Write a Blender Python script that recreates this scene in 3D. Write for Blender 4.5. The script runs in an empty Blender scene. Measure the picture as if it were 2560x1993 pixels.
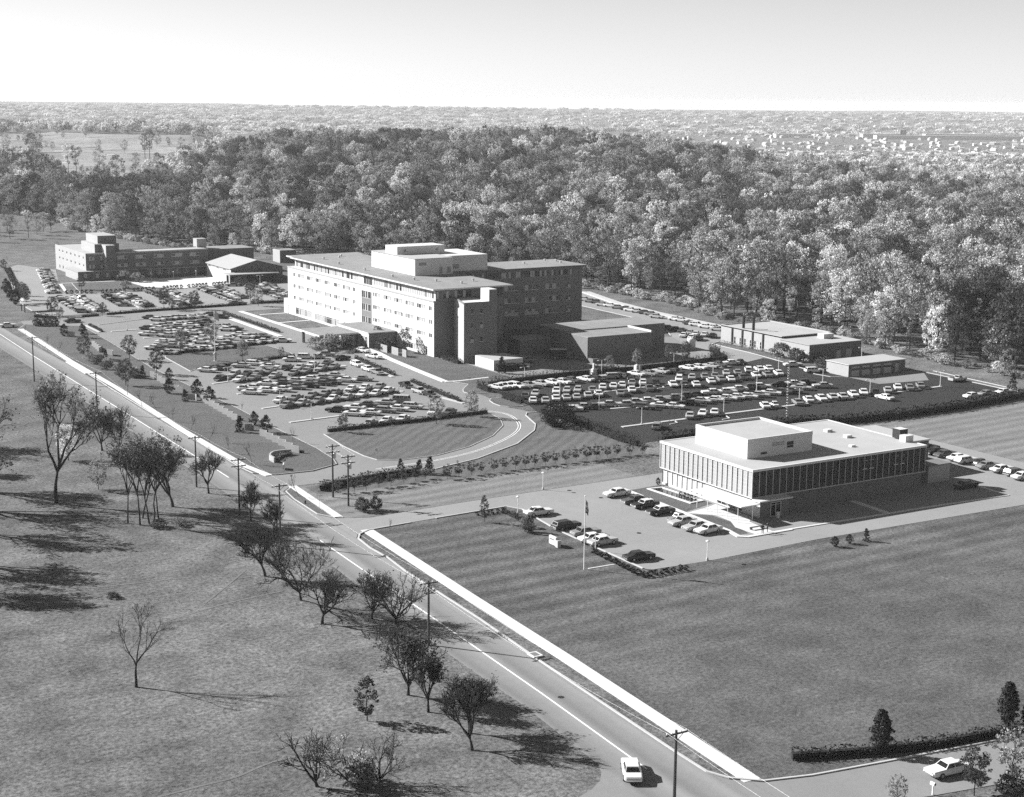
import bpy, math, random
import numpy as np
from mathutils import Vector, Matrix
S = bpy.context.scene
COL = S.collection
PI = math.pi
ORD = ('first second third fourth fifth sixth seventh eighth ninth tenth eleventh twelfth thirteenth fourteenth fifteenth '
       'sixteenth seventeenth eighteenth nineteenth twentieth').split() + ['twenty-' + w for w in
       'first second third fourth fifth sixth seventh eighth ninth'.split()] + ['thirtieth']
SUN_E, SKY_E, EXPO, HAZE_D, HAZE_G, DENOISE = 5.0, .05, 1.32, .00006, .0, False
# ------------------------------------------------------------------ helpers
def tag(o, label=None, cat=None, group=None, kind=None):
    if label: o['label'] = label
    if cat: o['category'] = cat
    if group: o['group'] = group
    if kind: o['kind'] = kind
    return o
def empty(name, x=0, y=0, z=0, rz=0):
    o = bpy.data.objects.new(name, None); COL.objects.link(o)
    o.empty_display_size = .5
    o.location = (x, y, z); o.rotation_euler = (0, 0, rz)
    return o
def thing(name, x, y, label, cat, group=None, z=0, rz=0):
    return tag(empty(name, x, y, z, rz), label, cat, group)
def put(name, mesh, parent=None, loc=(0, 0, 0), rz=0, sc=None):
    o = bpy.data.objects.new(name, mesh); COL.objects.link(o)
    if parent: o.parent = parent
    o.location = loc
    if rz: o.rotation_euler = (0, 0, rz)
    if sc: o.scale = sc if hasattr(sc, '__len__') else (sc, sc, sc)
    return o
def copy_tree(o, parent=None, kids=None):
    kids = kids or children_map()
    c = o.copy(); COL.objects.link(c)
    if parent: c.parent = parent
    for ch in kids.get(o.name, ()): copy_tree(ch, c, kids)
    return c
def children_map():
    m = {}
    for o in bpy.data.objects:
        if o.parent: m.setdefault(o.parent.name, []).append(o)
    return m

class MB:
    """collects faces for one mesh"""
    def __init__(s): s.v = []; s.f = []; s.m = []
    def face(s, pts, mi=0):
        n = len(s.v); s.v.extend(tuple(p) for p in pts); s.f.append(tuple(range(n, n + len(pts)))); s.m.append(mi)
    def box(s, x0, x1, y0, y1, z0, z1, mi=0, top=None, bottom=True):
        a = [(x0, y0), (x1, y0), (x1, y1), (x0, y1)]
        s.prism(a, z0, z1, mi, top, bottom)
    def prism(s, poly, z0, z1, mi=0, top=None, bottom=True):
        n = len(poly); b = len(s.v)
        s.v.extend((p[0], p[1], z0) for p in poly); s.v.extend((p[0], p[1], z1) for p in poly)
        for i in range(n):
            j = (i + 1) % n; s.f.append((b + i, b + j, b + n + j, b + n + i)); s.m.append(mi)
        s.f.append(tuple(b + n + i for i in range(n))); s.m.append(mi if top is None else top)
        if bottom: s.f.append(tuple(b + n - 1 - i for i in range(n))); s.m.append(mi)
    def poly(s, pts, z, mi=0): s.face([(p[0], p[1], z) for p in pts], mi)
    def tube(s, pts, rad, n=6, mi=0, cap=True):
        b = len(s.v); k = len(pts)
        pts = [Vector(p) for p in pts]
        for i, p in enumerate(pts):
            d = (pts[min(i + 1, k - 1)] - pts[max(i - 1, 0)]).normalized()
            a = d.cross(Vector((.31, .95, .1)) if abs(d.x) > .5 else Vector((1, .13, .05))).normalized(); c = d.cross(a)
            r = rad[i] if hasattr(rad, '__len__') else rad
            for q in range(n):
                t = 2 * PI * q / n; w = p + a * (r * math.cos(t)) + c * (r * math.sin(t)); s.v.append((w.x, w.y, w.z))
        for i in range(k - 1):
            for q in range(n):
                q2 = (q + 1) % n; s.f.append((b + i * n + q, b + i * n + q2, b + (i + 1) * n + q2, b + (i + 1) * n + q)); s.m.append(mi)
        if cap:
            s.f.append(tuple(b + (k - 1) * n + q for q in range(n))); s.m.append(mi)
            s.f.append(tuple(b + n - 1 - q for q in range(n))); s.m.append(mi)
    def lathe(s, x, y, prof, n=12, mi=0):
        s.tube([(x, y, z) for r, z in prof], [r for r, z in prof], n, mi)
    def strip(s, pts, w, z0, z1, mi=0, closed=False):
        """a kerb or path: box section along a polyline"""
        P = [Vector((p[0], p[1])) for p in pts]; n = len(P); L = []; R = []
        for i in range(n):
            if closed: d0 = P[i] - P[i - 1]; d1 = P[(i + 1) % n] - P[i]
            else: d0 = P[i] - P[i - 1] if i else P[1] - P[0]; d1 = P[i + 1] - P[i] if i < n - 1 else d0
            d0 = d0.normalized(); d1 = d1.normalized(); t = (d0 + d1).normalized(); nr = Vector((-t.y, t.x))
            q = w / 2 / max(.35, nr.dot(Vector((-d1.y, d1.x)))); L.append(P[i] + nr * q); R.append(P[i] - nr * q)
        for i in range(n if closed else n - 1):
            j = (i + 1) % n
            a, b, c, d = R[i], R[j], L[j], L[i]
            s.face([(p.x, p.y, z1) for p in (a, b, c, d)], mi)
            if z1 - z0 > .01:
                s.face([(a.x, a.y, z0), (b.x, b.y, z0), (b.x, b.y, z1), (a.x, a.y, z1)], mi)
                s.face([(c.x, c.y, z0), (d.x, d.y, z0), (d.x, d.y, z1), (c.x, c.y, z1)], mi)
        if not closed and z1 - z0 > .01:
            for a, d in ((L[0], R[0]), (R[-1], L[-1])):
                s.face([(a.x, a.y, z0), (d.x, d.y, z0), (d.x, d.y, z1), (a.x, a.y, z1)], mi)
    def mesh(s, name, mats, off=(0, 0, 0), smooth=False):
        me = bpy.data.meshes.new(name)
        if any(off): me.from_pydata([(a - off[0], b - off[1], c - off[2]) for a, b, c in s.v], [], s.f)
        else: me.from_pydata(s.v, [], s.f)
        mats = mats if isinstance(mats, (list, tuple)) else [mats]
        for m in mats: me.materials.append(m)
        if len(mats) > 1: me.polygons.foreach_set('material_index', np.array(s.m, dtype=np.int32))
        if smooth: me.polygons.foreach_set('use_smooth', np.ones(len(s.f), dtype=bool))
        me.update(); return me
    def build(s, name, mats, parent=None, smooth=False):
        """vertices are in world metres; a child is stored relative to its thing's base"""
        off = tuple(parent_base(parent)) if parent else (0, 0, 0)
        return put(name, s.mesh(name, mats, off, smooth), parent)
def parent_base(p):
    b = Vector((0, 0, 0))
    while p is not None: b += p.location; p = p.parent
    return b

def arr_mesh(name, V, Q, mat):
    """mesh from numpy arrays: V (n,3), Q (m,k) faces"""
    me = bpy.data.meshes.new(name); m, k = Q.shape
    me.vertices.add(len(V)); me.vertices.foreach_set('co', np.ascontiguousarray(V, dtype=np.float32).ravel())
    me.loops.add(m * k); me.loops.foreach_set('vertex_index', Q.astype(np.int32).ravel())
    me.polygons.add(m); me.polygons.foreach_set('loop_start', np.arange(0, m * k, k, dtype=np.int32))
    me.polygons.foreach_set('loop_total', np.full(m, k, dtype=np.int32))
    for x in (mat if isinstance(mat, (list, tuple)) else [mat]): me.materials.append(x)
    me.update(calc_edges=True); return me
def leaf_arrays(C, size, rng, flat=0.0):
    """one small leaf spray per centre: random quads. flat>0 biases them level"""
    n = len(C); N = rng.normal(size=(n, 3)); N[:, 2] += flat * np.sign(N[:, 2]) * 2
    N /= np.linalg.norm(N, axis=1)[:, None]
    A = np.cross(N, rng.normal(size=(n, 3))); A /= np.linalg.norm(A, axis=1)[:, None] + 1e-9; B = np.cross(N, A)
    s = (size * rng.uniform(.6, 1.35, n))[:, None] * .5; e = s * rng.uniform(.5, .95, (n, 1))
    V = np.stack([C - A * s - B * e * .4, C + A * s * .2 - B * e, C + A * s + B * e * .3, C - A * s * .3 + B * e], 1).reshape(-1, 3)
    return V, np.arange(4 * n).reshape(n, 4)
def join_arrays(parts):
    V = []; Q = []; o = 0
    for v, q in parts: V.append(v); Q.append(q + o); o += len(v)
    return np.concatenate(V), np.concatenate(Q)

# ------------------------------------------------------------------ materials (a black and white place: every colour is a grey)
def nt(name):
    m = bpy.data.materials.new(name); m.use_nodes = True; t = m.node_tree
    b = t.nodes['Principled BSDF']; return m, t, b
def N(t, typ, **kw):
    n = t.nodes.new(typ)
    for k, v in kw.items():
        if k in n.inputs: n.inputs[k].default_value = v
        else: setattr(n, k, v)
    return n
def mth(t, op, a, b=None, c=None):
    n = t.nodes.new('ShaderNodeMath'); n.operation = op
    for i, x in enumerate((a, b, c)):
        if x is None: continue
        if isinstance(x, (int, float)): n.inputs[i].default_value = x
        else: t.links.new(x, n.inputs[i])
    return n.outputs[0]
def noise(t, vec, scale, detail=4, rough=.55, dist=0):
    n = N(t, 'ShaderNodeTexNoise'); n.inputs['Scale'].default_value = scale; n.inputs['Detail'].default_value = detail
    n.inputs['Roughness'].default_value = rough; n.inputs['Distortion'].default_value = dist
    t.links.new(vec, n.inputs['Vector']); return n.outputs['Fac']
def ctr(t, f, amp): return mth(t, 'MULTIPLY_ADD', mth(t, 'SUBTRACT', f, .5), amp, 1.0)      # 1 +- amp/2
def grey(t, val, b):
    c = t.nodes.new('ShaderNodeCombineColor')
    for i in range(3): t.links.new(val, c.inputs[i])
    t.links.new(c.outputs[0], b.inputs['Base Color'])
def co(t, kind='Object', sc=None):
    o = N(t, 'ShaderNodeTexCoord').outputs[kind]
    if sc:
        m = N(t, 'ShaderNodeMapping'); m.inputs['Scale'].default_value = sc; t.links.new(o, m.inputs['Vector']); o = m.outputs[0]
    return o
def mat(name, v, rough=.85, var=.2, scale=.4, fine=None, metal=0, spec=.3, sc=None, bump=0):
    m, t, b = nt(name); b.inputs['Roughness'].default_value = rough; b.inputs['Metallic'].default_value = metal
    b.inputs['Specular IOR Level'].default_value = spec
    if var:
        c = co(t, 'Object', sc); f = ctr(t, noise(t, c, scale), var * 2)
        if fine: f = mth(t, 'MULTIPLY', f, ctr(t, noise(t, c, fine, 3), var * 1.6))
        grey(t, mth(t, 'MULTIPLY', f, v), b)
        if bump:
            bn = N(t, 'ShaderNodeBump'); bn.inputs['Strength'].default_value = bump
            t.links.new(f, bn.inputs['Height']); t.links.new(bn.outputs[0], b.inputs['Normal'])
    else: b.inputs['Base Color'].default_value = (v, v, v, 1)
    return m
def grass_mat(name, v, stripes=None, big=.25, mid=.35, fine=.5, bigs=.018):
    m, t, b = nt(name); b.inputs['Roughness'].default_value = .95; b.inputs['Specular IOR Level'].default_value = .1
    c = co(t)
    f = mth(t, 'MULTIPLY', ctr(t, noise(t, c, bigs, 5, .6, .6), big * 2), ctr(t, noise(t, c, .13, 6, .65, .3), mid * 2))
    f = mth(t, 'MULTIPLY', f, ctr(t, noise(t, c, 1.7, 5, .75), fine * 2))
    cs = co(t, 'Object', (.05, .25, 1)); f = mth(t, 'MULTIPLY', f, ctr(t, noise(t, cs, 1.0, 4, .6, .8), .45))
    if stripes:
        per, ang, amp, fy0, fy1 = stripes        # mower passes: period, direction, strength, where they fade out
        sx = N(t, 'ShaderNodeSeparateXYZ'); t.links.new(c, sx.inputs[0])
        u = mth(t, 'ADD', mth(t, 'MULTIPLY', sx.outputs[0], -math.sin(ang)), mth(t, 'MULTIPLY', sx.outputs[1], math.cos(ang)))
        u = mth(t, 'ADD', u, mth(t, 'MULTIPLY', noise(t, c, .05, 3), 3.0))
        w = mth(t, 'SINE', mth(t, 'MULTIPLY', u, 2 * PI / per))
        if fy1 is not None:
            mr = N(t, 'ShaderNodeMapRange'); t.links.new(sx.outputs[1], mr.inputs['Value'])
            mr.inputs['From Min'].default_value = fy0; mr.inputs['From Max'].default_value = fy1; w = mth(t, 'MULTIPLY', w, mr.outputs[0])
        w = mth(t, 'MULTIPLY', w, mth(t, 'ADD', .3, noise(t, c, .03, 3)))
        f = mth(t, 'MULTIPLY', f, mth(t, 'MULTIPLY_ADD', w, amp, 1.0))
    grey(t, mth(t, 'MAXIMUM', mth(t, 'MULTIPLY', f, v), .012), b)
    bn = N(t, 'ShaderNodeBump'); bn.inputs['Strength'].default_value = .5; bn.inputs['Distance'].default_value = .3
    t.links.new(noise(t, c, 1.1, 5, .7), bn.inputs['Height']); t.links.new(bn.outputs[0], b.inputs['Normal'])
    return m
def asphalt_mat(name, v, lanes=False, patch=.3):
    m, t, b = nt(name); b.inputs['Roughness'].default_value = .9; b.inputs['Specular IOR Level'].default_value = .2
    c = co(t); f = mth(t, 'MULTIPLY', ctr(t, noise(t, c, .06, 5, .6, .4), patch * 1.2), ctr(t, noise(t, c, 3.0, 4, .7), .25))
    f = mth(t, 'MULTIPLY', f, ctr(t, noise(t, c, .5, 3, .5, 1.5), .18))
    if lanes:
        at = N(t, 'ShaderNodeAttribute'); at.attribute_name = 'across'
        u = mth(t, 'ADD', at.outputs['Fac'], mth(t, 'MULTIPLY', mth(t, 'SUBTRACT', noise(t, c, .04, 2), .5), .05))
        w = mth(t, 'SINE', mth(t, 'MULTIPLY', u, 2 * PI * 2)); w2 = mth(t, 'SINE', mth(t, 'MULTIPLY', u, 2 * PI * 4))
        f = mth(t, 'MULTIPLY', f, mth(t, 'ADD', mth(t, 'MULTIPLY_ADD', w, -.17, 1.0), mth(t, 'MULTIPLY', w2, -.06)))
    grey(t, mth(t, 'MULTIPLY', f, v), b); return m
def leaf_mat(name, v, var=.35, trans=.25):
    m, t, b = nt(name); b.inputs['Roughness'].default_value = .8; b.inputs['Specular IOR Level'].default_value = .15
    oi = N(t, 'ShaderNodeObjectInfo'); c = co(t)
    f = mth(t, 'MULTIPLY', ctr(t, oi.outputs['Random'], var * 2), ctr(t, noise(t, c, .9, 3), .7))
    val = mth(t, 'MULTIPLY', f, v); grey(t, val, b)
    tr = N(t, 'ShaderNodeBsdfTranslucent'); cc = t.nodes.new('ShaderNodeCombineColor')
    for i in range(3): t.links.new(val, cc.inputs[i])
    t.links.new(cc.outputs[0], tr.inputs[0]); mx = N(t, 'ShaderNodeMixShader'); mx.inputs[0].default_value = trans
    t.links.new(b.outputs[0], mx.inputs[1]); t.links.new(tr.outputs[0], mx.inputs[2])
    t.links.new(mx.outputs[0], t.nodes['Material Output'].inputs['Surface']); return m
def brick_mat(name, v, var=.3, rough=.9):
    m, t, b = nt(name); b.inputs['Roughness'].default_value = rough; b.inputs['Specular IOR Level'].default_value = .2
    c = co(t); f = mth(t, 'MULTIPLY', ctr(t, noise(t, c, 1.1, 4, .7), var * 1.5), ctr(t, noise(t, c, 6.0, 2, .7), var * 2))
    f = mth(t, 'MULTIPLY', f, ctr(t, noise(t, c, .09, 3), var)); grey(t, mth(t, 'MULTIPLY', f, v), b); return m
def roof_mat(name, v, var=.3):
    m, t, b = nt(name); b.inputs['Roughness'].default_value = .9; b.inputs['Specular IOR Level'].default_value = .25
    c = co(t); f = ctr(t, noise(t, c, .09, 5, .6, 1.2), var * 2.2)
    cs = co(t, 'Object', (1, .15, 1)); f = mth(t, 'MULTIPLY', f, ctr(t, noise(t, cs, .5, 4), var))
    f = mth(t, 'MULTIPLY', f, ctr(t, noise(t, c, 1.6, 4), var * .7)); grey(t, mth(t, 'MULTIPLY', f, v), b); return m
M = {}
M['field'] = grass_mat('rough_meadow_grass', .112, None, .45, 1.0, 1.9)
M['lawn'] = grass_mat('mown_lawn', .095, None, .2, .3, .45)
M['lawn_field'] = grass_mat('striped_field_lawn', .088, (4.6, .03, .26, 150, 184), .4, .7, 1.4, .03)
M['lawn_band'] = grass_mat('striped_roadside_lawn', .16, (4.2, .10, .16, 0, None), .15, .25, .35)
M['lawn_oval'] = grass_mat('striped_island_lawn', .10, (2.6, .75, .16, 0, None), .15, .2, .35)
M['fairway'] = grass_mat('pale_fairway_grass', .20, None, 1.0, .6, .3, .008); M['track'] = mat('worn_grass_track', .125, .95, .5, .3, 2)
M['street'] = asphalt_mat('worn_street_asphalt', .19, True, .15)
M['drive'] = asphalt_mat('worn_grey_asphalt', .19)
M['pale'] = asphalt_mat('pale_asphalt', .225)
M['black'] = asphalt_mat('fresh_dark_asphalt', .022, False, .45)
M['concrete'] = mat('sidewalk_concrete', .52, .9, .12, .5, 3)
M['kerb'] = mat('kerb_concrete', .40, .9, .15, .4, 3)
M['paint'] = mat('road_paint', .75, .7, .15, .6)
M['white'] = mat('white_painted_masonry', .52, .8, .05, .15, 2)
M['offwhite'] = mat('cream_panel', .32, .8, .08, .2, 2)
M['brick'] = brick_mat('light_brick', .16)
M['dbrick'] = brick_mat('dark_and_shaded_brick', .13)  # also a shaded copy of the buff brick, for faces turned from sun
M['mbrick'] = brick_mat('buff_brick', .33, .18)
M['roof'] = roof_mat('gravel_roof', .21)
M['proof'] = roof_mat('pale_gravel_roof', .34, .14)
M['groof'] = mat('pale_sheet_roof', .32, .7, .06, .2)
M['glass'] = mat('dark_window_glass', .012, .08, 0, spec=.5)
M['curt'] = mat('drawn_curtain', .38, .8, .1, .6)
M['curtm'] = mat('half_shaded_blind', .15, .8, .1, .6)
M['frame'] = mat('pale_window_frame', .50, .6, 0)
M['fgrey'] = mat('grey_window_frame', .24, .6, 0)
M['dark'] = mat('dark_paint', .02, .6, 0)
M['metal'] = mat('grey_galvanised_metal', .45, .45, .06, .8, metal=.3)
M['lampm'] = mat('pale_lamp_enamel', .72, .4, 0)
M['wood'] = mat('weathered_pole_wood', .055, .9, .25, 1.2)
M['bark'] = mat('tree_bark', .03, .95, .35, 1.0, 5)
M['barkp'] = mat('pale_tree_bark', .07, .95, .35, 1.0, 5)
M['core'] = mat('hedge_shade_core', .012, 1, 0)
M['tyre'] = mat('tyre_rubber', .012, .9, 0)
M['chrome'] = mat('chrome_bumper', .7, .2, 0, metal=.9)
M['hub'] = mat('hub_cap', .5, .3, 0, metal=.7)
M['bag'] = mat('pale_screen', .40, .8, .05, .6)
M['screen_shade'] = mat('shaded_side_screen', .05, 1, .3, .7)
for k, v in dict(w=.60, l=.36, m=.20, d=.065, k=.012).items(): M['car_' + k] = mat('car_paint_' + dict(w='white', l='pale', m='mid', d='dark', k='black')[k], v, .25, 0, spec=.5)
M['lf_p'] = leaf_mat('pale_autumn_leaves', .50, .5); M['lf_m'] = leaf_mat('brown_autumn_leaves', .27, .5)
M['lf_d'] = leaf_mat('dark_autumn_leaves', .075, .4); M['lf_f'] = leaf_mat('haze_tinted_canopy', .46, .3, .35); M['lf_e'] = leaf_mat('evergreen_needles', .022, .25, .1)  # lf_f: far canopy paled so that haze fade sits in its colour
M['lf_h'] = leaf_mat('hedge_leaves', .034, .2, .1); M['lf_t'] = leaf_mat('bare_twigs', .075, .3, 0)
M['skin'] = mat('skin', .35, .6, 0); M['coat'] = mat('dark_cloth', .02, .9, 0); M['hair'] = mat('dark_hair', .015, .7, 0)
# ------------------------------------------------------------------ camera, sun, sky
TH = -1.030
FX, FY_ = math.sin(-TH), 0  # noqa
fx, fy = -math.sin(TH) * 0 + .51496, .85721          # heading of the view on the ground
def ts(x, y): return fx * x + fy * y, fy * x - fx * y     # distance ahead, distance to the right
def from_ts(t, s): return fx * t + fy * s, fy * t - fx * s
cam_d = bpy.data.cameras.new('camera'); cam = bpy.data.objects.new('camera', cam_d); COL.objects.link(cam); S.camera = cam
PITCH, ROLL = .1891, -.0085
r_ = Vector((fy, -fx, 0)); f_ = Vector((fx * math.cos(PITCH), fy * math.cos(PITCH), -math.sin(PITCH))); d_ = f_.cross(r_)
R_ = r_ * math.cos(ROLL) + d_ * math.sin(ROLL); D_ = d_ * math.cos(ROLL) - r_ * math.sin(ROLL)
cam.matrix_world = Matrix(((R_.x, -D_.x, -f_.x, 0), (R_.y, -D_.y, -f_.y, 0), (R_.z, -D_.z, -f_.z, 71), (0, 0, 0, 1)))
cam_d.sensor_width = 36; cam_d.lens = 3900 / 2560 * 36; cam_d.clip_start = 1; cam_d.clip_end = 60000
EL, AZ = math.radians(28.5), math.radians(-50)          # shadows run along AZ
to_sun = Vector((-math.cos(AZ) * math.cos(EL), -math.sin(AZ) * math.cos(EL), math.sin(EL)))
sd = bpy.data.lights.new('sun', 'SUN'); sd.energy = SUN_E; sd.angle = math.radians(.5); sd.color = (1, 1, 1)
so = bpy.data.objects.new('sun', sd); COL.objects.link(so); so.rotation_euler = to_sun.to_track_quat('Z', 'Y').to_euler()
W = bpy.data.worlds.new('World'); S.world = W; W.use_nodes = True; wt = W.node_tree
sky = wt.nodes.new('ShaderNodeTexSky'); sky.sky_type = 'NISHITA'; sky.sun_disc = False
sky.sun_elevation = EL; sky.sun_rotation = math.atan2(to_sun.x, to_sun.y); sky.altitude = 100; sky.dust_density = 0.0; sky.air_density = .85; sky.ozone_density = 1
bw = wt.nodes.new('ShaderNodeRGBToBW'); wt.links.new(sky.outputs[0], bw.inputs[0])
wt.links.new(bw.outputs[0], wt.nodes['Background'].inputs['Color']); wt.nodes['Background'].inputs['Strength'].default_value = SKY_E
S.view_settings.view_transform = 'Standard'; S.view_settings.look = 'None'; S.view_settings.gamma = 1; S.view_settings.exposure = EXPO
cy = S.cycles; cy.max_bounces = 4; cy.diffuse_bounces = 1; cy.glossy_bounces = 2; cy.transmission_bounces = 2; cy.transparent_max_bounces = 4; cy.volume_bounces = 0
cy.use_adaptive_sampling = True; cy.adaptive_threshold = .02; cy.use_denoising = DENOISE; cy.caustics_reflective = False; cy.caustics_refractive = False
cy.sample_clamp_indirect = 4
# ------------------------------------------------------------------ terrain
def sst(a, b, x): x = max(0., min(1., (x - a) / (b - a))); return x * x * (3 - 2 * x)
def lerp_tab(tab, x):
    if x <= tab[0][0]: return tab[0][1]
    for (a, p), (b, q) in zip(tab, tab[1:]):
        if x <= b: return p + (q - p) * (x - a) / (b - a)
    return tab[-1][1]
def wav(t, s, L, ph): return math.sin(t / L + ph) * math.cos(s / (L * 1.3) + ph * 2.1) + .5 * math.sin((t + s) / (L * .6) + ph * 3)
RIDGE = [(-.30, 8), (-.20, 14), (-.15, 20), (-.05, 22), (.03, 24), (.10, 18), (.18, 7), (.26, 1), (.4, 0)]
def terrain(t, s):
    if t < 640: return 0.
    a = s / t
    hill = lerp_tab(RIDGE, a) * sst(640, 1150, t)
    e0 = lerp_tab([(.05, 1250), (.18, 1120), (.3, 980)], a); zc = hill + (-24 - hill) * sst(e0, e0 + 650, t)
    zl = 4 * sst(800, 1270, t) + 4 * sst(1270, 1900, t) + 10 * sst(1900, 2400, t); zl += (-20 - zl) * sst(2600, 3600, t)
    w = sst(-.155, -.205, a) if a < -.155 else 0.
    zl += 2.2 * wav(t, s, 75, 1.1) * sst(1250, 1450, t); z = zc * (1 - w) + zl * w
    if t > 800: z += wav(t, s, 160, .7) * 1.0 * sst(800, 1400, t)
    if t > 3500:
        k = sst(4200, 8800, t); z += k * (36 + 6 * wav(t, s, 900, 1.3) + 5 * wav(t, s, 420, .4)) + (k * 10 * sst(0, -.25, a) if a < 0 else 0)
        z += 5 * sst(3500, 5000, t) * wav(t, s, 600, 2.2)
    return min(z, 30)
def tz(x, y): return terrain(*ts(x, y))
T = [-260, -150, -60, 0, 60, 100, 140, 180, 220, 260, 300, 340, 380, 420, 460, 500, 540, 580, 620, 660]
while T[-1] < 11500: T.append(T[-1] + max(22, T[-1] * .022))
K = 90; V = []; F = []
for t in T:
    wd = 420 + max(t, 0) * .62
    for k in range(K + 1):
        s = wd * (2 * k / K - 1); x, y = from_ts(t, s); V.append((x, y, terrain(t, s) - .03))
for i in range(len(T) - 1):
    for k in range(K):
        a = i * (K + 1) + k; F.append((a, a + 1, a + K + 2, a + K + 1))
me = bpy.data.meshes.new('ground'); me.from_pydata(V, [], F); me.materials.append(M['field']); me.polygons.foreach_set('use_smooth', np.ones(len(F), dtype=bool)); me.update()
tag(put('ground', me), kind='structure')
def struct(name, mb, mats): return tag(mb.build(name, mats), kind='structure')
# ------------------------------------------------------------------ street
CL = [(0, 88.0), (60, 90.5), (100, 92.6), (128, 94.3), (152, 96), (184, 97.8), (204, 98.8), (227, 100), (275, 102.5), (299, 103.2), (340, 104.2), (402, 105.5), (438, 106.3), (481, 107.7), (620, 112), (760, 117)]
CR = [(0, 94), (60, 96.2), (100, 98.2), (130, 99.7), (160, 101.6), (180, 103.2), (205, 104.4), (226, 105.9), (253, 106.5), (280, 107), (307, 107.8), (335, 108.7), (378, 110), (419, 111), (481, 111.2), (620, 116), (760, 121)]
LE = [(0, 83.5), (60, 86.5), (100, 88.6), (131, 90.3), (150, 92.1), (166, 92.5), (203, 95), (222, 96.6), (280, 98.3), (352, 99.8), (415, 100.8), (480, 101.7), (620, 106), (760, 111)]
ys = list(range(0, 761, 10)); V = []; F = []; AC = []; NC = 10
for y in ys:
    a, b = lerp_tab(LE, y), lerp_tab(CR, y)
    for k in range(NC + 1): V.append((a + (b - a) * k / NC, y, .022)); AC.append(k / NC)
for i in range(len(ys) - 1):
    for k in range(NC): q = i * (NC + 1) + k; F.append((q, q + 1, q + NC + 2, q + NC + 1))
me = bpy.data.meshes.new('street'); me.from_pydata(V, [], F); me.materials.append(M['street'])
me.attributes.new('across', 'FLOAT', 'POINT').data.foreach_set('value', np.array(AC, dtype=np.float32)); me.update()
tag(put('street', me), kind='structure')
mb = MB()
mb.strip([(x, y) for y, x in CL if 126 < y < 229], .22, .03, .03); mb.strip([(x, y) for y, x in CL if 270 < y < 770], .22, .03, .03)
# double line of the curving drive
DC = [(130, 267.6), (136.1, 268.0), (143.7, 268.6), (155.2, 272.2), (167.5, 280.2), (175.1, 288.2), (179.1, 296.9), (180, 302.6), (178.5, 306.6), (175, 310.5)]
def smooth(pts, n=6):
    out = []
    for i in range(len(pts) - 1):
        p0, p1, p2, p3 = pts[max(i - 1, 0)], pts[i], pts[i + 1], pts[min(i + 2, len(pts) - 1)]
        for k in range(n):
            u = k / n; out.append(tuple(.5 * (2 * p1[j] + (p2[j] - p0[j]) * u + (2 * p0[j] - 5 * p1[j] + 4 * p2[j] - p3[j]) * u * u + (3 * p1[j] - p0[j] - 3 * p2[j] + p3[j]) * u ** 3) for j in (0, 1)))
    return out + [pts[-1]]
def offset(pts, d):
    P = [Vector(p) for p in pts]; o = []
    for i in range(len(P)):
        t = (P[min(i + 1, len(P) - 1)] - P[max(i - 1, 0)]).normalized(); o.append((P[i].x - t.y * d, P[i].y + t.x * d))
    return o
dcs = smooth(DC)
for d in (-.28, .28): mb.strip(offset(dcs, d), .16, .045, .045)
# stall lines of the front car park
for y0, y1, k in ((365, 361, 1), (330, 326, 1)): pass
struct('road_markings', mb, M['paint'])
# ------------------------------------------------------------------ paved areas
mb = MB()
UP = [(99.4, 124), (100.4, 121.4), (103.2, 119), (108.8, 117.5), (118, 116.2), (125.6, 115.2), (150, 112), (200, 106)]
mb.poly([(92, 124)] + UP + [(200, 96), (150, 102.5), (127.8, 105.7), (116.5, 107.7), (105.5, 110.2), (101, 106), (99, 98), (90, 98)], .016)
LB = [(90.3, 131.5), (89.6, 129.8), (88.3, 128.1), (86.4, 126.8), (83.9, 125.8), (78, 124.6), (60, 121.5), (20, 114)]
mb.poly(LB + [(20, 100), (60, 108), (80, 110), (88, 104), (94, 112), (94, 131)], .010)
struct('side_road', mb, M['drive'])
mb = MB()
mb.poly([(106.6, 253.9), (107.4, 260.1), (109.8, 262.8), (118, 262.6), (130, 262), (140, 262.3), (151.6, 266), (165.8, 274.1), (176.1, 283.9), (179.8, 289.5), (183, 298.9), (184.6, 301.2), (186.5, 301.6),
         (184.5, 308.9), (183.5, 311.2), (184.6, 318.1), (186.4, 320.5), (187, 326.9), (184.5, 328.1), (185.9, 333.3), (190.5, 339), (188.8, 344.7), (186.9, 348), (188.2, 364.9), (190, 384.6), (191.5, 392.8), (191.8, 403), (190.5, 440), (190.6, 496), (240, 497), (240, 512), (120, 506),
         (119, 498.5), (128.7, 491.4), (134.4, 486), (132.6, 450), (128.9, 400), (128.9, 348), (128.8, 338), (127.8, 313), (127.6, 290), (126.6, 279), (125.4, 274.6), (118.7, 271.6), (110.8, 272.2), (107.3, 275.4), (106.8, 280)], .014)
struct('hospital_drive', mb, M['drive'])
mb = MB()
mb.poly([(136, 513.2), (235, 514.5), (240, 566.5), (207, 568.5), (191, 566), (163, 564.5), (152, 570), (153.5, 590), (158, 602), (170, 652), (161, 680), (155, 669), (136.6, 584), (130.3, 541), (129.6, 520), (131, 507)], .012)
struct('dormitory_parking_lot', mb, M['pale'])
mb = MB(); mb.poly([(191, 566.4), (216.4, 569.6), (218.4, 578), (218.4, 604.5), (190, 602), (183.2, 599.5), (184, 577.5), (191, 571)], .02); struct('forecourt', mb, M['concrete'])
mb = MB()
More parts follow.
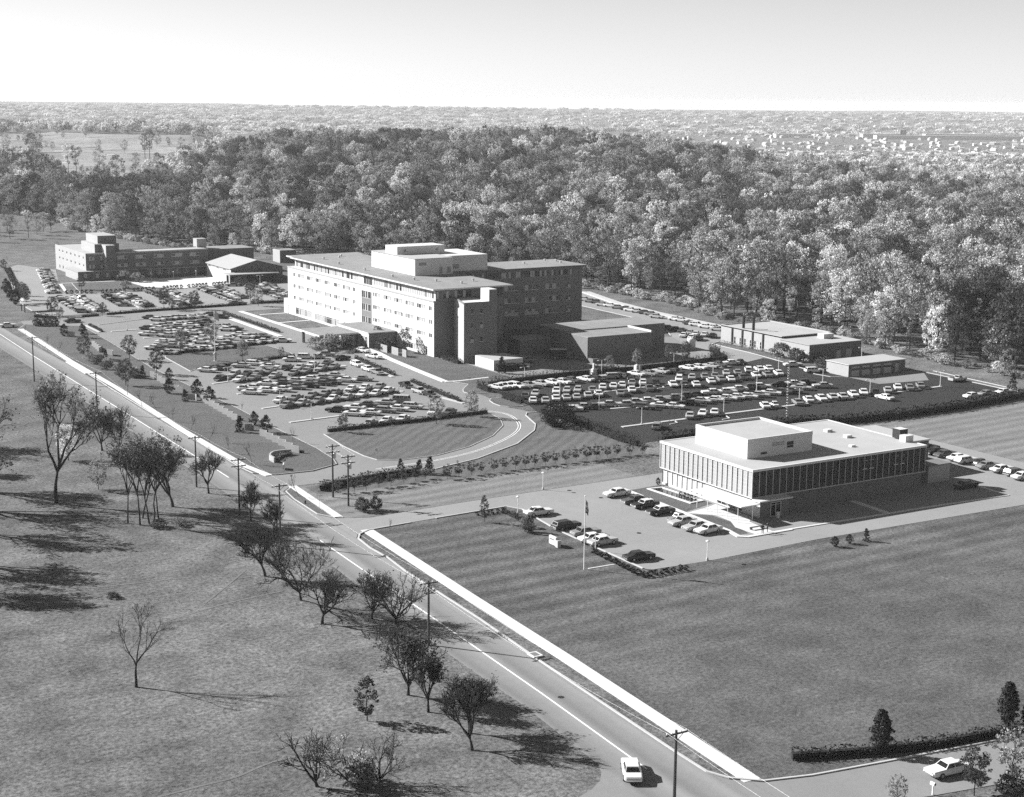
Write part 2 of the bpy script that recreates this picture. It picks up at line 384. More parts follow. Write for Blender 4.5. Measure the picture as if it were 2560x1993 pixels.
mb.poly([(187.5, 300.9), (190.3, 309), (190.9, 312), (191.5, 327), (194, 337.2), (262.5, 335.5), (263, 327.6), (284.6, 336.2), (287.3, 316), (284.4, 301.4), (300, 300.5), (308.5, 298.5), (306.6, 262), (256, 257.5), (241, 259), (232, 262), (187.4, 262), (188.2, 289)], .012)
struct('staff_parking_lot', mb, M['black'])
mb = MB()
mb.poly([(263, 336), (263, 328), (285, 336.5), (287.5, 346), (288, 360), (289, 366), (312, 366), (313.5, 384), (314, 427), (318, 457), (326, 487), (330, 530), (300, 530), (301.6, 455), (300.2, 406), (286, 381), (274, 352)], .010)
struct('boiler_house_road', mb, M['pale'])
mb = MB(); mb.poly([(207, 337.6), (274, 338.4), (282, 352), (287, 381), (230, 395), (226, 380), (206, 366)], .008); struct('service_yard', mb, M['drive'])
mb = MB()
mb.poly([(104.9, 216.3), (105.6, 225.1), (107, 227.5), (109.4, 229), (123, 230), (137.6, 230.9), (139.2, 227.6), (138.4, 222), (137.4, 214), (137.2, 201), (137.1, 188.2), (138, 187.2), (148, 186.6), (172, 187.6), (222, 186.4), (247, 186.0), (246, 236), (236, 239.4), (171.6, 238), (149.8, 237.6), (131.9, 237.1), (113.3, 235.9), (107.7, 238.5), (105.9, 242.2)], .011)
struct('office_parking_lot', mb, M['pale'])
mb = MB(); mb.poly([(284.4, 301.2), (284.4, 290), (300, 288), (308, 297.8), (305.5, 301.2)], .017); struct('garage_apron', mb, M['drive'])
# lawns that differ from the meadow
mb = MB(); mb.poly([(110.2, 228.6), (104.2, 160), (102.8, 121), (103.6, 119.6), (109, 118), (118, 116.7), (126, 115.8), (200, 107), (330, 92), (330, 186.1), (222, 186.2), (172, 187.3), (148, 186.3), (138, 186.8), (136.8, 188), (136.9, 201), (137.2, 214), (138.2, 222), (138.9, 227.5), (137.4, 230.5), (123, 229.6)], -.008)
struct('field_lawn', mb, M['lawn_field'])
mb = MB(); mb.poly([(109, 238), (113.3, 236.2), (131.9, 237.3), (149.8, 237.8), (171.2, 238.1), (171.2, 261), (184, 258), (187, 262), (188, 289), (187.6, 300.5), (185.6, 301.1), (183.3, 298.5), (180.1, 289.3), (176.4, 283.6), (166, 273.8), (151.8, 265.7), (140, 262), (130, 261.7), (118, 262.2), (110.6, 262.2)], -.006)
struct('roadside_lawn', mb, M['lawn_band'])
mb = MB(); mb.poly([(140, 253.2), (184, 252.4), (187.4, 262), (188.1, 289), (187.6, 300.4), (185.6, 301), (183.4, 298.4), (180.2, 289.2), (176.5, 283.5), (166.1, 273.7), (151.9, 265.6), (140.1, 261.9), (130, 261.6), (118.2, 262.1), (112, 261), (112, 255)], -.001); struct('drive_lawn', mb, M['lawn_oval'])
mb = MB(); mb.poly([(240.5, 186.3), (340, 186.5), (345, 262), (240.5, 256)], -.007); struct('rear_lawn', mb, M['lawn_band'])
# ------------------------------------------------------------------ raised islands and walks with kerbs
def island(name, pts, m, h=.13, kw=.17, sm=0, kname='kerb'):
    p = smooth(pts + [pts[0]], sm)[:-1] if sm else pts
    mb = MB(); mb.poly(p, h - .012); struct(name, mb, m)
    mb = MB(); mb.strip(p, kw, .0, h, closed=True); struct(kname, mb, M['kerb'])
island('drive_island_lawn', [(134.3, 302), (133.6, 295), (133, 289.5), (132.8, 279), (133.6, 274.6), (137.7, 272.1), (146, 272.3), (155.6, 276.2), (165.4, 283.2), (172.8, 291.4), (175.8, 297.7), (177.1, 304.4), (168, 304.2), (150, 303.2)], M['lawn_oval'])
island('entrance_island_lawn', [(190.4, 320.4), (186.6, 320.4), (184.8, 318.1), (183.8, 314.4), (183.7, 311.2), (184.8, 309.2), (188, 308.6), (190.3, 309.4)], M['lawn'])
island('hospital_front_lawn', [(186.4, 334), (184.8, 331), (184.9, 328.4), (187.1, 327.2), (191, 327.4), (193.4, 337.4), (206, 338), (206, 366), (203.4, 380), (202.9, 403), (192.3, 403), (191.9, 392.8), (190.4, 384.6), (188.6, 364.9), (187.2, 348), (189, 345.2), (191, 339.6)], M['lawn'])
island('upper_lot_lawn', [(135.9, 390.9), (137.4, 415.9), (138.5, 418.4), (166, 422.5), (170.2, 421.4), (171, 407), (170, 401.8), (158.9, 400.2), (148.8, 396.4), (138.2, 393.2)], M['lawn'])
island('dormitory_lawn', [(157.4, 571), (163, 602.5), (183, 600.4), (183.8, 577), (190.6, 570.6), (191, 566.6), (165, 565)], M['lawn'])
island('gate_corner_lawn', [(107.4, 281.5), (107.8, 276), (111.2, 272.8), (118.5, 272.3), (125, 275.2), (126.3, 279.6), (127.3, 290), (127.6, 313), (128.5, 338), (128.6, 400), (132.2, 450), (134, 484.5), (128.4, 490.6), (119, 497), (114.8, 488), (112.2, 420), (110.4, 378), (109.1, 335), (108.2, 307)], M['lawn'])
island('south_corner_lawn', [(106.9, 253.9), (107.8, 259.8), (110.1, 262.3), (110.6, 262.3), (109.2, 238), (107.9, 238.9), (106.3, 242.4)], M['lawn'])
mb = MB()
for pts in ([(105.4, 214), (104.4, 205), (103.2, 180), (101.6, 160), (99.7, 130), (99.5, 124.2), (100.6, 121.7), (103.3, 119.3), (108.8, 117.8), (118, 116.5), (125.6, 115.5), (150, 112.3)],
            [(105.2, 214), (105.2, 219), (105.9, 224.9), (107.2, 227.2), (109.5, 228.7), (118, 229.5)], [(137, 188.3), (137.1, 201), (137.3, 214), (138.3, 222), (139.1, 227.6), (137.6, 230.8), (123, 229.9)],
            [(140, 262.1), (151.7, 265.9), (165.9, 273.9), (176.2, 283.7), (180, 289.4), (183.2, 298.8), (184.8, 301), (187.4, 300.8)], [(301.6, 455), (300.3, 423), (300.2, 406), (287, 383)], [(311.6, 297.6), (309.5, 262)], [(308, 298), (307.4, 262)],
            [(285, 328), (287.4, 346), (287.9, 360), (288.6, 364.5), (293, 366.4)], [(283.8, 301.3), (280.5, 304), (279.6, 309.5), (282, 311.8), (284, 325)], [(154.7, 669), (136.4, 583.6), (129.9, 541), (129.2, 520)], [(139.5, 486.2), (156, 492.6), (183, 495.6)]):
    mb.strip(pts, .28, 0, .14)
struct('kerb', mb, M['kerb'])
mb = MB()
for a, b in (((103.9, 119.7), None),):
    IN = [(120, 102.35), (161, 105.25), (190, 106.9), (229.2, 109.4)]; mb.strip([(x, y) for y, x in IN], 2.05, .0, .05)
mb.strip([(108.6, 238.6), (110.3, 262.6)], 1.5, 0, .145)
mb.strip([(109.7, 272.6), (108.5, 282.5), (109.2, 320), (111.8, 377), (112.7, 421), (115.8, 488.3)], 1.5, 0, .142)
mb.strip([(111.4, 400), (112.0, 421)], 1.6, 0, .15)
mb.strip([(187.6, 345.6), (189.2, 364.9), (191.1, 384.6), (192.8, 395), (193.2, 403)], 1.8, 0, .15); mb.strip([(187.4, 345.4), (191.2, 344.6), (200.5, 345.6)], .9, 0, .151)
mb.strip([(190.7, 496), (190.6, 470), (190.8, 426)], 1.6, 0, .15); mb.strip([(193.4, 485.6), (202.5, 485.4)], 1.2, 0, .05); mb.strip([(191, 464.8), (202.5, 465.4)], 1.2, 0, .05)
mb.strip([(181.3, 487), (180.6, 437)], 1.7, 0, .16)                       # walk beside the middle car park
mb.strip([(153.6, 576), (158.5, 602)], 1.2, 0, .06); mb.strip([(153.4, 568.5), (163, 566), (191, 566.5), (207.6, 570)], 1.0, 0, .08)
mb.strip([(159.5, 603.4), (167, 602.8), (183, 602.2)], 1.2, 0, .05); mb.strip([(131, 545), (138, 590), (148, 630)], 1.6, 0, .05)
mb.strip([(160.4, 231.3), (163.2, 230.8), (162.8, 215), (162.2, 199), (161.4, 195.2), (162.6, 194.2), (172, 194.2)], .8, 0, .15)
mb.poly([(163.2, 211.6), (169, 213), (171.4, 214), (171.4, 204), (169, 201.5), (168.6, 195), (164.8, 195), (164.6, 200), (166.4, 203.5), (166.6, 208), (164.6, 210)], .03)
mb.strip([(194.6, 203.6), (194.2, 194.4)], 1.3, 0, .04); mb.strip([(172, 194.4), (205, 193.6), (222.7, 192.6), (223.4, 202)], .5, 0, .13)
struct('sidewalk', mb, M['concrete'])
mb = MB()   # raised concrete strips between the parking rows
for a, b, w in (((132.7, 316.9), (147.4, 318.6), .9), ((133.3, 334.6), (138.4, 335.6), .9), ((134.9, 354.6), (136.6, 354.8), .9), ((134.5, 370.6), (140.5, 371.9), .9),
                ((195.1, 277.3), (296, 279.6), .95), ((201.9, 295.9), (211, 295), .8), ((214.6, 314.5), (236, 314.9), .8), ((138.6, 470.2), (148.1, 470.7), .9), ((143.1, 452.6), (150, 453.4), .9),
                ((177.7, 318), (176, 330.5), 1.0), ((179, 358), (181, 389), 1.1), ((135.5, 486.6), (135.2, 470.6), .8), ((183.6, 557.4), (181.1, 516.6), .5), ((203.4, 556.4), (200.3, 527), .5), ((166, 556), (163.4, 520), .5), ((149.6, 556), (145.9, 519), .5)):
    mb.strip([a, b], w, 0, .16)
for p in ((171.3, 338.8), (174.8, 379.6), (171.4, 320.6), (170.6, 357.2)): mb.lathe(p[0], p[1], [(.9, 0), (.9, .16)], 14)
for (x, y) in ((231, 313.6), (221, 275), (207.4, 276.6), (259, 293.5)):
    mb.strip([(x - 1.2, y - 2.0), (x + 1.2, y - 1.6), (x + 2.4, y + 1.2)], .25, 0, .16)
struct('parking_kerb_island', mb, M['kerb'])
mb = MB(); mb.poly([(167.2, 228.7), (170, 228.3), (170.6, 216.8), (167.7, 216.5)], .035); struct('reflecting_pool', mb, M['glass'])
mb = MB(); mb.strip([(167.2, 228.7), (170, 228.3), (170.6, 216.8), (167.7, 216.5)], .45, 0, .2, closed=True); struct('pool_edge', mb, M['concrete'])
mb = MB(); mb.poly([(163.4, 229.8), (171, 230.4), (171.2, 214.6), (163.2, 212.2)], .02); mb.poly([(163, 211), (166, 208), (166.2, 203.4), (164.2, 196), (162.4, 196), (162.8, 200)], .02); mb.poly([(172, 203.6), (223, 203.6), (222.6, 194.6), (172.4, 194.9)], .006); struct('office_lawn', mb, M['lawn'])
mb = MB(); mb.strip([(312.5, 384), (313.6, 427), (317.2, 457), (324.6, 487)], 3.2, -.02, .35); struct('retaining_kerb', mb, M['kerb'])
rb = random.Random(4); mb = MB()
for a, t in ((-.291, 1640), (-.283, 1700), (-.279, 1900), (-.262, 1700), (-.285, 1560), (-.197, 1900), (-.255, 1720), (-.288, 1850)):
    x, y = from_ts(t, a * t); z = terrain(t, a * t)
    mb.prism([(x + math.cos(q * .9) * rb.uniform(5, 9), y + math.sin(q * .9) * rb.uniform(5, 9)) for q in range(7)], z - .5, z + .5)
struct('golf_bunker_sand', mb, M['concrete'])
mb = MB()
for pts in ([(46.4, 147.6), (51.6, 148), (55.2, 148.2), (60.4, 149.9), (68.4, 149.7)], [(40, 224), (47.8, 222.6), (60.9, 220.3), (73.5, 218.5)], [(72.5, 205.4), (76.5, 209.8), (83.4, 217.6)], [(64.7, 200.3), (74.2, 203.6), (84.5, 205.3)], [(46.3, 216.1), (53, 216.4), (63.1, 212.3), (74.5, 211)]): mb.strip(smooth(pts, 4), .38, -.004, -.004)
struct('worn_track', mb, M['track'])
mb = MB()
for x, y in ((153.8, 235.1), (140.3, 221.9), (148.2, 205.1), (155.9, 227.8), (102, 236), (97.4, 150), (164, 310), (150, 328)): mb.lathe(x, y, [(.42, .0), (.42, .035)], 14)
struct('manhole_cover', mb, M['black'])
# ------------------------------------------------------------------ buildings
def facade(mb, ax, c, sg, u0, u1, z0, z1, ops=(), dep=.18, mi=0):
    """a wall face in the plane x=c or y=c looking along sg, with real openings (u0,u1,z0,z1)"""
    P = (lambda u, z, d=0: (c - sg * d, u, z)) if ax == 'x' else (lambda u, z, d=0: (u, c - sg * d, z))
    us = sorted({u0, u1, *[o[0] for o in ops], *[o[1] for o in ops]}); zs = sorted({z0, z1, *[o[2] for o in ops], *[o[3] for o in ops]})
    flip = (sg > 0) == (ax == 'y')
    def q(*p): mb.face(p[::-1] if flip else p, mi)
    for a, b in zip(us, us[1:]):
        run = None
        for lo, hi in zip(zs, zs[1:]):
            m, n = (a + b) / 2, (lo + hi) / 2
            hole = any(o[0] < m < o[1] and o[2] < n < o[3] for o in ops)
            if hole:
                if run: q(P(a, run[0]), P(b, run[0]), P(b, run[1]), P(a, run[1])); run = None
            else: run = (run[0], hi) if run else (lo, hi)
        if run: q(P(a, run[0]), P(b, run[0]), P(b, run[1]), P(a, run[1]))
    for a, b, lo, hi in ops:
        q(P(a, lo), P(b, lo), P(b, lo, dep), P(a, lo, dep)); q(P(a, hi, dep), P(b, hi, dep), P(b, hi), P(a, hi))
        q(P(a, lo), P(a, lo, dep), P(a, hi, dep), P(a, hi)); q(P(b, lo, dep), P(b, lo), P(b, hi), P(b, hi, dep))
def pbox(mb, ax, c, sg, u0, u1, z0, z1, d0, d1, mi=0):
    a, b = sorted((c - sg * d0, c - sg * d1))
    if ax == 'x': mb.box(a, b, u0, u1, z0, z1, mi)
    else: mb.box(u0, u1, a, b, z0, z1, mi)
def window(par, ax, c, sg, o, dep, panes, fr=.05, rail=None, name='window', frame='frame', sill=True):
    """one window: frame bars, panes (g dark glass, c curtain, m blind) and a sill"""
    u0, u1, z0, z1 = o; mb = MB(); n = len(panes); w = (u1 - u0) / n
    for i, k in enumerate(panes):
        a, b = u0 + w * i, u0 + w * (i + 1); d = dep - .03
        P = (lambda u, z: (c - sg * d, u, z)) if ax == 'x' else (lambda u, z: (u, c - sg * d, z))
        f = [P(a, z0), P(b, z0), P(b, z1), P(a, z1)]
        if (sg > 0) == (ax == 'y'): f = f[::-1]
        mb.face(f, {'g': 1, 'c': 2, 'm': 3, 'h': 1}[k])
        if k == 'h':
            zz = z0 + (z1 - z0) * .55; pbox(mb, ax, c, sg, a + .03, b - .03, z0 + .02, zz, dep - .05, dep - .032, 2)
        if i: pbox(mb, ax, c, sg, a - fr / 2, a + fr / 2, z0, z1, dep - .09, dep - .028)
    for a, b, lo, hi in ((u0, u0 + fr, z0 + fr, z1 - fr), (u1 - fr, u1, z0 + fr, z1 - fr), (u0, u1, z0, z0 + fr), (u0, u1, z1 - fr, z1)): pbox(mb, ax, c, sg, a, b, lo, hi, dep - .1, dep - .026)
    if rail: pbox(mb, ax, c, sg, u0, u1, z0 + (z1 - z0) * rail - .03, z0 + (z1 - z0) * rail + .03, dep - .085, dep - .027)
    if sill: pbox(mb, ax, c, sg, u0 - .08, u1 + .08, z0 - .09, z0 - .003, -.06, dep)
    return mb.build(name, [M[frame], M['glass'], M['curt'], M['curtm']], par)
rw = random.Random(11)
def rp(n, pool='ccccmgc'): return [rw.choice(pool) for _ in range(n)]
def wing_box(mb, x0, x1, y0, y1, z0, z1, faces, mi=0, ops={}, dep=.18):
    for f in faces:
        ax, c, sg, a, b = {'w': ('x', x0, -1, y0, y1), 'e': ('x', x1, 1, y0, y1), 's': ('y', y0, -1, x0, x1), 'n': ('y', y1, 1, x0, x1)}[f]
        facade(mb, ax, c, sg, a, b, z0, z1, ops.get(f, ()), dep, mi)
def roofed(par, x0, x1, y0, y1, z, over, th, m='roof', edge='white', name='roof'):
    mb = MB(); mb.box(x0 - over, x1 + over, y0 - over, y1 + over, z, z + th, 0, 1); return mb.build(name, [M[edge], M[m]], par)
def parapet_roof(par, x0, x1, y0, y1, z, h, wm, rm='roof', w=.35, name='roof'):
    """a roof sheet sunk behind a parapet"""
    mb = MB(); mb.box(x0 + w, x1 - w, y0 + w, y1 - w, z - .3, z - .02, 1)
    for a, b, c, d in ((x0, x0 + w, y0, y1), (x1 - w, x1, y0, y1), (x0 + w, x1 - w, y0, y0 + w), (x0 + w, x1 - w, y1 - w, y1)): mb.box(a, b, c, d, z - .31, z + h, 0)
    return mb.build(name, [M[wm], M[rm]], par)

# ---- the hospital
H = thing('hospital_building', 214, 430, 'large five storey hospital with white front, flat overhanging roofs and a brick stair tower', 'building')
FRONT = 203.0; ops = []
rows = [(12.98, 14.2), (9.22, 10.42), (5.42, 6.55)]
cols = [(477.2, 479.3)] + [(470.4 - 6.98 * i, 475.2 - 6.98 * i) for i in range(6)] + [(431.5, 433.1)]
cols += [(413.9 - 7.1 * i, 419.1 - 7.1 * i) for i in range(5)] + [(381.7, 383.5)]
wins = [(a, b, lo, hi) for lo, hi in rows for a, b in cols]
stair = [(420.5, 426.6, 11.95, 14.05), (420.5, 426.6, 8.1, 10.15), (420.5, 426.6, 4.15, 6.25)]
ground = [(464.6, 477.6, .65, 2.85), (443.2, 461.8, .6, 2.7), (426.6, 440.2, .6, 2.6), (384.4, 386.8, .1, 2.6), (390.2, 399.5, .7, 2.4)]
mb = MB()
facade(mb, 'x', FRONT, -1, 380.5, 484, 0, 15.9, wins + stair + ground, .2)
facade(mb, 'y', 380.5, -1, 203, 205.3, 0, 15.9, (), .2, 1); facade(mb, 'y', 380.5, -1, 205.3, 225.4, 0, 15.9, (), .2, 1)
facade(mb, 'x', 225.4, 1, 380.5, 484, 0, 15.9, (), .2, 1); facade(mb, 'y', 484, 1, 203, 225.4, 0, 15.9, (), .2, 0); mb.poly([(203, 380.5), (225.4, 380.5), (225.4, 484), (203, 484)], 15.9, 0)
mb.box(202.9, 226, 484.003, 487.5, 0, 4.9, 0)                      # low end bay
# top storey set back behind a ledge
tf = [(430.4, 478.0, 16.35, 18.4), (381.6, 419.4, 16.35, 18.4), (420.6, 426.6, 15.98, 18.5)]
facade(mb, 'x', 203.55, -1, 380.55, 479, 15.9, 18.95, tf, .15)
ts_ = [(203.9, 205.3, 16.4, 18.5), (206, 215, 16.4, 18.5), (223.2, 225.2, 16.1, 18.7)]
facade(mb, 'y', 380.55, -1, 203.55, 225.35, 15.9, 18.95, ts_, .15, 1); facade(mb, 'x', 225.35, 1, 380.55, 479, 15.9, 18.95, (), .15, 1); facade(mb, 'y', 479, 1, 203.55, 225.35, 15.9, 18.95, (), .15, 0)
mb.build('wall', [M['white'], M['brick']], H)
for o in wins:
    n = 5 if o[1] - o[0] > 3 else 2
    p = rp(n, 'cccc'); p[-2 if rw.random() < .7 else 0] = rw.choice('ggmc'); p[-1] = rw.choice('mcm')
    window(H, 'x', FRONT, -1, o, .2, p, .06)
for o in stair:
    window(H, 'x', FRONT, -1, o, .2, list('mggcgcgm'), .09, frame='fgrey')
mb = MB()
for lo, hi in ((6.34, 8.0), (10.24, 11.85)): pbox(mb, 'x', FRONT, -1, 420.45, 426.65, lo, hi, -.03, .05)
pbox(mb, 'x', FRONT, -1, 420.2, 420.4, 4.1, 14.1, -.08, .05); pbox(mb, 'x', FRONT, -1, 426.7, 426.9, 4.1, 14.1, -.08, .05); mb.build('stair_panel', M['curtm'], H)
for o, n in zip(ground, (14, 19, 14, 2, 8)): window(H, 'x', FRONT, -1, o, .2, rp(n, 'cccccmg'), .06, .78, sill=False)
for o, n in zip(tf, (44, 34, 8)): window(H, 'x', 203.55, -1, o, .15, rp(n, 'ccccccmg') if n > 8 else list('gggmgmgg'), .05, sill=False)
for o, pn in zip(ts_, ('cm', 'gcgmcggcgg', 'gg')): window(H, 'y', 380.55, -1, o, .15, list(pn), .06, sill=False, frame='fgrey')
mb = MB(); mb.box(202.2, 228, 379.4, 480, 18.95, 19.35, 0, 1); mb.box(203.2, 229.5, 480.003, 485.6, 18.95, 19.35, 0, 1); mb.build('roof', [M['white'], M['roof']], H)
mb = MB(); mb.box(202.82, 203.2, 380.4, 484, 15.62, 15.98); mb.build('ledge', M['offwhite'], H)
# stair tower on the street end
mb = MB()
tw = [(a, b, lo, hi) for a, b in ((207.4, 208.5), (210.3, 211.4)) for lo, hi in ((13.6, 15.0), (9.75, 11.2), (5.8, 7.25))]
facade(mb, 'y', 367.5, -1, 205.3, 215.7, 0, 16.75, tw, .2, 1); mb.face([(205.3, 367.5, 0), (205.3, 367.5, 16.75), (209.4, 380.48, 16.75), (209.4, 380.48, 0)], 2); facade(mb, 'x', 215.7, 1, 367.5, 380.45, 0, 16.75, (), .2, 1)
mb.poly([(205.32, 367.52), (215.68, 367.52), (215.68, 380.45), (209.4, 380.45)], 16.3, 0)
mb.box(205.35, 213.2, 367.503, 367.8, 16.3, 16.76, 1)
mb.strip([(205.5, 367.9), (209.4, 380.3)], .3, 16.3, 16.76, 1)
mb.box(213.2, 215.703, 367.497, 372.2, 16.2, 20.0, 1, 0); mb.face([(213.19, 367.5, 16.3), (213.19, 367.5, 20.0), (213.19, 372.2, 20.0), (213.19, 372.2, 16.3)], 0)
mb.build('stair_tower', [M['white'], M['brick'], M['offwhite']], H)
for o in tw: window(H, 'y', 367.5, -1, o, .2, [rw.choice('ghg')], .07, frame='frame')
# rear cross wing
rwin = [(a, b, lo, hi) for lo, hi in ((12.4, 14.0), (8.45, 10.05), (4.6, 6.2)) for a, b in ((231.5, 237), (239, 244.5), (246.8, 252), (254.3, 259.6), (261.9, 267.3), (269.6, 271.5))]
mb = MB()
facade(mb, 'y', 416, -1, 225.45, 275.8, 0, 15.9, rwin, .2, 0); rt = [(226.5, 272.0, 16.4, 18.3)]
facade(mb, 'y', 416, -1, 225.45, 275.8, 15.9, 19.2, rt, .2, 0); facade(mb, 'x', 275.8, 1, 416, 434, 0, 19.2, (), .2, 0); facade(mb, 'y', 434, 1, 225.45, 275.8, 0, 19.2, (), .2, 0)
mb.build('rear_wing', M['brick'], H)
for o in rwin: window(H, 'y', 416, -1, o, .2, list(rw.choice(('cgcg', 'cgmg', 'mgcg', 'chch'))) if o[1] - o[0] > 3 else ['g', 'h'], .08)
window(H, 'y', 416, -1, rt[0], .2, rp(52, 'ggcmgcgcgg'), .05, sill=True, frame='fgrey')
mb = MB(); mb.box(228.02, 277, 414.9, 435, 19.2, 19.45, 0, 1); mb.build('rear_wing_roof', [M['brick'], M['roof']], H)
# roof plant rooms
mb = MB(); mb.box(213.2, 226, 411.5, 441, 19.353, 24.3, 0); mb.box(226.003, 241, 416.6, 436, 19.45, 24.25, 0); mb.box(214.2, 230.6, 425.2, 433.2, 24.303, 26.8, 0)
mb.box(213, 226.2, 411.3, 441.2, 24.303, 24.42, 1); mb.build('plant_room', [M['white'], M['proof']], H)
for a, b, lo, hi, c in ((214.5, 217, 22.3, 23.2, 411.5), (221.4, 222.4, 19.6, 21.7, 411.5), (224, 225.4, 19.8, 21.6, 411.5), (216.4, 217.2, 25.1, 25.9, 425.2), (227.6, 228.3, 25.2, 26, 425.2), (228, 231, 20.3, 21.6, 416.6)):
    mb = MB(); pbox(mb, 'y', c, -1, a, b, lo, hi, -.04, .05); mb.build('louvre', M['fgrey'], H)
for x, y in ((207, 452), (209, 468), (215.5, 470), (218, 474), (206.6, 432), (208, 402), (212, 396), (216, 388), (206, 412), (222, 392), (260, 426), (271, 431), (272, 423), (273.4, 428)):
    mb = MB(); mb.lathe(x, y, [(.28, 19.3), (.28, 19.9), (.45, 19.92), (.4, 20.1)], 8); mb.build('vent', M['metal'], H)
mb = MB()
for x in (222, 225): mb.tube([(x, 429, 26.7), (x, 429, 30)], .06, 4)
mb.tube([(221, 429, 29.4), (226, 429, 29.4)], .05, 4); mb.build('antenna', M['metal'], H)
# ---- lobby and canopy
E = thing('entrance_lobby', 198, 414, 'low glazed entrance lobby with flat roof against the white hospital front', 'entrance lobby')
mb = MB(); lo_ = [(404.4, 409.8, .15, 3.2), (411, 423, .3, 3.2)]
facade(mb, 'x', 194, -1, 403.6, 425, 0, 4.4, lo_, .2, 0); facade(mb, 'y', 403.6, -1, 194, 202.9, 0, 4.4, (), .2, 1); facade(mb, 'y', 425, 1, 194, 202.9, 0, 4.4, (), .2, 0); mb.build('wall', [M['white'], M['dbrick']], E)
window(E, 'x', 194, -1, lo_[0], .2, list('mgccgc'), .09, .7, 'glazed_door', sill=False); window(E, 'x', 194, -1, lo_[1], .2, list('gcgmcgcgmg'), .09, .7, sill=False)
roofed(E, 194, 202.6, 403.6, 425, 4.4, .2, .22)
E = thing('entrance_canopy', 187, 416, 'flat roofed drive-through canopy on dark piers before the hospital entrance', 'canopy')
mb = MB(); mb.box(181, 193.6, 409.3, 424.4, 3.55, 4.0, 0, 1); mb.build('roof', [M['white'], M['roof']], E)
for x in (182, 187.4, 192.2):
    for y in (410.4, 423):
        mb = MB(); mb.box(x - .25, x + .25, y - .5, y + .5, 0, 3.55); mb.build('pier', M['dark' if x < 185 else 'offwhite'], E)
E = thing('service_shed', 211, 359, 'small white flat roofed shed beyond the hospital lawn, before the stair tower', 'shed')
mb = MB(); mb.box(206.9, 216, 354, 364, 0, 2.7, 0, 0); mb.build('wall', M['white'], E); roofed(E, 207, 215.9, 354.1, 363.9, 2.703, .12, .1, 'proof')
# ---- low windowless block
E = thing('surgical_block', 254, 366, 'low windowless brick block with broad flat roof beside the hospital', 'building')
mb = MB(); mb.box(236.5, 258.3, 353.5, 364.997, 0, 6.8); mb.box(236.5, 271.2, 365, 379.5, 0, 7.15); mb.box(257.9, 258.3, 353.503, 364.99, 6.803, 7.5, 1); mb.build('wall', [M['brick'], M['white']], E)
mb = MB(); mb.box(236.6, 257.89, 353.6, 364.9, 6.803, 7, 0); mb.box(236.6, 271.1, 365.1, 379.4, 7.153, 7.3, 0); mb.build('roof', M['roof'], E)
mb = MB(); mb.box(226, 236.4, 372, 379, 0, 4.3); mb.box(225.8, 236.45, 371.8, 379.2, 4.303, 4.55, 1); mb.build('link_corridor', [M['brick'], M['roof']], E)
E = thing('loading_dock_ramp', 238, 350, 'low brick retaining wall below the windowless block', 'retaining wall')
mb = MB(); mb.strip([(236.7, 361), (236.9, 351.2), (262, 351.8)], .5, 0, 1.3); mb.build('wall', M['brick'], E)
# ---- dormitory
D = thing('dormitory_building', 190, 630, 'L-shaped three storey brick building with stepped roof towers at the far side', 'building')
fw = [(a, b, lo, hi) for lo, hi in ((7.5, 8.85), (4.35, 5.65)) for a, b in ((172.8, 174.9), (177.4, 178.8), (184, 188.2), (191.5, 195.8), (199.1, 203.1), (206.5, 210.9), (214, 218))]
fd = [(196.4, 198.8, .7, 2.9), (200.1, 202.5, .7, 2.9), (203.8, 206.2, .7, 2.9), (207.5, 209.9, .7, 2.9), (211.3, 213.7, .7, 2.9), (215.2, 217.8, .7, 2.85), (191.4, 192.6, .8, 2.6)]
ww = [(a, a + 1.7, lo, lo + 1.05) for lo in (7.8, 4.75) for a in (614.6, 620.5, 626.5, 632.5, 638.5, 644.5, 649.6)] + [(a, a + 1.6, .9, 2.4) for a in (632, 638.5, 645, 650)]
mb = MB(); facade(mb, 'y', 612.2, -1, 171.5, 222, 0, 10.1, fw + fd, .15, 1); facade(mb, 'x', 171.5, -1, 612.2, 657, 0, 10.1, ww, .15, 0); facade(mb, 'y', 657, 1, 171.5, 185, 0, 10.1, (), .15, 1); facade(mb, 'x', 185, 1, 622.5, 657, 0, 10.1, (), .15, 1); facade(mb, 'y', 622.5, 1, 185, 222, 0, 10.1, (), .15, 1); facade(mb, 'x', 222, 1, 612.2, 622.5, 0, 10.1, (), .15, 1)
mb.build('wall', [M['mbrick'], M['dbrick']], D)  # shade painted in: sun-facing wall buff, other walls the darker copy
for o in fw: window(D, 'y', 612.2, -1, o, .15, list(rw.choice(('gcg', 'cgc', 'gcc', 'ccg'))) if o[1] - o[0] > 3 else ['c', 'g', 'c'][:2 + (o[1] - o[0] > 1.8)], .12)
for o in fd: window(D, 'y', 612.2, -1, o, .15, list('mcm') if o[1] - o[0] > 2 else ['g'], .12, .6, sill=False)
for o in ww: window(D, 'x', 171.5, -1, o, .15, ['m', 'g'], .1)
mb = MB(); mb.box(171.85, 184.65, 612.55, 656.65, 9.7, 10.0, 1); mb.box(184.653, 221.65, 612.55, 622.15, 9.7, 9.99, 1)
for a, b, c, d in ((171.497, 171.85, 612.2, 657), (171.85, 222, 612.197, 612.55), (171.85, 185, 656.65, 657), (184.65, 185, 622.5, 656.65), (185, 222, 622.15, 622.5)): mb.box(a, b, c, d, 9.72, 10.25, 0)
mb.build('roof', [M['mbrick'], M['proof']], D)
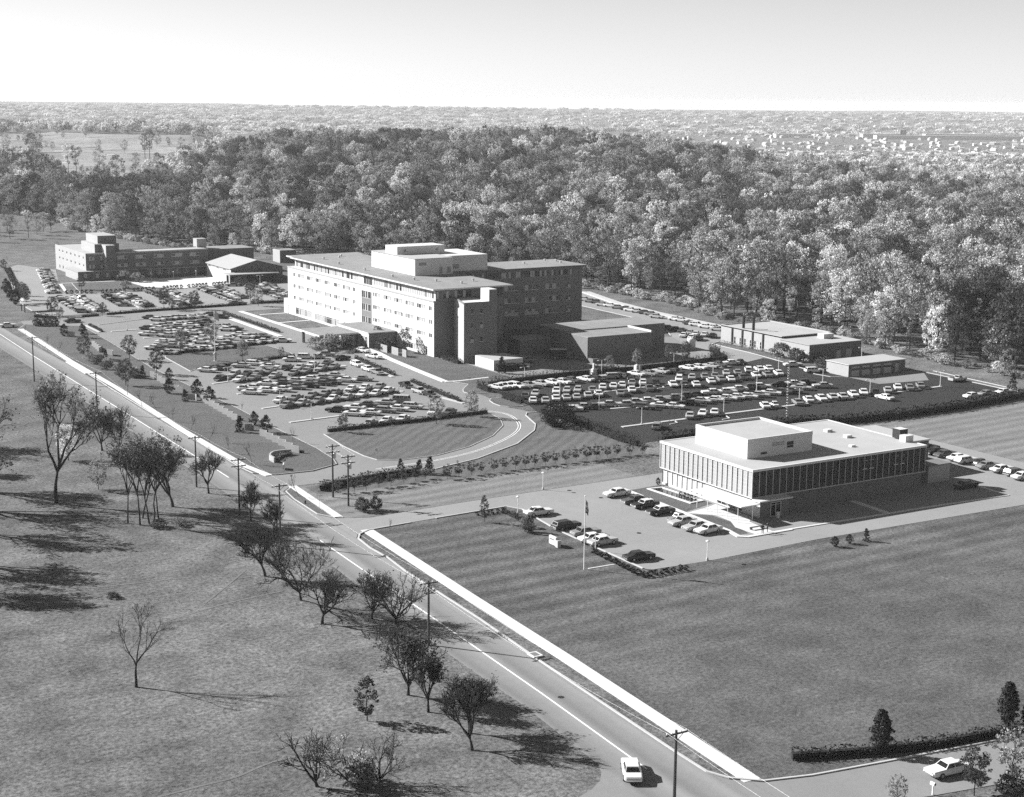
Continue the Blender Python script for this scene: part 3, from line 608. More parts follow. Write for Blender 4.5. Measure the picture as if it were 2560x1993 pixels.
mb = MB(); mb.box(167.6, 171.49, 610, 628, 0, 3.24, 1); mb.box(171.49, 191.2, 609.6, 612.19, 0, 3.24, 1); mb.box(167.4, 171.49, 609.4, 628.2, 3.243, 3.45, 0); mb.box(171.49, 191.4, 609.2, 612.19, 3.243, 3.45, 0); mb.face([(167.59, 628, 0), (167.59, 610, 0), (167.59, 610, 3.24), (167.59, 628, 3.24)], 0); mb.build('ground_storey_bay', [M['mbrick'], M['dbrick']], D)
for a in (170, 174.5, 178.6): window(D, 'y', 610 if a < 171 else 609.6, -1, (a, a + 1.2, .9, 2.5), .02, ['c'], .1)
mb = MB(); mb.box(194.5, 222, 610.3, 612.19, 3.0, 3.2); mb.build('door_hood', M['offwhite'], D)
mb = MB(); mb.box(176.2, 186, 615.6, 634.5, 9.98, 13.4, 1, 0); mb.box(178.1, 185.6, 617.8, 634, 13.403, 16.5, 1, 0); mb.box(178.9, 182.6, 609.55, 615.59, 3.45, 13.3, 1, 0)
mb.face([(176.19, 634.5, 10), (176.19, 615.6, 10), (176.19, 615.6, 13.4), (176.19, 634.5, 13.4)], 0); mb.face([(178.09, 634, 13.4), (178.09, 617.8, 13.4), (178.09, 617.8, 16.5), (178.09, 634, 16.5)], 0); mb.face([(178.89, 615.5, 3.5), (178.89, 609.55, 3.5), (178.89, 609.55, 13.3), (178.89, 615.5, 13.3)], 0); mb.build('roof_tower', [M['mbrick'], M['dbrick']], D)  # lighter faces laid over the sunlit side of the darkened boxes
mb = MB(); mb.box(220.2, 224.3, 620.7, 625.2, 8, 13.5, 0); mb.build('chimney', M['mbrick'], D)
mb = MB(); mb.box(222.003, 243.4, 616.5, 630, 0, 9.4, 0, 1); mb.build('rear_wing', [M['dbrick'], M['roof']], D)
mb = MB(); mb.prism([(188.4, 602.8), (196.6, 600.6), (189.6, 609)], 0, .5); mb.build('entrance_ramp', M['mbrick'], D)
# ---- hall with a gabled roof
G = thing('gabled_hall', 229, 590, 'broad hall with a pale low gabled roof between the dormitory and the hospital', 'building')
x0, x1, xr, y0, y1, ze, zr = 218.5, 240.2, 229.2, 578, 605, 5.2, 8.1; hw = [(580, 603, 3.9, 4.75)]
mb = MB(); facade(mb, 'x', x0, -1, y0, y1, 0, ze, hw, .15, 0); facade(mb, 'x', x1, 1, y0, y1, 0, ze, (), .15, 1); mb.face([(x0, y0, 0), (x1, y0, 0), (x1, y0, ze), (xr, y0, zr), (x0, y0, ze)], 1); mb.face([(x0, y1, 0), (x0, y1, ze), (xr, y1, zr), (x1, y1, ze), (x1, y1, 0)], 1); mb.build('wall', [M['white'], M['dbrick']], G)
window(G, 'x', x0, -1, hw[0], .15, rp(20, 'ccmc'), .08, sill=False)
mb = MB()
for a, za, b, zb in ((x0 - .5, ze - .12, xr, zr + .02), (xr, zr + .02, x1 + .5, ze - .12)):
    c, d = y0 - .6, y1 + .4
    mb.face([(a, c, za + .22), (b, c, zb + .22), (b, d, zb + .22), (a, d, za + .22)]); mb.face([(a, c, za), (a, d, za), (b, d, zb), (b, c, zb)])
    mb.face([(a, c, za), (b, c, zb), (b, c, zb + .22), (a, c, za + .22)]); mb.face([(b, d, zb), (a, d, za), (a, d, za + .22), (b, d, zb + .22)])
    e, ze_ = (a, za) if a < xr - 1 else (b, zb)
    mb.face([(e, c, ze_), (e, c, ze_ + .22), (e, d, ze_ + .22), (e, d, ze_)])
mb.build('roof', M['groof'], G)
mb = MB(); mb.box(215, 235.6, 570.2, 577.98, 3.5, 3.85); mb.build('porch_roof', M['offwhite'], G); mb = MB(); mb.box(215.02, 215.4, 570.3, 571, 0, 3.5); mb.box(216.6, 235.4, 577.3, 577.97, 0, 3.45, 1); mb.box(216, 235, 572, 572.3, 0, 3.45, 1); mb.build('porch_wall', [M['white'], M['dark']], G)
E = thing('utility_block', 266.5, 639, 'small plain brick block at the wood edge behind the gabled hall', 'building'); mb = MB(); mb.box(262.8, 270.5, 635, 643, 0, 5.6, 1, 0); mb.face([(262.79, 643, 0), (262.79, 635, 0), (262.79, 635, 5.6), (262.79, 643, 5.6)], 0); mb.build('wall', [M['mbrick'], M['dbrick']], E); roofed(E, 262.9, 270.4, 635.1, 642.9, 5.603, .15, .15)  # sunlit face in buff, the rest in the shaded brick copy
# ---- boiler house
B = thing('boiler_house', 302, 345, 'long brick boiler house with two dark chimney stacks below the wood', 'building')
bw_ = [(a, a + 3.4, .3, 2.5) for a in (356.5, 351.8, 347.2)]
mb = MB(); facade(mb, 'x', 293, -1, 338.4, 366, 0, 5.1, bw_, .15, 0); facade(mb, 'y', 338.4, -1, 293, 311.8, 0, 5.1, (), .15, 1); facade(mb, 'x', 311.8, 1, 338.4, 366, 0, 5.1, (), .15, 1); facade(mb, 'y', 366, 1, 293, 311.8, 0, 5.1, (), .15, 1); mb.build('wall', [M['mbrick'], M['dbrick']], B)  # buff toward the sun, brick darkened for shade on the other walls
for o in bw_: window(B, 'x', 293, -1, o, .15, list('gccg'), .12, .5)
parapet_roof(B, 293, 311.8, 338.4, 366, 5.1, .25, 'mbrick', 'proof')
for y in (360.6, 355.9, 351.2, 346.5):
    mb = MB(); mb.box(292.75, 292.997, y - .25, y + .25, 0, 5.0); mb.build('pilaster', M['dark'], B)
for x, y in ((294.6, 357.5), (294.9, 353.3)): mb = MB(); mb.lathe(x, y, [(.42, 4.8), (.42, 8.6), (.5, 8.62), (.5, 8.8)], 12); mb.build('chimney', M['dark'], B)
lb = [(293.7, 297.6, .3, 2.7), (302.3, 304, .02, 2.35), (306, 308, .02, 2.5)]; lw = [(326.8, 328.4, 1.6, 2.9)]
mb = MB(); facade(mb, 'x', 292.2, -1, 325.7, 333.1, 0, 4.5, lw, .15, 0); facade(mb, 'x', 292.2, -1, 333.1, 338.39, 0, 4.5, (), .15, 0); facade(mb, 'y', 325.7, -1, 292.2, 311.6, 0, 4.5, lb, .15, 1); facade(mb, 'x', 311.6, 1, 325.7, 338.39, 0, 4.5, (), .15, 1); mb.build('side_wing', [M['mbrick'], M['dbrick']], B)
window(B, 'y', 325.7, -1, lb[0], .15, list('gggg'), .1, .5, frame='fgrey'); window(B, 'x', 292.2, -1, lw[0], .15, ['c'], .1)
for o in lb[1:]: window(B, 'y', 325.7, -1, o, .12, ['c', 'c'], .08, None, 'door', 'frame', False)
mb = MB(); mb.box(292, 311.8, 325.5, 338.38, 4.503, 4.7, 0, 1); mb.box(303.4, 307.2, 332.4, 335, 4.703, 6.0, 2); mb.build('side_wing_roof', [M['mbrick'], M['proof'], M['white']], B)
mb = MB()
for y in (364, 361.2, 358.6, 355, 352, 349, 346): pass
E = thing('garage_building', 294.7, 305.8, 'long low garage with four roller doors and a pale flat roof', 'garage')
gd = [(285.5, 288.4, .02, 2.65), (289.2, 292.1, .02, 2.65), (293.1, 296, .02, 2.65), (297, 299.9, .02, 2.65), (301.2, 302.5, .02, 2.3)]
mb = MB(); facade(mb, 'y', 301.5, -1, 284.4, 304.8, 0, 3.2, gd, .2, 1); facade(mb, 'x', 284.4, -1, 301.5, 310, 0, 3.2, (), .2, 0); facade(mb, 'x', 304.8, 1, 301.5, 310, 0, 3.2, (), .2, 1); facade(mb, 'y', 310, 1, 284.4, 304.8, 0, 3.2, (), .2, 1); mb.build('wall', [M['mbrick'], M['dbrick']], E)  # walls off the sun take the shaded brick copy
for a, b, lo, hi in gd[:4]:
    mb = MB()
    for i in range(5): mb.box(a, b, 301.62, 301.68, lo + i * .526, lo + i * .526 + .5, 1 if i == 3 else 0)
    mb.box(a, b, 301.68, 301.7, lo, hi, 1); mb.build('roller_door', [M['curt'], M['glass']], E)
window(E, 'y', 301.5, -1, gd[4], .15, ['c'], .08, None, 'door', 'frame', False); roofed(E, 284.4, 304.8, 301.5, 310, 3.203, .25, .15, 'proof')
E = thing('storage_tank', 276, 358.4, 'white upright storage tank behind the dark hedge by the boiler road', 'tank'); mb = MB(); mb.lathe(276, 358.4, [(1.3, 0), (1.3, 2.9), (1.1, 3.25), (.5, 3.45), (.1, 3.5)], 20); mb.build('shell', M['white'], E, True); mb = MB(); mb.tube([(276, 358.4, 3.4), (276, 358.4, 3.9)], .15, 8); mb.build('cap', M['metal'], E)
# ---- office building
O = thing('office_building', 193, 218, 'two storey office with louvred panel walls, bright flat roof and a roof block', 'building')
x0, x1, y0, y1, zs, zr = 171.6, 213.1, 204.3, 231.2, 3.2, 8.25
gw = [(230.9 - i * 1.5 - 1.1, 230.9 - i * 1.5, .35, 2.95) for i in range(9)] + [(207.2, 208.6, .1, 2.6), (209.2, 214.4, .1, 2.7)]
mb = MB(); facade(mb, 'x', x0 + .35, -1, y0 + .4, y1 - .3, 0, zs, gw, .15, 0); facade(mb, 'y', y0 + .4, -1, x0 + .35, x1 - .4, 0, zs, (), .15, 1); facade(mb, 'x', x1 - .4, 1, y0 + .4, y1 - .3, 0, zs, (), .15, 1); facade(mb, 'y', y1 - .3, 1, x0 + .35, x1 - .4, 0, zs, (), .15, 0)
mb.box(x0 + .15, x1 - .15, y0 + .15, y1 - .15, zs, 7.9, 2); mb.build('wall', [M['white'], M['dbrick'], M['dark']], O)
for o in gw[:9]: window(O, 'x', x0 + .35, -1, o, .15, ['c'], .06, sill=False)
window(O, 'x', x0 + .35, -1, gw[9], .15, ['g'], .06, sill=False); window(O, 'x', x0 + .35, -1, gw[10], .15, list('gmgg'), .08, .75, 'glazed_door', sill=False)
mb = MB(); nb = 19; stp = (y1 - y0) / nb
for i in range(nb):      # perforated screens between the fins of the front
    a = y0 + i * stp
    for k in range(5): mb.box(x0 + .06, x0 + .13, a + .12 + k * (stp - .2) / 5, a + .12 + (k + .72) * (stp - .2) / 5, zs + .15, 7.85)
for k in range(7): mb.box(x0 + .04, x0 + .058, y0 + .1, y1 - .1, zs + .3 + k * .68, zs + .36 + k * .68)
mb.build('front_screen', M['bag'], O)
mb = MB()
for i in range(nb + 1): mb.box(x0 - .1, x0 + .03, y0 + i * stp - .05, y0 + i * stp + .05, zs + .12, 7.9)
mb.box(x0 - .12, x0 + .14, y0 - .1, y1, zs - .05, zs + .118); mb.build('front_fin', M['white'], O)
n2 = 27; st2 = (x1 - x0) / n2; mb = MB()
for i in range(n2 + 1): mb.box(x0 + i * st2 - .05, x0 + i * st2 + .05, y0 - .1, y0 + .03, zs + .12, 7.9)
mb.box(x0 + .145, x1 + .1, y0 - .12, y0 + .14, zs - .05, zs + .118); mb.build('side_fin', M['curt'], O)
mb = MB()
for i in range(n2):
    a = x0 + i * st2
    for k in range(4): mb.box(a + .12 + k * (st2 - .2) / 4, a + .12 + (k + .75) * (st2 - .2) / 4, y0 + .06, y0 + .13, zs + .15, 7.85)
mb.build('side_screen', M['screen_shade'], O)  # the front's pale screens again, with this side's shade put in their colour
for a in (197.4, 199.0, 205.1, 206.7): mb = MB(); mb.box(a, a + 1.1, y0 - .02, y0 + .05, 5.35, 5.5); mb.box(a, a + 1.1, y0 - .02, y0 + .05, 7.0, 7.06); mb.box(a + .02, a + 1.08, y0 + .052, y0 + .058, 5.5, 7.0, 1); mb.build('window', [M['frame'], M['glass']], O)
mb = MB(); mb.box(x0 - .15, x1 + .15, y0 - .15, y1 + .15, 7.903, 8.2, 0)
for a, b, c, d in ((x0 - .15, x0 + .2, y0 - .15, y1 + .15), (x1 - .2, x1 + .15, y0 - .15, y1 + .15), (x0 + .2, x1 - .2, y0 - .15, y0 + .2), (x0 + .2, x1 - .2, y1 - .2, y1 + .15)): mb.box(a, b, c, d, 8.203, 8.32, 0)
mb.box(x0 + .21, x1 - .21, y0 + .21, y1 - .21, 8.203, 8.23, 1); mb.build('roof', [M['white'], M['proof']], O)
mb = MB(); mb.box(176.2, 191.4, 211.5, 226.6, 8.235, 11.4, 0); mb.build('roof_block', M['white'], O)
parapet_roof(O, 176.17, 191.43, 211.47, 226.63, 11.45, .4, 'white', 'proof', .3, 'roof_block_roof')
for ax_, c_, a, b, lo, hi, k in (('y', 211.5, 179.3, 180.7, 8.75, 9.15, 'dark'), ('y', 211.5, 182, 184.7, 10.0, 10.7, 'offwhite'), ('y', 211.5, 185.4, 186.9, 9.35, 9.78, 'dark'), ('y', 211.5, 185.4, 186.9, 9.86, 10.5, 'dark'), ('x', 176.2, 224.2, 226.3, 9.2, 10.7, 'white')):
    mb = MB(); pbox(mb, ax_, c_, -1, a, b, lo, hi, -.04, .04); mb.build('louvre', M[k], O)
for x, y, a, b, h in ((204.7, 222, 1.3, 1.1, .5), (204.4, 216.2, 1.3, 1.1, .5), (199.6, 209.8, 1.0, .8, .35), (211.5, 208, 2.0, 1.6, 1.2)): mb = MB(); mb.box(x, x + a, y, y + b, 8.233, 8.233 + h); mb.build('roof_vent', M['white'], O)
mb = MB(); mb.box(212.2, 214.2, 210.2, 212.2, 8.4, 10.2, 0, 1); mb.build('cooling_unit', [M['dark'], M['white']], O)
mb = MB(); mb.box(213.12, 226, 216, 231, 0, 5.6, 0); mb.box(213.12, 226.2, 215.8, 231.2, 5.603, 5.9, 1, 2); mb.build('rear_annex', [M['dbrick'], M['white'], M['proof']], O)
mb = MB(); vw = [(203.2, 206.8, 1.6, 2.7)]; facade(mb, 'x', 171.9, -1, 202.4, 207.3, 0, 2.9, (), .1, 0); mb.box(171.91, 178.4, 202.4, 204.65, 0, 2.9, 1); mb.build('vestibule_wall', [M['white'], M['dbrick']], O)
mb = MB(); mb.box(171.5, 179, 202.0, 204.15, 2.903, 3.14); mb.build('vestibule_roof', M['white'], O)
window(O, 'y', 202.4, -1, (174.2, 176.6, .03, 2.6), .0, list('gg'), .1, .82, 'glazed_door', sill=False)
mb = MB(); mb.box(166.4, 170.6, 200.8, 214.8, 2.95, 3.15); mb.build('canopy_roof', M['white'], O)
for y in (202.2, 205, 207.8, 210.6, 213.6):
    mb = MB(); mb.tube([(166.9, y, 0), (166.9, y, 2.95)], .06, 6); mb.build('canopy_post', M['lampm'], O)
mb = MB(); mb.tube([(170.1, 202.2, 0), (170.1, 202.2, 2.95)], .06, 6); mb.build('canopy_post', M['lampm'], O)
E = thing('utility_enclosure', 219.5, 207.8, 'grey boxed louvred enclosure at the dark end of the office', 'enclosure'); mb = MB(); mb.box(216.5, 222.2, 206.6, 210, 0, 3.3); mb.build('wall', M['mbrick'], E); mb = MB(); mb.box(216.3, 222.4, 206.4, 210.2, 3.303, 3.45); mb.build('lid', M['curtm'], E)
E = thing('gate_shelter', 130, 527, 'open roofed shelter on posts by the far street entrance', 'shelter'); mb = MB(); mb.box(126.2, 135.6, 527, 532, 2.5, 2.75); mb.build('roof', M['fgrey'], E)
for x, y in ((126.6, 527.3), (135.2, 527.3), (126.6, 531.7), (135.2, 531.7)): mb = MB(); mb.box(x - .15, x + .15, y - .15, y + .15, 0, 2.5); mb.build('post', M['dark'], E)
# ---- far works and houses in the valley
for i, (px_, t, Lg, h, lab) in enumerate(((.1755, 4250, 85, 9, 'white works shed on the valley floor, shorter and nearer the hospital'), (.232, 4300, 100, 10, 'white works shed with a dark tower beside it in the valley'), (.275, 4150, 380, 9, 'very long low white works building across the valley floor'), (.285, 4400, 220, 12, 'long white works hall behind the longest valley shed'))):
    s = px_ * t; x, y = from_ts(t, s); z = terrain(t, s); E = thing('works_building', x, y, lab, 'factory building', 'white works sheds in the valley', z=z); mb = MB()
    ax = Vector((fy, -fx)); ay = Vector((fx, fy)); q = lambda u, v: (x + ax.x * u + ay.x * v, y + ax.y * u + ay.y * v)
    mb.prism([q(-Lg / 2, 0), q(Lg / 2, 0), q(Lg / 2, 40), q(-Lg / 2, 40)], z - 3, z + h); mb.build('wall', M['white'], E)
    mb = MB(); mb.prism([q(-Lg / 2 - 1, -1), q(Lg / 2 + 1, -1), q(Lg / 2 + 1, 41), q(-Lg / 2 - 1, 41)], z + h + .01, z + h + 1); mb.build('roof', M['proof'], E)
    if i == 1: mb = MB(); mb.prism([q(52, 2), q(68, 2), q(68, 14), q(52, 14)], z - 3, z + 22); mb.build('tower', M['dbrick'], E)
rh = random.Random(8); mb = MB()
for _ in range(900):
    a = rh.uniform(-.02, .36) if rh.random() < .8 else rh.uniform(-.3, .36); t = rh.choice((rh.uniform(1950, 3000), rh.uniform(2900, 4200), rh.uniform(4200, 7000))); 
    if a < -.02 and t < 4000: continue
    s = a * t; x, y = from_ts(t, s); z = terrain(t, s) + 1.0; w, d, h = rh.uniform(8, 16), rh.uniform(7, 10), rh.uniform(2.6, 4); k = rh.uniform(0, PI); cx, sx_ = math.cos(k), math.sin(k)
    c = [(x + cx * u - sx_ * v, y + sx_ * u + cx * v) for u, v in ((-w / 2, -d / 2), (w / 2, -d / 2), (w / 2, d / 2), (-w / 2, d / 2))]; mb.prism(c, z - 6, z + h, 0, bottom=False)
    r0 = ((c[0][0] + c[3][0]) / 2, (c[0][1] + c[3][1]) / 2, z + h + 2.4); r1 = ((c[1][0] + c[2][0]) / 2, (c[1][1] + c[2][1]) / 2, z + h + 2.4); C3 = [(p[0], p[1], z + h + .02) for p in c]; m_ = rh.choice((1, 1, 0))
    mb.face([C3[0], C3[1], r1, r0], m_); mb.face([C3[2], C3[3], r0, r1], m_); mb.face([C3[3], C3[0], r0], 0); mb.face([C3[1], C3[2], r1], 0)
tag(mb.build('valley_houses', [M['white'], M['proof']]), 'scattered pale houses of the far valley town', kind='stuff')
# ------------------------------------------------------------------ trees
def tube3(V, Q, p0, p1, r0, r1, n=3):
    d = p1 - p0; L = np.linalg.norm(d)
    if L < 1e-6: return
    d = d / L; a = np.cross(d, (.3, .9, .2) if abs(d[2]) > .9 else (0, 0, 1.)); a /= np.linalg.norm(a); b = np.cross(d, a); o = len(V)
    for p, r in ((p0, r0), (p1, r1)):
        for q in range(n): t = 2 * PI * q / n; V.append(p + a * (r * math.cos(t)) + b * (r * math.sin(t)))
    for q in range(n): Q.append((o + q, o + (q + 1) % n, o + n + (q + 1) % n, o + n + q))
def rot_about(v, ax, ang):
    return v * math.cos(ang) + np.cross(ax, v) * math.sin(ang) + ax * (ax @ v) * (1 - math.cos(ang))
def bare_tree(seed, h, spread, tr=.024, fork=.22, forks=4, lv=4, kids=(5, 6, 6, 5), up=.12, droop=0, twigr=.028, lean=0, leafs=0, leafsz=.28, thick=1.3):
    """limbs fork again and again; returns wood arrays (trunk and limbs), twig arrays, leaf arrays"""
    R = np.random.default_rng(seed); W0 = ([], []); W1 = ([], []); tips = []
    def grow(p, d, r, L, k):
        tgt = W0 if k <= 1 else W1; n = 4 if k < 2 else (3 if k < 3 else 2); pts = [p]; dd = d
        for i in range(n):
            dd = dd + R.normal(size=3) * (.10 + .05 * k) + np.array((0, 0, up if k else .03)) - np.array((0, 0, droop * k * .05)); dd = dd / np.linalg.norm(dd)
            q = pts[-1] + dd * L / n; r0 = r * (1 - .62 * i / n); r1 = r * (1 - .62 * (i + 1) / n)
            tube3(tgt[0], tgt[1], pts[-1], q, max(r0, twigr), max(r1, twigr), 7 if k == 0 else (5 if k == 1 else 3)); pts.append(q)
        if k >= lv: tips.append(pts[-1]); return
        m = kids[min(k, len(kids) - 1)] + int(R.integers(0, 2)); ph = R.uniform(0, 6.28)
        for j in range(m):
            f = 1.0 if (j == 0 and k) else R.uniform(.45 if k else .75, 1.0); i = min(n - 1, int(f * n)); u = f * n - i if i < n - 1 or f < 1 else 1
            q = pts[i] + (pts[i + 1] - pts[i]) * min(u, 1); ang = R.uniform(.35, .75) * spread if j or k == 0 else .15
            if k == 0: ang = R.uniform(.25, .75) * spread; ph2 = ph + j * 6.28 / m
            else: ph2 = ph + j * 2.4
            a = np.cross(dd, (.2, .9, .3)); a /= np.linalg.norm(a); a = rot_about(a, dd, ph2); nd = rot_about(dd, a, ang)
            grow(q, nd, r * (.50 if k else .62) * R.uniform(.8, 1.15), L * (R.uniform(1.5, 2.0) * (1 - fork) / fork * .32 if k == 0 else R.uniform(.45, .68)), k + 1)
    grow(np.array((0, 0, -.15)), np.array((lean, 0, 1.)), h * tr * thick, h * fork, 0)
    allv = np.array(W0[0] + W1[0]); sc = h / allv[:, 2].max()
    W = (np.array(W0[0]) * sc, np.array(W0[1])); X = (np.array(W1[0]) * sc, np.array(W1[1])); lf = None
    if leafs:
        tp = np.array(tips) * sc; c = tp[R.integers(0, len(tp), leafs)] + R.normal(size=(leafs, 3)) * .3; lf = leaf_arrays(c, leafsz, R)
    return W, X, lf
def crown_cloud(seed, h, base, rad, K, n, size, shape='round', dens=.9, flat=0.):
    """leaf sprays gathered in clumps through the crown's volume, with gaps between the clumps"""
    R = np.random.default_rng(seed); cs = []
    while len(cs) < K:
        u = R.uniform(0, 1); z = base + (h - base) * u
        if shape == 'round': pr = math.sqrt(max(0, 1 - (2 * u - 1) ** 2 * .92)) * (1 - .15 * u)
        elif shape == 'cone': pr = (1 - u) ** .8 * .95 + .06
        elif shape == 'column': pr = min(1, 3.2 * (u + .06), 1.75 * (1.02 - u) ** .7)
        elif shape == 'vase': pr = (.30 + .8 * u) * math.sqrt(max(.02, 1 - max(0, u - .65) ** 2 * 7.5))
        else: pr = math.sqrt(max(0, 1 - (2 * u - 1) ** 2))
        rr = rad * pr * R.uniform(.25, 1.0) ** .5 * R.uniform(.8, 1.12); t = R.uniform(0, 6.28); cs.append((rr * math.cos(t), rr * math.sin(t), z))
    cs = np.array(cs); cr = rad * .21 * R.uniform(.6, 1.35, K) * dens
    idx = np.repeat(np.arange(K), n); d = R.normal(size=(K * n, 3)); d /= np.linalg.norm(d, axis=1)[:, None]; d[:, 2] *= .75
    C = cs[idx] + d * (cr[idx] * R.uniform(.35, 1.0, K * n) ** .6)[:, None]; C[:, 2] = np.maximum(C[:, 2], base * .6 + .05)
    return cs, leaf_arrays(C, size, R, flat)
def limb_arrays(seed, h, top, r, cs, every=3, lowest=.3, bend=.02):
    R = np.random.default_rng(seed); V = []; Q = []; n = 6; pts = [np.array((0, 0, -.3))]
    for i in range(1, n + 1): z = top * i / n; pts.append(np.array((R.normal() * bend * z, R.normal() * bend * z, z)))
    for i in range(n): tube3(V, Q, pts[i], pts[i + 1], r * (1 - .78 * i / n), r * (1 - .78 * (i + 1) / n), 7)
    for c in cs[::every]:
        z0 = max(lowest * h, c[2] - np.hypot(c[0], c[1]) * R.uniform(.6, 1.2)); z0 = min(z0, top * .98); i = min(n - 1, int(z0 / top * n)); f = z0 / top * n - i
        a = pts[i] + (pts[i + 1] - pts[i]) * f; m = (a + c) / 2 + np.array((0, 0, .06 * h * R.uniform(0, 1))); tube3(V, Q, a, m, r * .3, r * .19, 4); tube3(V, Q, m, c, r * .19, r * .06, 3)
    return np.array(V), np.array(Q)
TR = {}
def tree_tpl(key, seed, h, rad, base, K, n, size, leaf, shape='round', bark='bark', tr=.014, every=3, lowest=.3, dens=.9, twigs=0, flat=0.):
    cs, lf = crown_cloud(seed, h, base, rad, K, n, size, shape, dens, flat); tv = limb_arrays(seed + 1, h, h * .86, h * tr, cs, every, lowest)
    if twigs:
        R = np.random.default_rng(seed + 5); V = []; Q = []
        for c in cs:
            for _ in range(twigs):
                d = R.normal(size=3); d[2] = abs(d[2]) + .5; d /= np.linalg.norm(d); tube3(V, Q, c - d * rad * .12, c + d * rad * R.uniform(.12, .3) + R.normal(size=3) * .3, .045, .02, 3)
        tw = (np.array(V), np.array(Q))
    tm = arr_mesh(key + '_trunk', *tv, M[bark]); 
    if twigs:
        v, q = join_arrays([lf, tw]); cm = arr_mesh(key + '_crown', v, q, [M[leaf], M['lf_t']]); mi = np.zeros(len(q), dtype=np.int32); mi[len(lf[1]):] = 1; cm.polygons.foreach_set('material_index', mi)
        v, q = join_arrays([lf, tw, tv]); jm = arr_mesh(key + '_whole', v, q, [M[leaf], M['lf_t'], M[bark]]); mi = np.zeros(len(q), dtype=np.int32); mi[len(lf[1]):] = 1; mi[len(lf[1]) + len(tw[1]):] = 2; jm.polygons.foreach_set('material_index', mi)
    else:
        cm = arr_mesh(key + '_crown', *lf, M[leaf]); v, q = join_arrays([lf, tv]); jm = arr_mesh(key + '_whole', v, q, [M[leaf], M[bark]]); mi = np.zeros(len(q), dtype=np.int32); mi[len(lf[1]):] = 1; jm.polygons.foreach_set('material_index', mi)
    TR[key] = (tm, cm, jm)
def plant(name, key, x, y, h, label, cat='tree', group=None, z=None, rz=None, hz=None, rnd=random.Random(3)):
    """a tree or shrub as a thing: trunk and crown"""
    t = thing(name, x, y, label, cat, group, z=tz(x, y) if z is None else z); k = h / BASEH[key]; a = rnd.uniform(0, 6.28) if rz is None else rz
    s = (k * (hz or 1), k * (hz or 1), k)
    put('trunk', TR[key][0], t, rz=a, sc=s); put('crown', TR[key][1], t, rz=a, sc=s); return t
BASEH = {}
def T_(key, seed, h, *a, **k): BASEH[key] = h; tree_tpl(key, seed, h, *a, **k)
# wood trees (20 to 25 m)
T_('oak_pale', 1, 22, 7.4, 6, 52, 52, .66, 'lf_p', tr=.013, dens=1.15)
T_('oak_brown', 2, 22, 7.6, 5.5, 52, 48, .64, 'lf_m', tr=.014, twigs=3, dens=1.15)
T_('oak_dark', 3, 23, 7.8, 5.5, 56, 56, .62, 'lf_d', tr=.015, dens=1.15)
T_('tall_pale', 4, 26, 5.4, 10, 44, 40, .62, 'lf_p', 'vase', tr=.012, twigs=5, dens=1.15)
T_('tall_brown', 5, 25, 6.0, 10, 42, 28, .60, 'lf_m', 'vase', tr=.013, twigs=9, bark='barkp', dens=1.1)
T_('thin_bare', 6, 25, 6.2, 9, 60, 4, .5, 'lf_m', 'vase', tr=.015, twigs=18)
T_('oak_small', 7, 15, 5.6, 3.0, 44, 46, .58, 'lf_p', tr=.013, dens=1.15)
T_('oak_mid', 8, 20, 7.0, 4.5, 50, 50, .62, 'lf_m', tr=.013, dens=1.15)
# grounds trees
T_('evergreen', 21, 4, 1.35, .25, 90, 24, .2, 'lf_e', 'column', tr=.02, dens=1.2, every=9)
T_('spruce', 22, 4, 1.3, .2, 90, 24, .18, 'lf_e', 'cone', tr=.02, dens=1.0, every=9)
T_('maple', 23, 6.5, 2.2, 1.6, 90, 26, .23, 'lf_d', 'round', tr=.014, dens=.95)
T_('maple_pale', 24, 6.5, 2.0, 1.5, 70, 18, .24, 'lf_m', 'round', tr=.014, dens=1.0, twigs=2)
T_('young', 25, 2.2, .92, .7, 32, 20, .15, 'lf_d', 'round', tr=.016, dens=1.15)
T_('bush', 26, 1.5, 1.2, .1, 60, 24, .17, 'lf_d', 'ball', tr=.03, dens=1.15, every=6, lowest=.05)
T_('bush_pale', 27, 1.5, 1.3, .1, 60, 18, .18, 'lf_m', 'ball', tr=.03, dens=1.2, every=4, lowest=.05)
T_('yew', 28, 1.0, .5, .05, 26, 22, .14, 'lf_h', 'ball', tr=.04, dens=1.5, every=6, lowest=.05)
T_('big_bush', 29, 5, 4.0, .2, 170, 34, .26, 'lf_e', 'ball', tr=.03, dens=.95, every=7, lowest=.08)
T_('arbor', 30, 5, 1.1, .1, 190, 30, .2, 'lf_h', 'column', tr=.02, dens=1.4, every=12)
T_('under', 31, 4, 3.2, .2, 60, 26, .42, 'lf_p', 'ball', tr=.02, every=5, lowest=.05)
T_('oakyoung', 32, 5.4, 1.35, .9, 60, 20, .26, 'lf_d', 'column', tr=.013, dens=1.1)

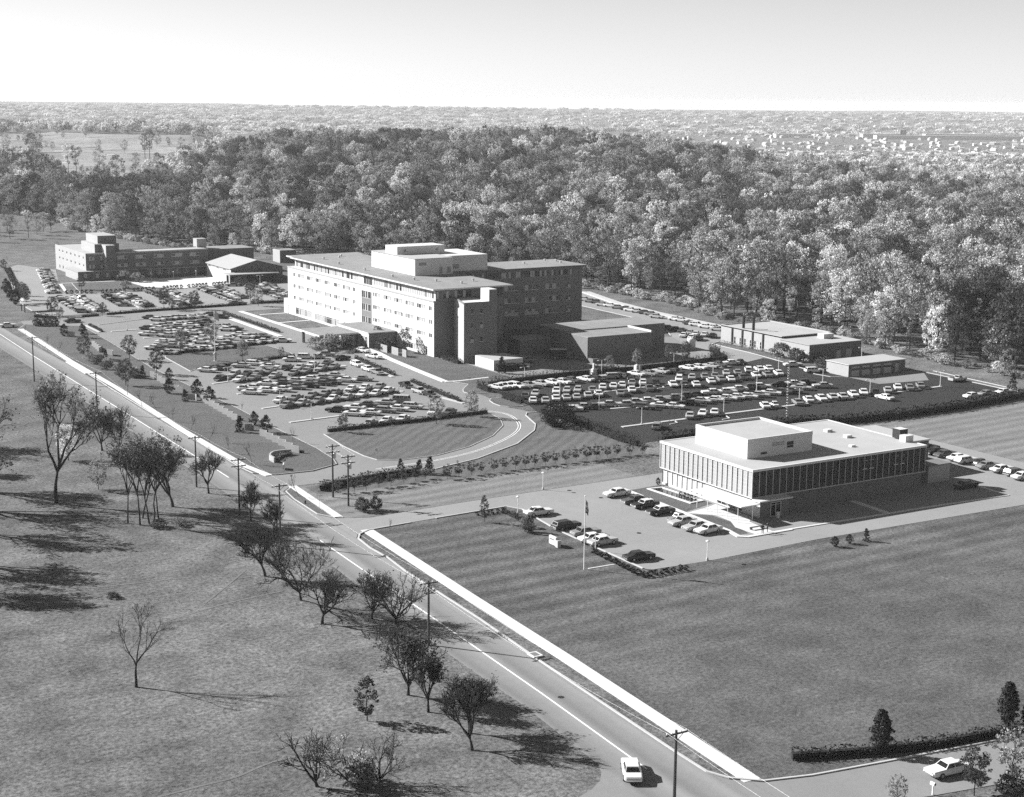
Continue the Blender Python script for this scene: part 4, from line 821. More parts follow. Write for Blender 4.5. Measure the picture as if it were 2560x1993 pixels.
# ---- the wood
EDGE = [(205, 985), (223, 982), (237, 884), (229, 850), (236, 790), (243, 736), (260, 700), (272, 655), (284, 625), (300, 590), (318, 545), (331, 500), (332, 483), (331, 462), (334, 451), (322, 400), (333, 373), (327, 340), (322, 318), (321, 296), (322, 272), (332, 262), (380, 240)]
EA = sorted((ts(x, y)[1] / ts(x, y)[0], ts(x, y)[0]) for x, y in EDGE); EA = [(-.5, EA[0][1])] + EA + [(.6, EA[-1][1])]
FAR = [(-.40, 1350), (-.30, 1300), (-.285, 1020), (-.24, 1010), (-.22, 1100), (-.20, 1280), (-.175, 1560), (-.14, 1700), (.04, 1650), (.12, 1420), (.18, 1240), (.26, 1110), (.36, 1000), (.5, 950)]
rf = np.random.default_rng(77); PTS = []
t = 395.0
while t < 1750:
    st = 8.0 if t < 640 else (9.0 if t < 1000 else 10.5)
    half = t * .362 + 25
    for s in np.arange(-half, half, st):
        tt, ss = t + rf.uniform(-.45, .45) * st, s + rf.uniform(-.45, .45) * st; a = ss / tt
        if tt < lerp_tab(EA, a) + 1.5 or tt > lerp_tab(FAR, a): continue
        x, y = from_ts(tt, ss)
        if y > 600 and x < 262 and tt < lerp_tab(EA, a) + 2: continue
        PTS.append((tt, ss, x, y))
    t += st
PTS.sort(key=lambda p: p[0] - lerp_tab(EA, p[1] / p[0]) * 1.0 + p[0] * .12)
def zone(x, y):
    if y > 760: return 'beyond the far meadow'
    if y > 600: return 'behind the dormitory'
    if y > 440: return 'behind the hospital'
    if y > 345: return 'above the boiler road'
    if y > 300: return 'behind the boiler house'
    return 'at the garage end'
KIND = {'oak_pale': 'round pale-leaved tree', 'oak_brown': 'round mid-grey tree', 'oak_dark': 'round dark-leaved tree', 'tall_pale': 'tall slender pale tree', 'tall_brown': 'tall half-bare tree', 'thin_bare': 'tall nearly bare tree', 'oak_small': 'low spreading pale tree', 'oak_mid': 'broad mid-grey tree'}
keys = list(KIND); rk = random.Random(5); NI = 290; rest = []
for i, (t, s, x, y) in enumerate(PTS):
    a = s / t; w = [2.2, 2.2, 1.0, 2, 2.4, 1.5, 1.8, 2]
    if a > .282 and t < 490: w = [.2, .5, 6, .1, .2, .2, .2, .5]
    elif a > .2 and t < 470: w = [5, .8, .5, 1, .6, .3, 2, .8]
    elif .09 < a < .225 and t < 560: w = [2.2, .8, .25, 3.2, 2.6, 1.2, 3, .8]
    elif a < -.05: w = [1.2, 2.4, 2.0, .8, 2, 1.5, 1, 2.5]
    k = rk.choices(keys, w)[0]
    hh = BASEH[k] * rk.uniform(.62, 1.12) * (1 if t > 620 else .92)
    if t - lerp_tab(EA, a) < 7: hh *= rk.uniform(.6, 1.0)
    if i < NI:
        plant('woodland_tree', k, x, y, hh, KIND[k] + ' in the front ranks of the wood ' + zone(x, y), 'tree', KIND[k] + 's in the front of the wood ' + zone(x, y), hz=rk.uniform(.8, 1.1), rnd=rk)
    else: rest.append((x, y, terrain(t, s), hh / BASEH[k], keys.index(k)))
def scatter(name, pts, meshes, label):
    """the mass of a far wood: one object, each point carries its size and kind"""
    me = bpy.data.meshes.new(name); me.from_pydata([p[:3] for p in pts], [], [])
    me.attributes.new('size', 'FLOAT', 'POINT').data.foreach_set('value', np.array([p[3] for p in pts], dtype=np.float32))
    me.attributes.new('kind_index', 'INT', 'POINT').data.foreach_set('value', np.array([p[4] for p in pts], dtype=np.int32))
    c = bpy.data.collections.new(name + '_kinds')
    for i, m in enumerate(meshes): o = bpy.data.objects.new('%s_kind_%02d' % (name, i), m); c.objects.link(o)
    g = bpy.data.node_groups.new(name, 'GeometryNodeTree'); g.interface.new_socket('Geometry', in_out='INPUT', socket_type='NodeSocketGeometry'); g.interface.new_socket('Geometry', in_out='OUTPUT', socket_type='NodeSocketGeometry')
    gi = g.nodes.new('NodeGroupInput'); go = g.nodes.new('NodeGroupOutput'); ip = g.nodes.new('GeometryNodeInstanceOnPoints'); ci = g.nodes.new('GeometryNodeCollectionInfo'); ci.inputs['Collection'].default_value = c
    ci.inputs['Separate Children'].default_value = True; ci.inputs['Reset Children'].default_value = True; ip.inputs['Pick Instance'].default_value = True
    def attr(n, ty): q = g.nodes.new('GeometryNodeInputNamedAttribute'); q.data_type = ty; q.inputs['Name'].default_value = n; return [o for o in q.outputs if o.enabled][0]
    rv = g.nodes.new('FunctionNodeRandomValue'); rv.data_type = 'FLOAT_VECTOR'; rv.inputs['Min'].default_value = (-.05, -.05, 0); rv.inputs['Max'].default_value = (.05, .05, 6.28)
    L = g.links.new; L(gi.outputs[0], ip.inputs['Points']); L(ci.outputs[0], ip.inputs['Instance']); L(attr('kind_index', 'INT'), ip.inputs['Instance Index']); L(attr('size', 'FLOAT'), ip.inputs['Scale']); L(rv.outputs[0], ip.inputs['Rotation']); L(ip.outputs[0], go.inputs[0])
    o = put(name, me); md = o.modifiers.new('scatter', 'NODES'); md.node_group = g; return tag(o, label, kind='stuff')
scatter('wood', rest, [TR[k][2] for k in keys], 'autumn wood covering the hill behind the hospital')
# undergrowth along the wood edge
und = []
for (a0, t0), (a1, t1) in zip(EA[1:-1], EA[2:-1]):
    x0, y0 = from_ts(t0, a0 * t0); x1, y1 = from_ts(t1, a1 * t1); n = max(2, int(math.hypot(x1 - x0, y1 - y0) / 2.6))
    for i in range(n):
        f = (i + rf.uniform(0, 1)) / n; t = t0 + (t1 - t0) * f + rf.uniform(0, 9); a = a0 + (a1 - a0) * f; x, y = from_ts(t, a * t); und.append((x, y, terrain(t, a * t), rf.uniform(.35, .95), int(rf.integers(0, 2))))
TRu = [TR['under'][2], TR['bush_pale'][2]]
scatter('undergrowth', [(p[0], p[1], p[2], p[3] * (1 if p[4] == 0 else 1.6), p[4]) for p in und], TRu, 'leafy undergrowth along the foot of the wood')
# far valley and hill woods: clumps
cl = []; fl = []
for j in range(3):
    R = np.random.default_rng(300 + j); C = []
    for _ in range(7):
        c = np.array((R.uniform(-9, 9), R.uniform(-9, 9), R.uniform(7, 13))); d = R.normal(size=(26, 3)); d /= np.linalg.norm(d, axis=1)[:, None]; C.append(c + d * np.array((5.2, 5.2, 5.5)) * R.uniform(.6, 1, (26, 1)))
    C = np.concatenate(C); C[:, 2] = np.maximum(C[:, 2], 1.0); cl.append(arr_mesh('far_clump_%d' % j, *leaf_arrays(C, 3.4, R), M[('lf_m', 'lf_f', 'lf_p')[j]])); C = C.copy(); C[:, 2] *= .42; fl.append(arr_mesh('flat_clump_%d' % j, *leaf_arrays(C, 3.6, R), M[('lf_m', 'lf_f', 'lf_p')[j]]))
far = []; t = 1780.0
GOLF = [(-.292, 1250), (-.266, 1230), (-.242, 1320), (-.227, 1500), (-.207, 1930), (-.188, 2080), (-.190, 2260), (-.225, 2330), (-.26, 2360), (-.30, 2330), (-.335, 2250), (-.345, 2100), (-.335, 1900), (-.315, 1700), (-.295, 1450)]
def inside(p, poly):
    c = False; n = len(poly)
    for i in range(n):
        (x1, y1), (x2, y2) = poly[i], poly[(i + 1) % n]
        if (y1 > p[1]) != (y2 > p[1]) and p[0] < (x2 - x1) * (p[1] - y1) / (y2 - y1) + x1: c = not c
    return c
t = 960.0
while t < 9200:
    st = max(9, t * .0072) * (1 if t < 3500 else 1.25)
    for s in np.arange(-t * .37, t * .37, st):
        tt, ss = t + rf.uniform(-.5, .5) * st, s + rf.uniform(-.5, .5) * st; a = ss / tt
        if tt < lerp_tab(FAR, a) + 8 or inside((a, tt), GOLF): continue
        if a < -.19 and tt < 2350 and rf.uniform() < .5: continue
        if a > .09 and 3150 < tt < 4420 and rf.uniform() < (.93 if tt > 3650 and a > .15 else .6): continue
        pr = .95 if tt < 2000 or a < -.02 else .62
        if rf.uniform() > pr * (.75 + .4 * math.sin(tt / 130 + 7 * a) * math.sin(ss / 170)): continue
        x, y = from_ts(tt, ss); far.append((x, y, terrain(tt, ss) - (0 if tt < 3000 else 3), rf.uniform(.55, 1.0) * max(.55, min(1.0 if 2500 < tt < 4500 else 2.0, st / 17)), int((0, 1, 1, 2, 2)[rf.integers(0, 5)]) + (3 if tt > 2500 else 0)))
    t += st
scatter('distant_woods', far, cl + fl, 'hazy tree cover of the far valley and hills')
# pale fairways of the golf course
mb = MB(); GA = [i * .0035 for i in range(-99, -51)]; GT = [1230 + 32 * j for j in range(37)]
for i in range(len(GA) - 1):
    for j in range(len(GT) - 1):
        if inside(((GA[i] + GA[i + 1]) / 2, (GT[j] + GT[j + 1]) / 2), GOLF): mb.face([(*from_ts(t_, a_ * t_), terrain(t_, a_ * t_) + .25) for a_, t_ in ((GA[i], GT[j]), (GA[i], GT[j + 1]), (GA[i + 1], GT[j + 1]), (GA[i + 1], GT[j]))])
struct('golf_fairway', mb, M['fairway'])
# golf course trees one can tell apart
for i, (a, t, h, k) in enumerate(((-.252, 1270, 20, 'oak_mid'), (-.241, 1275, 13, 'oak_brown'), (-.2265, 1540, 13, 'oak_dark'), (-.223, 1545, 10, 'oak_dark'), (-.217, 1535, 12, 'oak_mid'), (-.209, 1505, 15, 'oak_dark'), (-.2065, 1510, 12, 'oak_mid'), (-.199, 1500, 14, 'oak_brown'), (-.196, 1500, 13, 'oak_mid'), (-.278, 1330, 26, 'tall_brown'), (-.283, 1360, 26, 'tall_pale'), (-.305, 1480, 18, 'oak_mid'),
        (-.303, 1800, 26, 'oak_mid'), (-.306, 1790, 22, 'oak_dark'), (-.231, 1660, 30, 'thin_bare'), (-.234, 1665, 26, 'thin_bare'), (-.2, 1950, 14, 'oak_mid'), (-.194, 1960, 14, 'oak_brown'), (-.19, 1940, 16, 'oak_dark'), (-.183, 1900, 22, 'oak_mid'))):
    x, y = from_ts(t, a * t); plant('fairway_tree', k, x, y, h, 'lone ' + KIND[k] + ' standing on the far golf fairways', 'tree', KIND[k] + 's on the golf fairways', rnd=rk)
for i in range(46):
    a = rk.uniform(-.335, -.19); t = rk.uniform(1350, 2330)
    if not inside((a, t), GOLF) or (rk.random() < .5 and t < 1700): continue
    x, y = from_ts(t, a * t); k = rk.choice(('oak_mid', 'oak_brown', 'oak_dark', 'oak_small')); plant('fairway_tree', k, x, y, rk.uniform(8, 19), 'lone ' + KIND[k] + ' standing on the far golf fairways', 'tree', KIND[k] + 's on the golf fairways', rnd=rk)
for i, (x, y, h, k) in enumerate(((188, 806, 11, 'oak_brown'), (198, 809, 12, 'tall_brown'), (206, 824, 10, 'oak_mid'), (214, 842, 10, 'oak_mid'), (219, 846, 12, 'oak_dark'), (182, 833, 9, 'oak_mid'), (190, 850, 10, 'oak_brown'), (200, 862, 11, 'oak_mid'), (178, 790, 7, 'oak_small'))):
    plant('meadow_tree', k, x, y, h, KIND[k] + ' in the small grove on the meadow beyond the dormitory', 'tree', KIND[k] + 's in the meadow grove', rnd=rk)
# ---- hedges
def hedge(label, pts, w, h, leaf='lf_h', size=.26, dens=13, seed=0, pointed=0, group=None, cat='hedge', z=.0, core=True):
    R = np.random.default_rng(seed + 900); C = []; mb = MB()
    x0, y0 = pts[0]; t = thing('hedge', x0, y0, label, cat, group, z=0)
    for (ax, ay), (bx, by) in zip(pts, pts[1:]):
        L = math.hypot(bx - ax, by - ay); ux, uy = (bx - ax) / L, (by - ay) / L; n = int(L * (w + 2 * h) * dens)
        u = R.uniform(0, L, n); v = R.uniform(-.5, .5, n) * w; q = R.uniform(0, h, n); side = R.uniform(0, 1, n)
        lim = h * (1 + .10 * np.sin(u * 1.3 + seed) + .06 * np.sin(u * 3.7))
        if pointed: ph = np.abs(((u / pointed) % 1) - .5) * 2; lim = lim * (1.05 - .5 * ph ** 1.3)
        top = side < w / (w + 2 * h); q = np.where(top, lim * R.uniform(.9, 1.05, n), q * lim / h); v = np.where(top, v, np.sign(v) * w * .5 * R.uniform(.85, 1.1, n) * (1 - .25 * (q / h) ** 2))
        if pointed: v = v * (1.1 - .3 * ph)
        C.append(np.stack([ax + ux * u - uy * v - x0, ay + uy * u + ux * v - y0, q + z + .03], 1))
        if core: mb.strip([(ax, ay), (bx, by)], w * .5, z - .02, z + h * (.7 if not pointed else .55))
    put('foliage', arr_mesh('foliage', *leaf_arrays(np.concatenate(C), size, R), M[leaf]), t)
    if core: mb.build('shade_core', M['core'], t)  # near-black box inside the leaves, painting the hedge's inner shade
    return t
hedge('long clipped hedge along the straight edge of the striped oval lawn', [(136, 303.6), (158, 303.9), (172, 305), (176.6, 305.2)], 1.3, 1.05, seed=1)
hedge('dark hedge on the kerb strip between front car park and hospital drive, north half', [(182.9, 389), (180.3, 359.8)], .9, .95, seed=2)
hedge('dark hedge on the kerb strip between front car park and hospital drive, south half', [(179.9, 349.4), (177.7, 319.6)], .9, .95, seed=3)
hedge('low hedge between the upper lawn and the back row of the front car park', [(138, 391.6), (148.8, 395.0), (159, 398.8), (169.6, 400.6)], .9, .8, seed=4)
hedge('hedge along the lower side of the middle car park above the lawn', [(138.4, 419.6), (148.1, 421), (160, 422.9), (175.6, 427.6)], 1.0, 1.1, seed=5)
for i in range(6):
    a = 493 - i * 8.2; hedge('short clipped hedge length %s along the hospital drive walk beside the middle car park' % ORD[i], [(183.4 - i * .05, a), (183.6 - i * .05, a - 7.4)], .9, .95, seed=10 + i, group='hedge lengths by the middle car park')
hedge('long low hedge between the dormitory car park and the cross drive', [(148.6, 508.2), (162, 510.6), (199, 511.9)], 1.0, .9, seed=20); hedge('low hedge at the hospital end of the dormitory car park', [(205.4, 513), (214, 513.4)], 1.0, .9, seed=21)
hedge('short low hedge at the street end of the cross drive', [(139.8, 506.4), (145.6, 507.4)], .9, .9, seed=22); hedge('diagonal low hedge at the street end of the middle car park', [(136.6, 487), (136, 470.8)], .8, .7, seed=23)
A_ = 'row of dense pointed evergreens '
hedge(A_ + 'screening the service yard from the dark car park', [(194.2, 334.6), (205.3, 336.4), (219.4, 337.6), (226.2, 337.2)], 1.5, 2.2, seed=30, pointed=1.1)
hedge(A_ + 'below the windowless block, between two monument gaps', [(228.4, 337), (239.4, 336)], 1.5, 2.3, seed=31, pointed=1.1); hedge(A_ + 'at the dark car park edge below the tank', [(242.4, 336.4), (253, 336.8), (273, 338.2)], 1.5, 2.3, seed=32, pointed=1.1)
hedge(A_ + 'stepping up beside the boiler road and storage tank', [(270, 341), (277, 347), (279, 353)], 1.5, 2.3, seed=33, pointed=1.1)
hedge(A_ + 'on the hospital lawn end by the car park mouth', [(190.8, 334), (190.2, 327.8)], 1.3, 2.2, seed=34, pointed=1.0); hedge(A_ + 'on the small kerbed entrance island', [(189.4, 319.4), (189.2, 310.4)], 1.4, 2.2, seed=35, pointed=1.0)
hedge(A_ + 'curving from the drive round the dark car park corner', [(187.9, 298.6), (188.3, 289), (187.4, 277), (186.6, 266), (187, 260)], 1.4, 2.1, seed=36, pointed=1.0)
hedge('ragged dark hedge behind the office along the dark car park', [(193, 260.2), (214, 260.4), (231.7, 261), (240.9, 257), (255.8, 255.6), (275, 256), (304, 259.4)], 2.2, 1.9, seed=37, size=.4, dens=9)
hedge('clipped dark hedge along the bottom right side road', [(109.6, 122), (118.7, 118.6), (126, 116.6), (140, 114.6)], 1.1, 1.15, seed=38); hedge('low dark hedge curving beside the drive at the street corner', [(113.6, 256.8), (114.6, 258), (119.5, 259.2), (128, 260.6), (135.6, 260.6)], 1.5, 1.5, seed=39)
hedge('clipped hedge running from the corner shrubs down the office car park', [(135.2, 228), (134.9, 220)], .7, .8, seed=40); hedge('low hedge before the far gate shelter', [(126.4, 513.6), (131.5, 506.6)], 1.4, 1.2, seed=41)
hedge('long dark ivy bed beside the far dormitory road', [(154, 668), (141.5, 600)], 2.6, .35, seed=42, size=.35, dens=8, cat='ground cover'); hedge('lower dark ivy bed beside the dormitory road near the shelter', [(140.6, 597), (134.5, 566)], 2.4, .35, seed=43, size=.35, dens=8, cat='ground cover')
hedge('dark shrub bed round the base of the stair tower', [(204.6, 378.6), (204.4, 372), (204, 367.6)], 2.2, 1.2, seed=44, cat='shrub bed'); hedge('low planting under the windows of the boiler house', [(291.6, 364), (291.4, 343)], 1.0, .8, 'lf_m', seed=45, core=False, cat='shrub bed')
hedge('dark shrubs along the shaded side of the white shed', [(207.4, 353.0), (216, 352.6)], 1.8, 1.6, seed=46, cat='shrub bed')
# rows of clipped bushes by the forecourt of the dormitory: one thing each
cb = 0
for g, (xa, ya, xb, yb) in enumerate(((152.4, 570.2, 160.6, 567.6), (164.5, 566.2, 172, 565.4), (176.2, 566, 183.6, 566.6), (187.6, 566.9, 194.6, 567.6), (198.2, 568.4, 205.4, 569.4), (208.6, 570.2, 215, 571.2), (217.6, 572.2, 220.6, 573))):
    for i in range(6 if g < 6 else 4):
        f = i / 5; plant('clipped_bush', 'yew', xa + (xb - xa) * f, ya + (yb - ya) * f, 1.35, 'small dark clipped bush, %s in the %s cluster along the dormitory car park' % (ORD[i], ORD[g]), 'bush', 'clipped bushes along the dormitory car park', rnd=rk)
n = 0
for a, b, k in (((135.1, 199.4), (134.4, 186), 11), ((134.6, 184.6), (142.4, 184.6), 8)):
    for i in range(k):
        f = i / (k - 1); n += 1; plant('round_bush', 'yew', a[0] + (b[0] - a[0]) * f, a[1] + (b[1] - a[1]) * f, rk.uniform(.75, .98), 'small round bush, %s from the lamp in the line round the car park corner' % ORD[n - 1], 'bush', 'round bushes lining the office car park corner', rnd=rk, hz=1.15)
for i in range(6): plant('round_bush', 'yew', 130.3 + i * .95, 228.0 - i * .03, .75, 'small round bush, %s in the short line beside the slim tree' % ORD[i], 'bush', 'round bushes beside the slim tree', rnd=rk)
for i in range(5): plant('round_bush', 'yew', 169.9 + .1 * i, 222.4 - i * 1.0, .65, 'tiny clipped bush, %s in the bed beside the reflecting pool' % ORD[i], 'bush', 'tiny bushes beside the pool', rnd=rk)
plant('corner_conifer', 'evergreen', 170.8, 230.6, 1.4, 'small dark conifer at the far front corner of the office', 'conifer', rnd=rk)
for x, y, h, k, l in ((171.4, 182.9, 1.7, 'evergreen', 'round dark evergreen, widest of three on the striped field'), (174.7, 183, 1.55, 'evergreen', 'middle of three small evergreens on the striped field'), (178.2, 182.8, 2.2, 'spruce', 'pointed evergreen, tallest of three on the striped field')): plant('field_evergreen', k, x, y, h, l, 'conifer', rnd=rk, hz=1.25 if k == 'evergreen' else 1)
plant('boxy_shrub', 'bush', 132.3, 214.5, 2.4, 'tall round dark bush on the lawn between sign and car park', 'bush', rnd=rk, hz=.62); plant('slim_tree', 'oakyoung', 129.1, 223.7, 4.6, 'slim young tree with pale thin trunk beside the short bush line', 'tree', rnd=rk, hz=.7); plant('loose_bush', 'bush_pale', 133.4, 217.4, 1.7, 'small loose bush at the end of the clipped hedge', 'bush', rnd=rk, hz=.7)
plant('spreading_bush', 'big_bush', 183.4, 285.5, 5.2, 'large round dark bush at the bend of the pointed evergreen row', 'bush', rnd=rk)
plant('dark_bush', 'bush', 114.1, 240.3, 2.3, 'rounded dark bush by the utility poles, the wider of a pair', 'bush', rnd=rk, hz=.8); plant('dark_bush', 'bush', 116.4, 239.8, 2.3, 'rounded dark bush by the utility poles, the narrower of a pair', 'bush', rnd=rk, hz=.62)
for x, y, h, l in ((133.6, 264.2, 2.5, 'smallest dark spruce beside the drive mouth'), (135.6, 260.2, 2.9, 'middle dark spruce of the clump beside the drive mouth'), (137.3, 259.2, 3.5, 'tallest dark spruce of the clump beside the drive mouth')): plant('spruce_tree', 'spruce', x, y, h, l, 'conifer', rnd=rk, hz=1.1)
for i, (x, y, h) in enumerate(((115.6, 254.2, 2.1), (118.6, 253.4, 2.4), (120.9, 253.2, 2.6), (124.1, 254.4, 2.1), (126.5, 254.2, 2.3), (129.6, 255, 2.1), (132.4, 255.5, 2.1), (134.7, 256, 1.8), (138.3, 253.8, 2.3), (140.8, 253.8, 2.5), (143.9, 254.4, 2.2), (146.1, 254.7, 1.9), (148.8, 254.3, 2.2), (151.4, 254.8, 2.1), (154, 254.8, 2.2), (156.2, 254.7, 2.1), (158.4, 254.8, 2), (160.6, 254.2, 2.3), (163.2, 254.7, 2), (165.4, 254.2, 2.2), (168, 254.5, 2.3), (170.4, 254.2, 2.5), (172.8, 254.2, 2.5), (175.2, 254, 2), (177.8, 254.4, 2), (180.6, 253.8, 2), (183.4, 253.2, 2))):
    plant('young_tree', 'young', x, y, h * 1.25, 'small round young tree, %s from the street in the long row above the office drive' % ORD[i], 'tree', 'young trees in the row above the office drive', rnd=rk)
MG = (('maple', 'leafy dark tree'), ('maple_pale', 'loose pale-leaved tree'))
for x, y, h, k, l in ((117, 423.4, 6.8, 'maple', 'leafy dark tree at the street end of the shrubbery'), (127.5, 416.2, 6.8, 'maple', 'leafy dark tree on the lawn behind the shrubbery'), (126.8, 391.1, 6.4, 'maple', 'leafy dark tree between the shrubbery and the upper lawn'), (114.6, 378.2, 6.8, 'maple', 'leafy dark tree leaning over the sidewalk shrubbery'), (153.8, 399.4, 6.2, 'maple_pale', 'round tree alone on the upper lawn beside the flagpole'), (160.5, 296.4 + 3.4, 6.4, 'maple_pale', 'tree with white-wrapped trunk before the middle of the oval lawn hedge'), (171.5, 303.2, 6.2, 'maple_pale', 'thin tree at the drive end of the oval lawn hedge'), (138.6, 301.6, 4.0, 'maple', 'slim tree at the street end of the oval lawn hedge'),
        (178.7, 508.1, 6.4, 'maple', 'round tree by the long hedge of the dormitory car park'), (170.1, 514.2, 7, 'maple', 'dark round tree among the dormitory cars beside the long hedge'), (203.1, 518.5, 7, 'maple', 'dark tree at the hospital end of the dormitory cars'), (201.2, 506.4, 7, 'maple_pale', 'pale tree on the cross drive at the hospital end'), (170.7, 508.2, 4.6, 'maple_pale', 'small pale tree before the long dormitory hedge'), (146.7, 506.6, 4.4, 'maple', 'bushy tree at the street end of the long dormitory hedge'),
        (143.8, 421.8, 6.6, 'maple_pale', 'pale tree growing through the lower hedge of the middle car park'), (155.6, 429, 7.4, 'maple_pale', 'tall pale tree among the cars of the middle car park'), (160.5, 580, 5.2, 'maple', 'dark tree alone on the dormitory lawn'), (199, 408, 5.6, 'maple', 'leafy tree against the white hospital front by the lobby'), (199.8, 392, 6.8, 'maple', 'leafy tree before the hospital wall by the slatted fence'), (165.1, 399.4, 3.2, 'maple_pale', 'thin sapling at the corner of the upper lawn'),
        (290.6, 336.2, 3.6, 'bush_pale', 'round pale bush at the corner of the boiler house'), (289.6, 327.6, 3.4, 'bush', 'round bush before the low boiler house wing'), (286.2, 312.6, 3.4, 'bush', 'dark round bush beside the garage wall'), (206.8, 349.6, 4.6, 'spruce', 'dark conifer on the lawn before the white shed'), (233, 337.5, 4.6, 'maple_pale', 'thin tree rising behind the pointed evergreen row'), (245, 342, 4.8, 'maple_pale', 'thin tree before the windowless brick block'), (262, 342.5, 5.4, 'maple', 'leafy tree at the far end of the windowless block'), (258, 345, 4.6, 'maple_pale', 'loose tree behind the evergreen row near the tank'),
        (173.6, 507.6, 3, 'maple_pale', 'small tree on the verge of the cross drive'), (188.2, 407, 3.4, 'bush_pale', 'pale bushy clump at the end of the canopy island'), (182.4, 405, 4.4, 'bush_pale', 'large pale bush at the island before the canopy'), (179.6, 408.6, 3.4, 'bush_pale', 'spreading pale bush beside the canopy pier'), (196.4, 398.2, 3.4, 'bush', 'dark bush against the dark end wall of the lobby'), (193, 432, 1.8, 'bush', 'clipped round bush on the lawn beside the canopy roof'), (192.6, 436, 2.2, 'bush_pale', 'small pale bush at the lawn corner by the canopy'),
        (183.4, 601.5, 3.6, 'bush_pale', 'spreading pale bush at the dormitory entrance ramp'), (186.6, 596, 3.2, 'bush_pale', 'pale bush beside the forecourt wall'), (175.8, 575.4, 2.8, 'bush_pale', 'loose bush at the corner of the dormitory lawn'), (218.2, 566, 3.2, 'bush', 'dark bush by the porch of the gabled hall'),
        (123.5, 467.5, 3.7, 'evergreen', 'dark upright evergreen beside the first pale wall panel'), (129.6, 469.8, 3.2, 'evergreen', 'rear upright evergreen by the end of the pale wall'), (127.8, 461, 3.4, 'evergreen', 'front upright evergreen by the end of the pale wall'), (122.1, 420.6, 2.8, 'spruce', 'small dark conifer in the shrubbery by the wall'), (121.4, 386, 3.6, 'spruce', 'small conifer before the broken pale wall'), (127, 381.7, 3.0, 'evergreen', 'bushy evergreen on the lawn behind the wall'), (120.6, 362.9, 3.7, 'evergreen', 'upright evergreen at the gap in the pale wall'),
        (125.2, 355.7, 4.3, 'evergreen', 'tallest dark evergreen of the trio at the head of the long pleated wall'), (125, 346.8, 4, 'evergreen', 'dark evergreen behind the start of the long pleated wall'), (120.6, 351.4, 3.1, 'spruce', 'pointed dark evergreen before the head of the pleated wall'), (119.2, 312.5, 3.7, 'spruce', 'pointed dark spruce before the gap in the pleated wall'), (124.7, 318, 3.1, 'evergreen', 'dark evergreen behind the gap in the pleated wall'), (123.9, 309, 3.9, 'evergreen', 'dark evergreen beyond the gap in the pleated wall'),
        (133.6, 582.8, 5.2, 'evergreen', 'dark evergreen, farthest of four lining the dormitory road walk'), (132.4, 574.7, 4.8, 'evergreen', 'dark evergreen, second farthest of four lining the dormitory road walk'), (129.8, 559.1, 4.8, 'evergreen', 'dark evergreen, third of four lining the dormitory road walk'), (128.5, 547.6, 5.2, 'evergreen', 'dark evergreen, closest of four on the street side of the dormitory road walk'), (136.6, 572, 5, 'maple', 'dark leafy tree, farthest of three beside the dormitory road kerb'), (134.7, 560, 5.6, 'maple', 'dark leafy tree, middle of three beside the dormitory road kerb'), (132.4, 549, 6, 'maple', 'dark leafy tree, closest of three beside the dormitory road kerb'), (132, 513.5, 6.4, 'maple', 'leafy tree beside the gate shelter'), (131.5, 502, 4.4, 'maple_pale', 'small leafy tree at the mouth of the cross drive'), (150.6, 659.6, 4.6, 'maple', 'dark bush at the far head of the dormitory road'),
        (119.2, 118.3, 5.1, 'arbor', 'tall dark columnar evergreen rising from the middle of the roadside hedge'), (138.1, 117.1, 5.1, 'arbor', 'tall dark columnar evergreen at the far end of the roadside hedge'), (139.6, 115.6, 3, 'arbor', 'short dark evergreen at the far end of the roadside hedge'), (120.2, 105.6, 5.2, 'maple', 'dark leafy young tree beside the white car on the side road'), (110.9, 107.4, 3.6, 'maple_pale', 'pale leafy sapling at the bottom corner beside the mailbox'), (124.6, 104.6, 7, 'maple_pale', 'pale leafy tree at the bottom right corner'), (123.6, 103.6, 2.2, 'bush', 'dark bush under the pale corner tree'),
        (73.9, 155.1, 5.3, 'oakyoung', 'small dark cone-shaped tree on the meadow with leaves to the ground'), (80, 304.1, 7.0, 'oak_small', 'leafy half-dark tree behind the tallest meadow tree'), (78.4, 278, 5.6, 'oak_small', 'smaller leafy tree on the shaded meadow bank'),
        (316, 268, 5, 'spruce', 'small spruce at the right end of the wood edge'), (309.5, 268.6, 4.2, 'spruce', 'small spruce on the grass beyond the car park end')):
    plant('shade_tree' if k.startswith(('maple', 'oak')) else ('garden_bush' if k.startswith('bush') else 'garden_conifer'), k, x, y, h, l, 'tree' if k.startswith(('maple', 'oak')) else ('bush' if k.startswith('bush') else 'conifer'), rnd=rk, hz=1.15 if k == 'oakyoung' else 1)
R8 = random.Random(21)
for i in range(11): plant('garden_bush', ('bush_pale', 'bush', 'bush_pale')[i % 3], 117.6 + R8.uniform(-.8, 3), 420 - i * 3.2, R8.uniform(1.3, 2.6), 'mixed shrub, %s from the far end of the shrubbery beside the sidewalk' % ORD[i], 'bush', 'shrubs in the shrubbery beside the sidewalk', rnd=rk)
for i, (x, y) in enumerate(((121.8, 492.4), (123.4, 491.4), (125, 490.8), (126.8, 490))): plant('garden_bush', 'bush', x, y, 2.4, 'dense dark bush, %s from the street in the clump by the far entrance' % ORD[i], 'bush', 'dark bushes by the far entrance', rnd=rk, hz=.75)
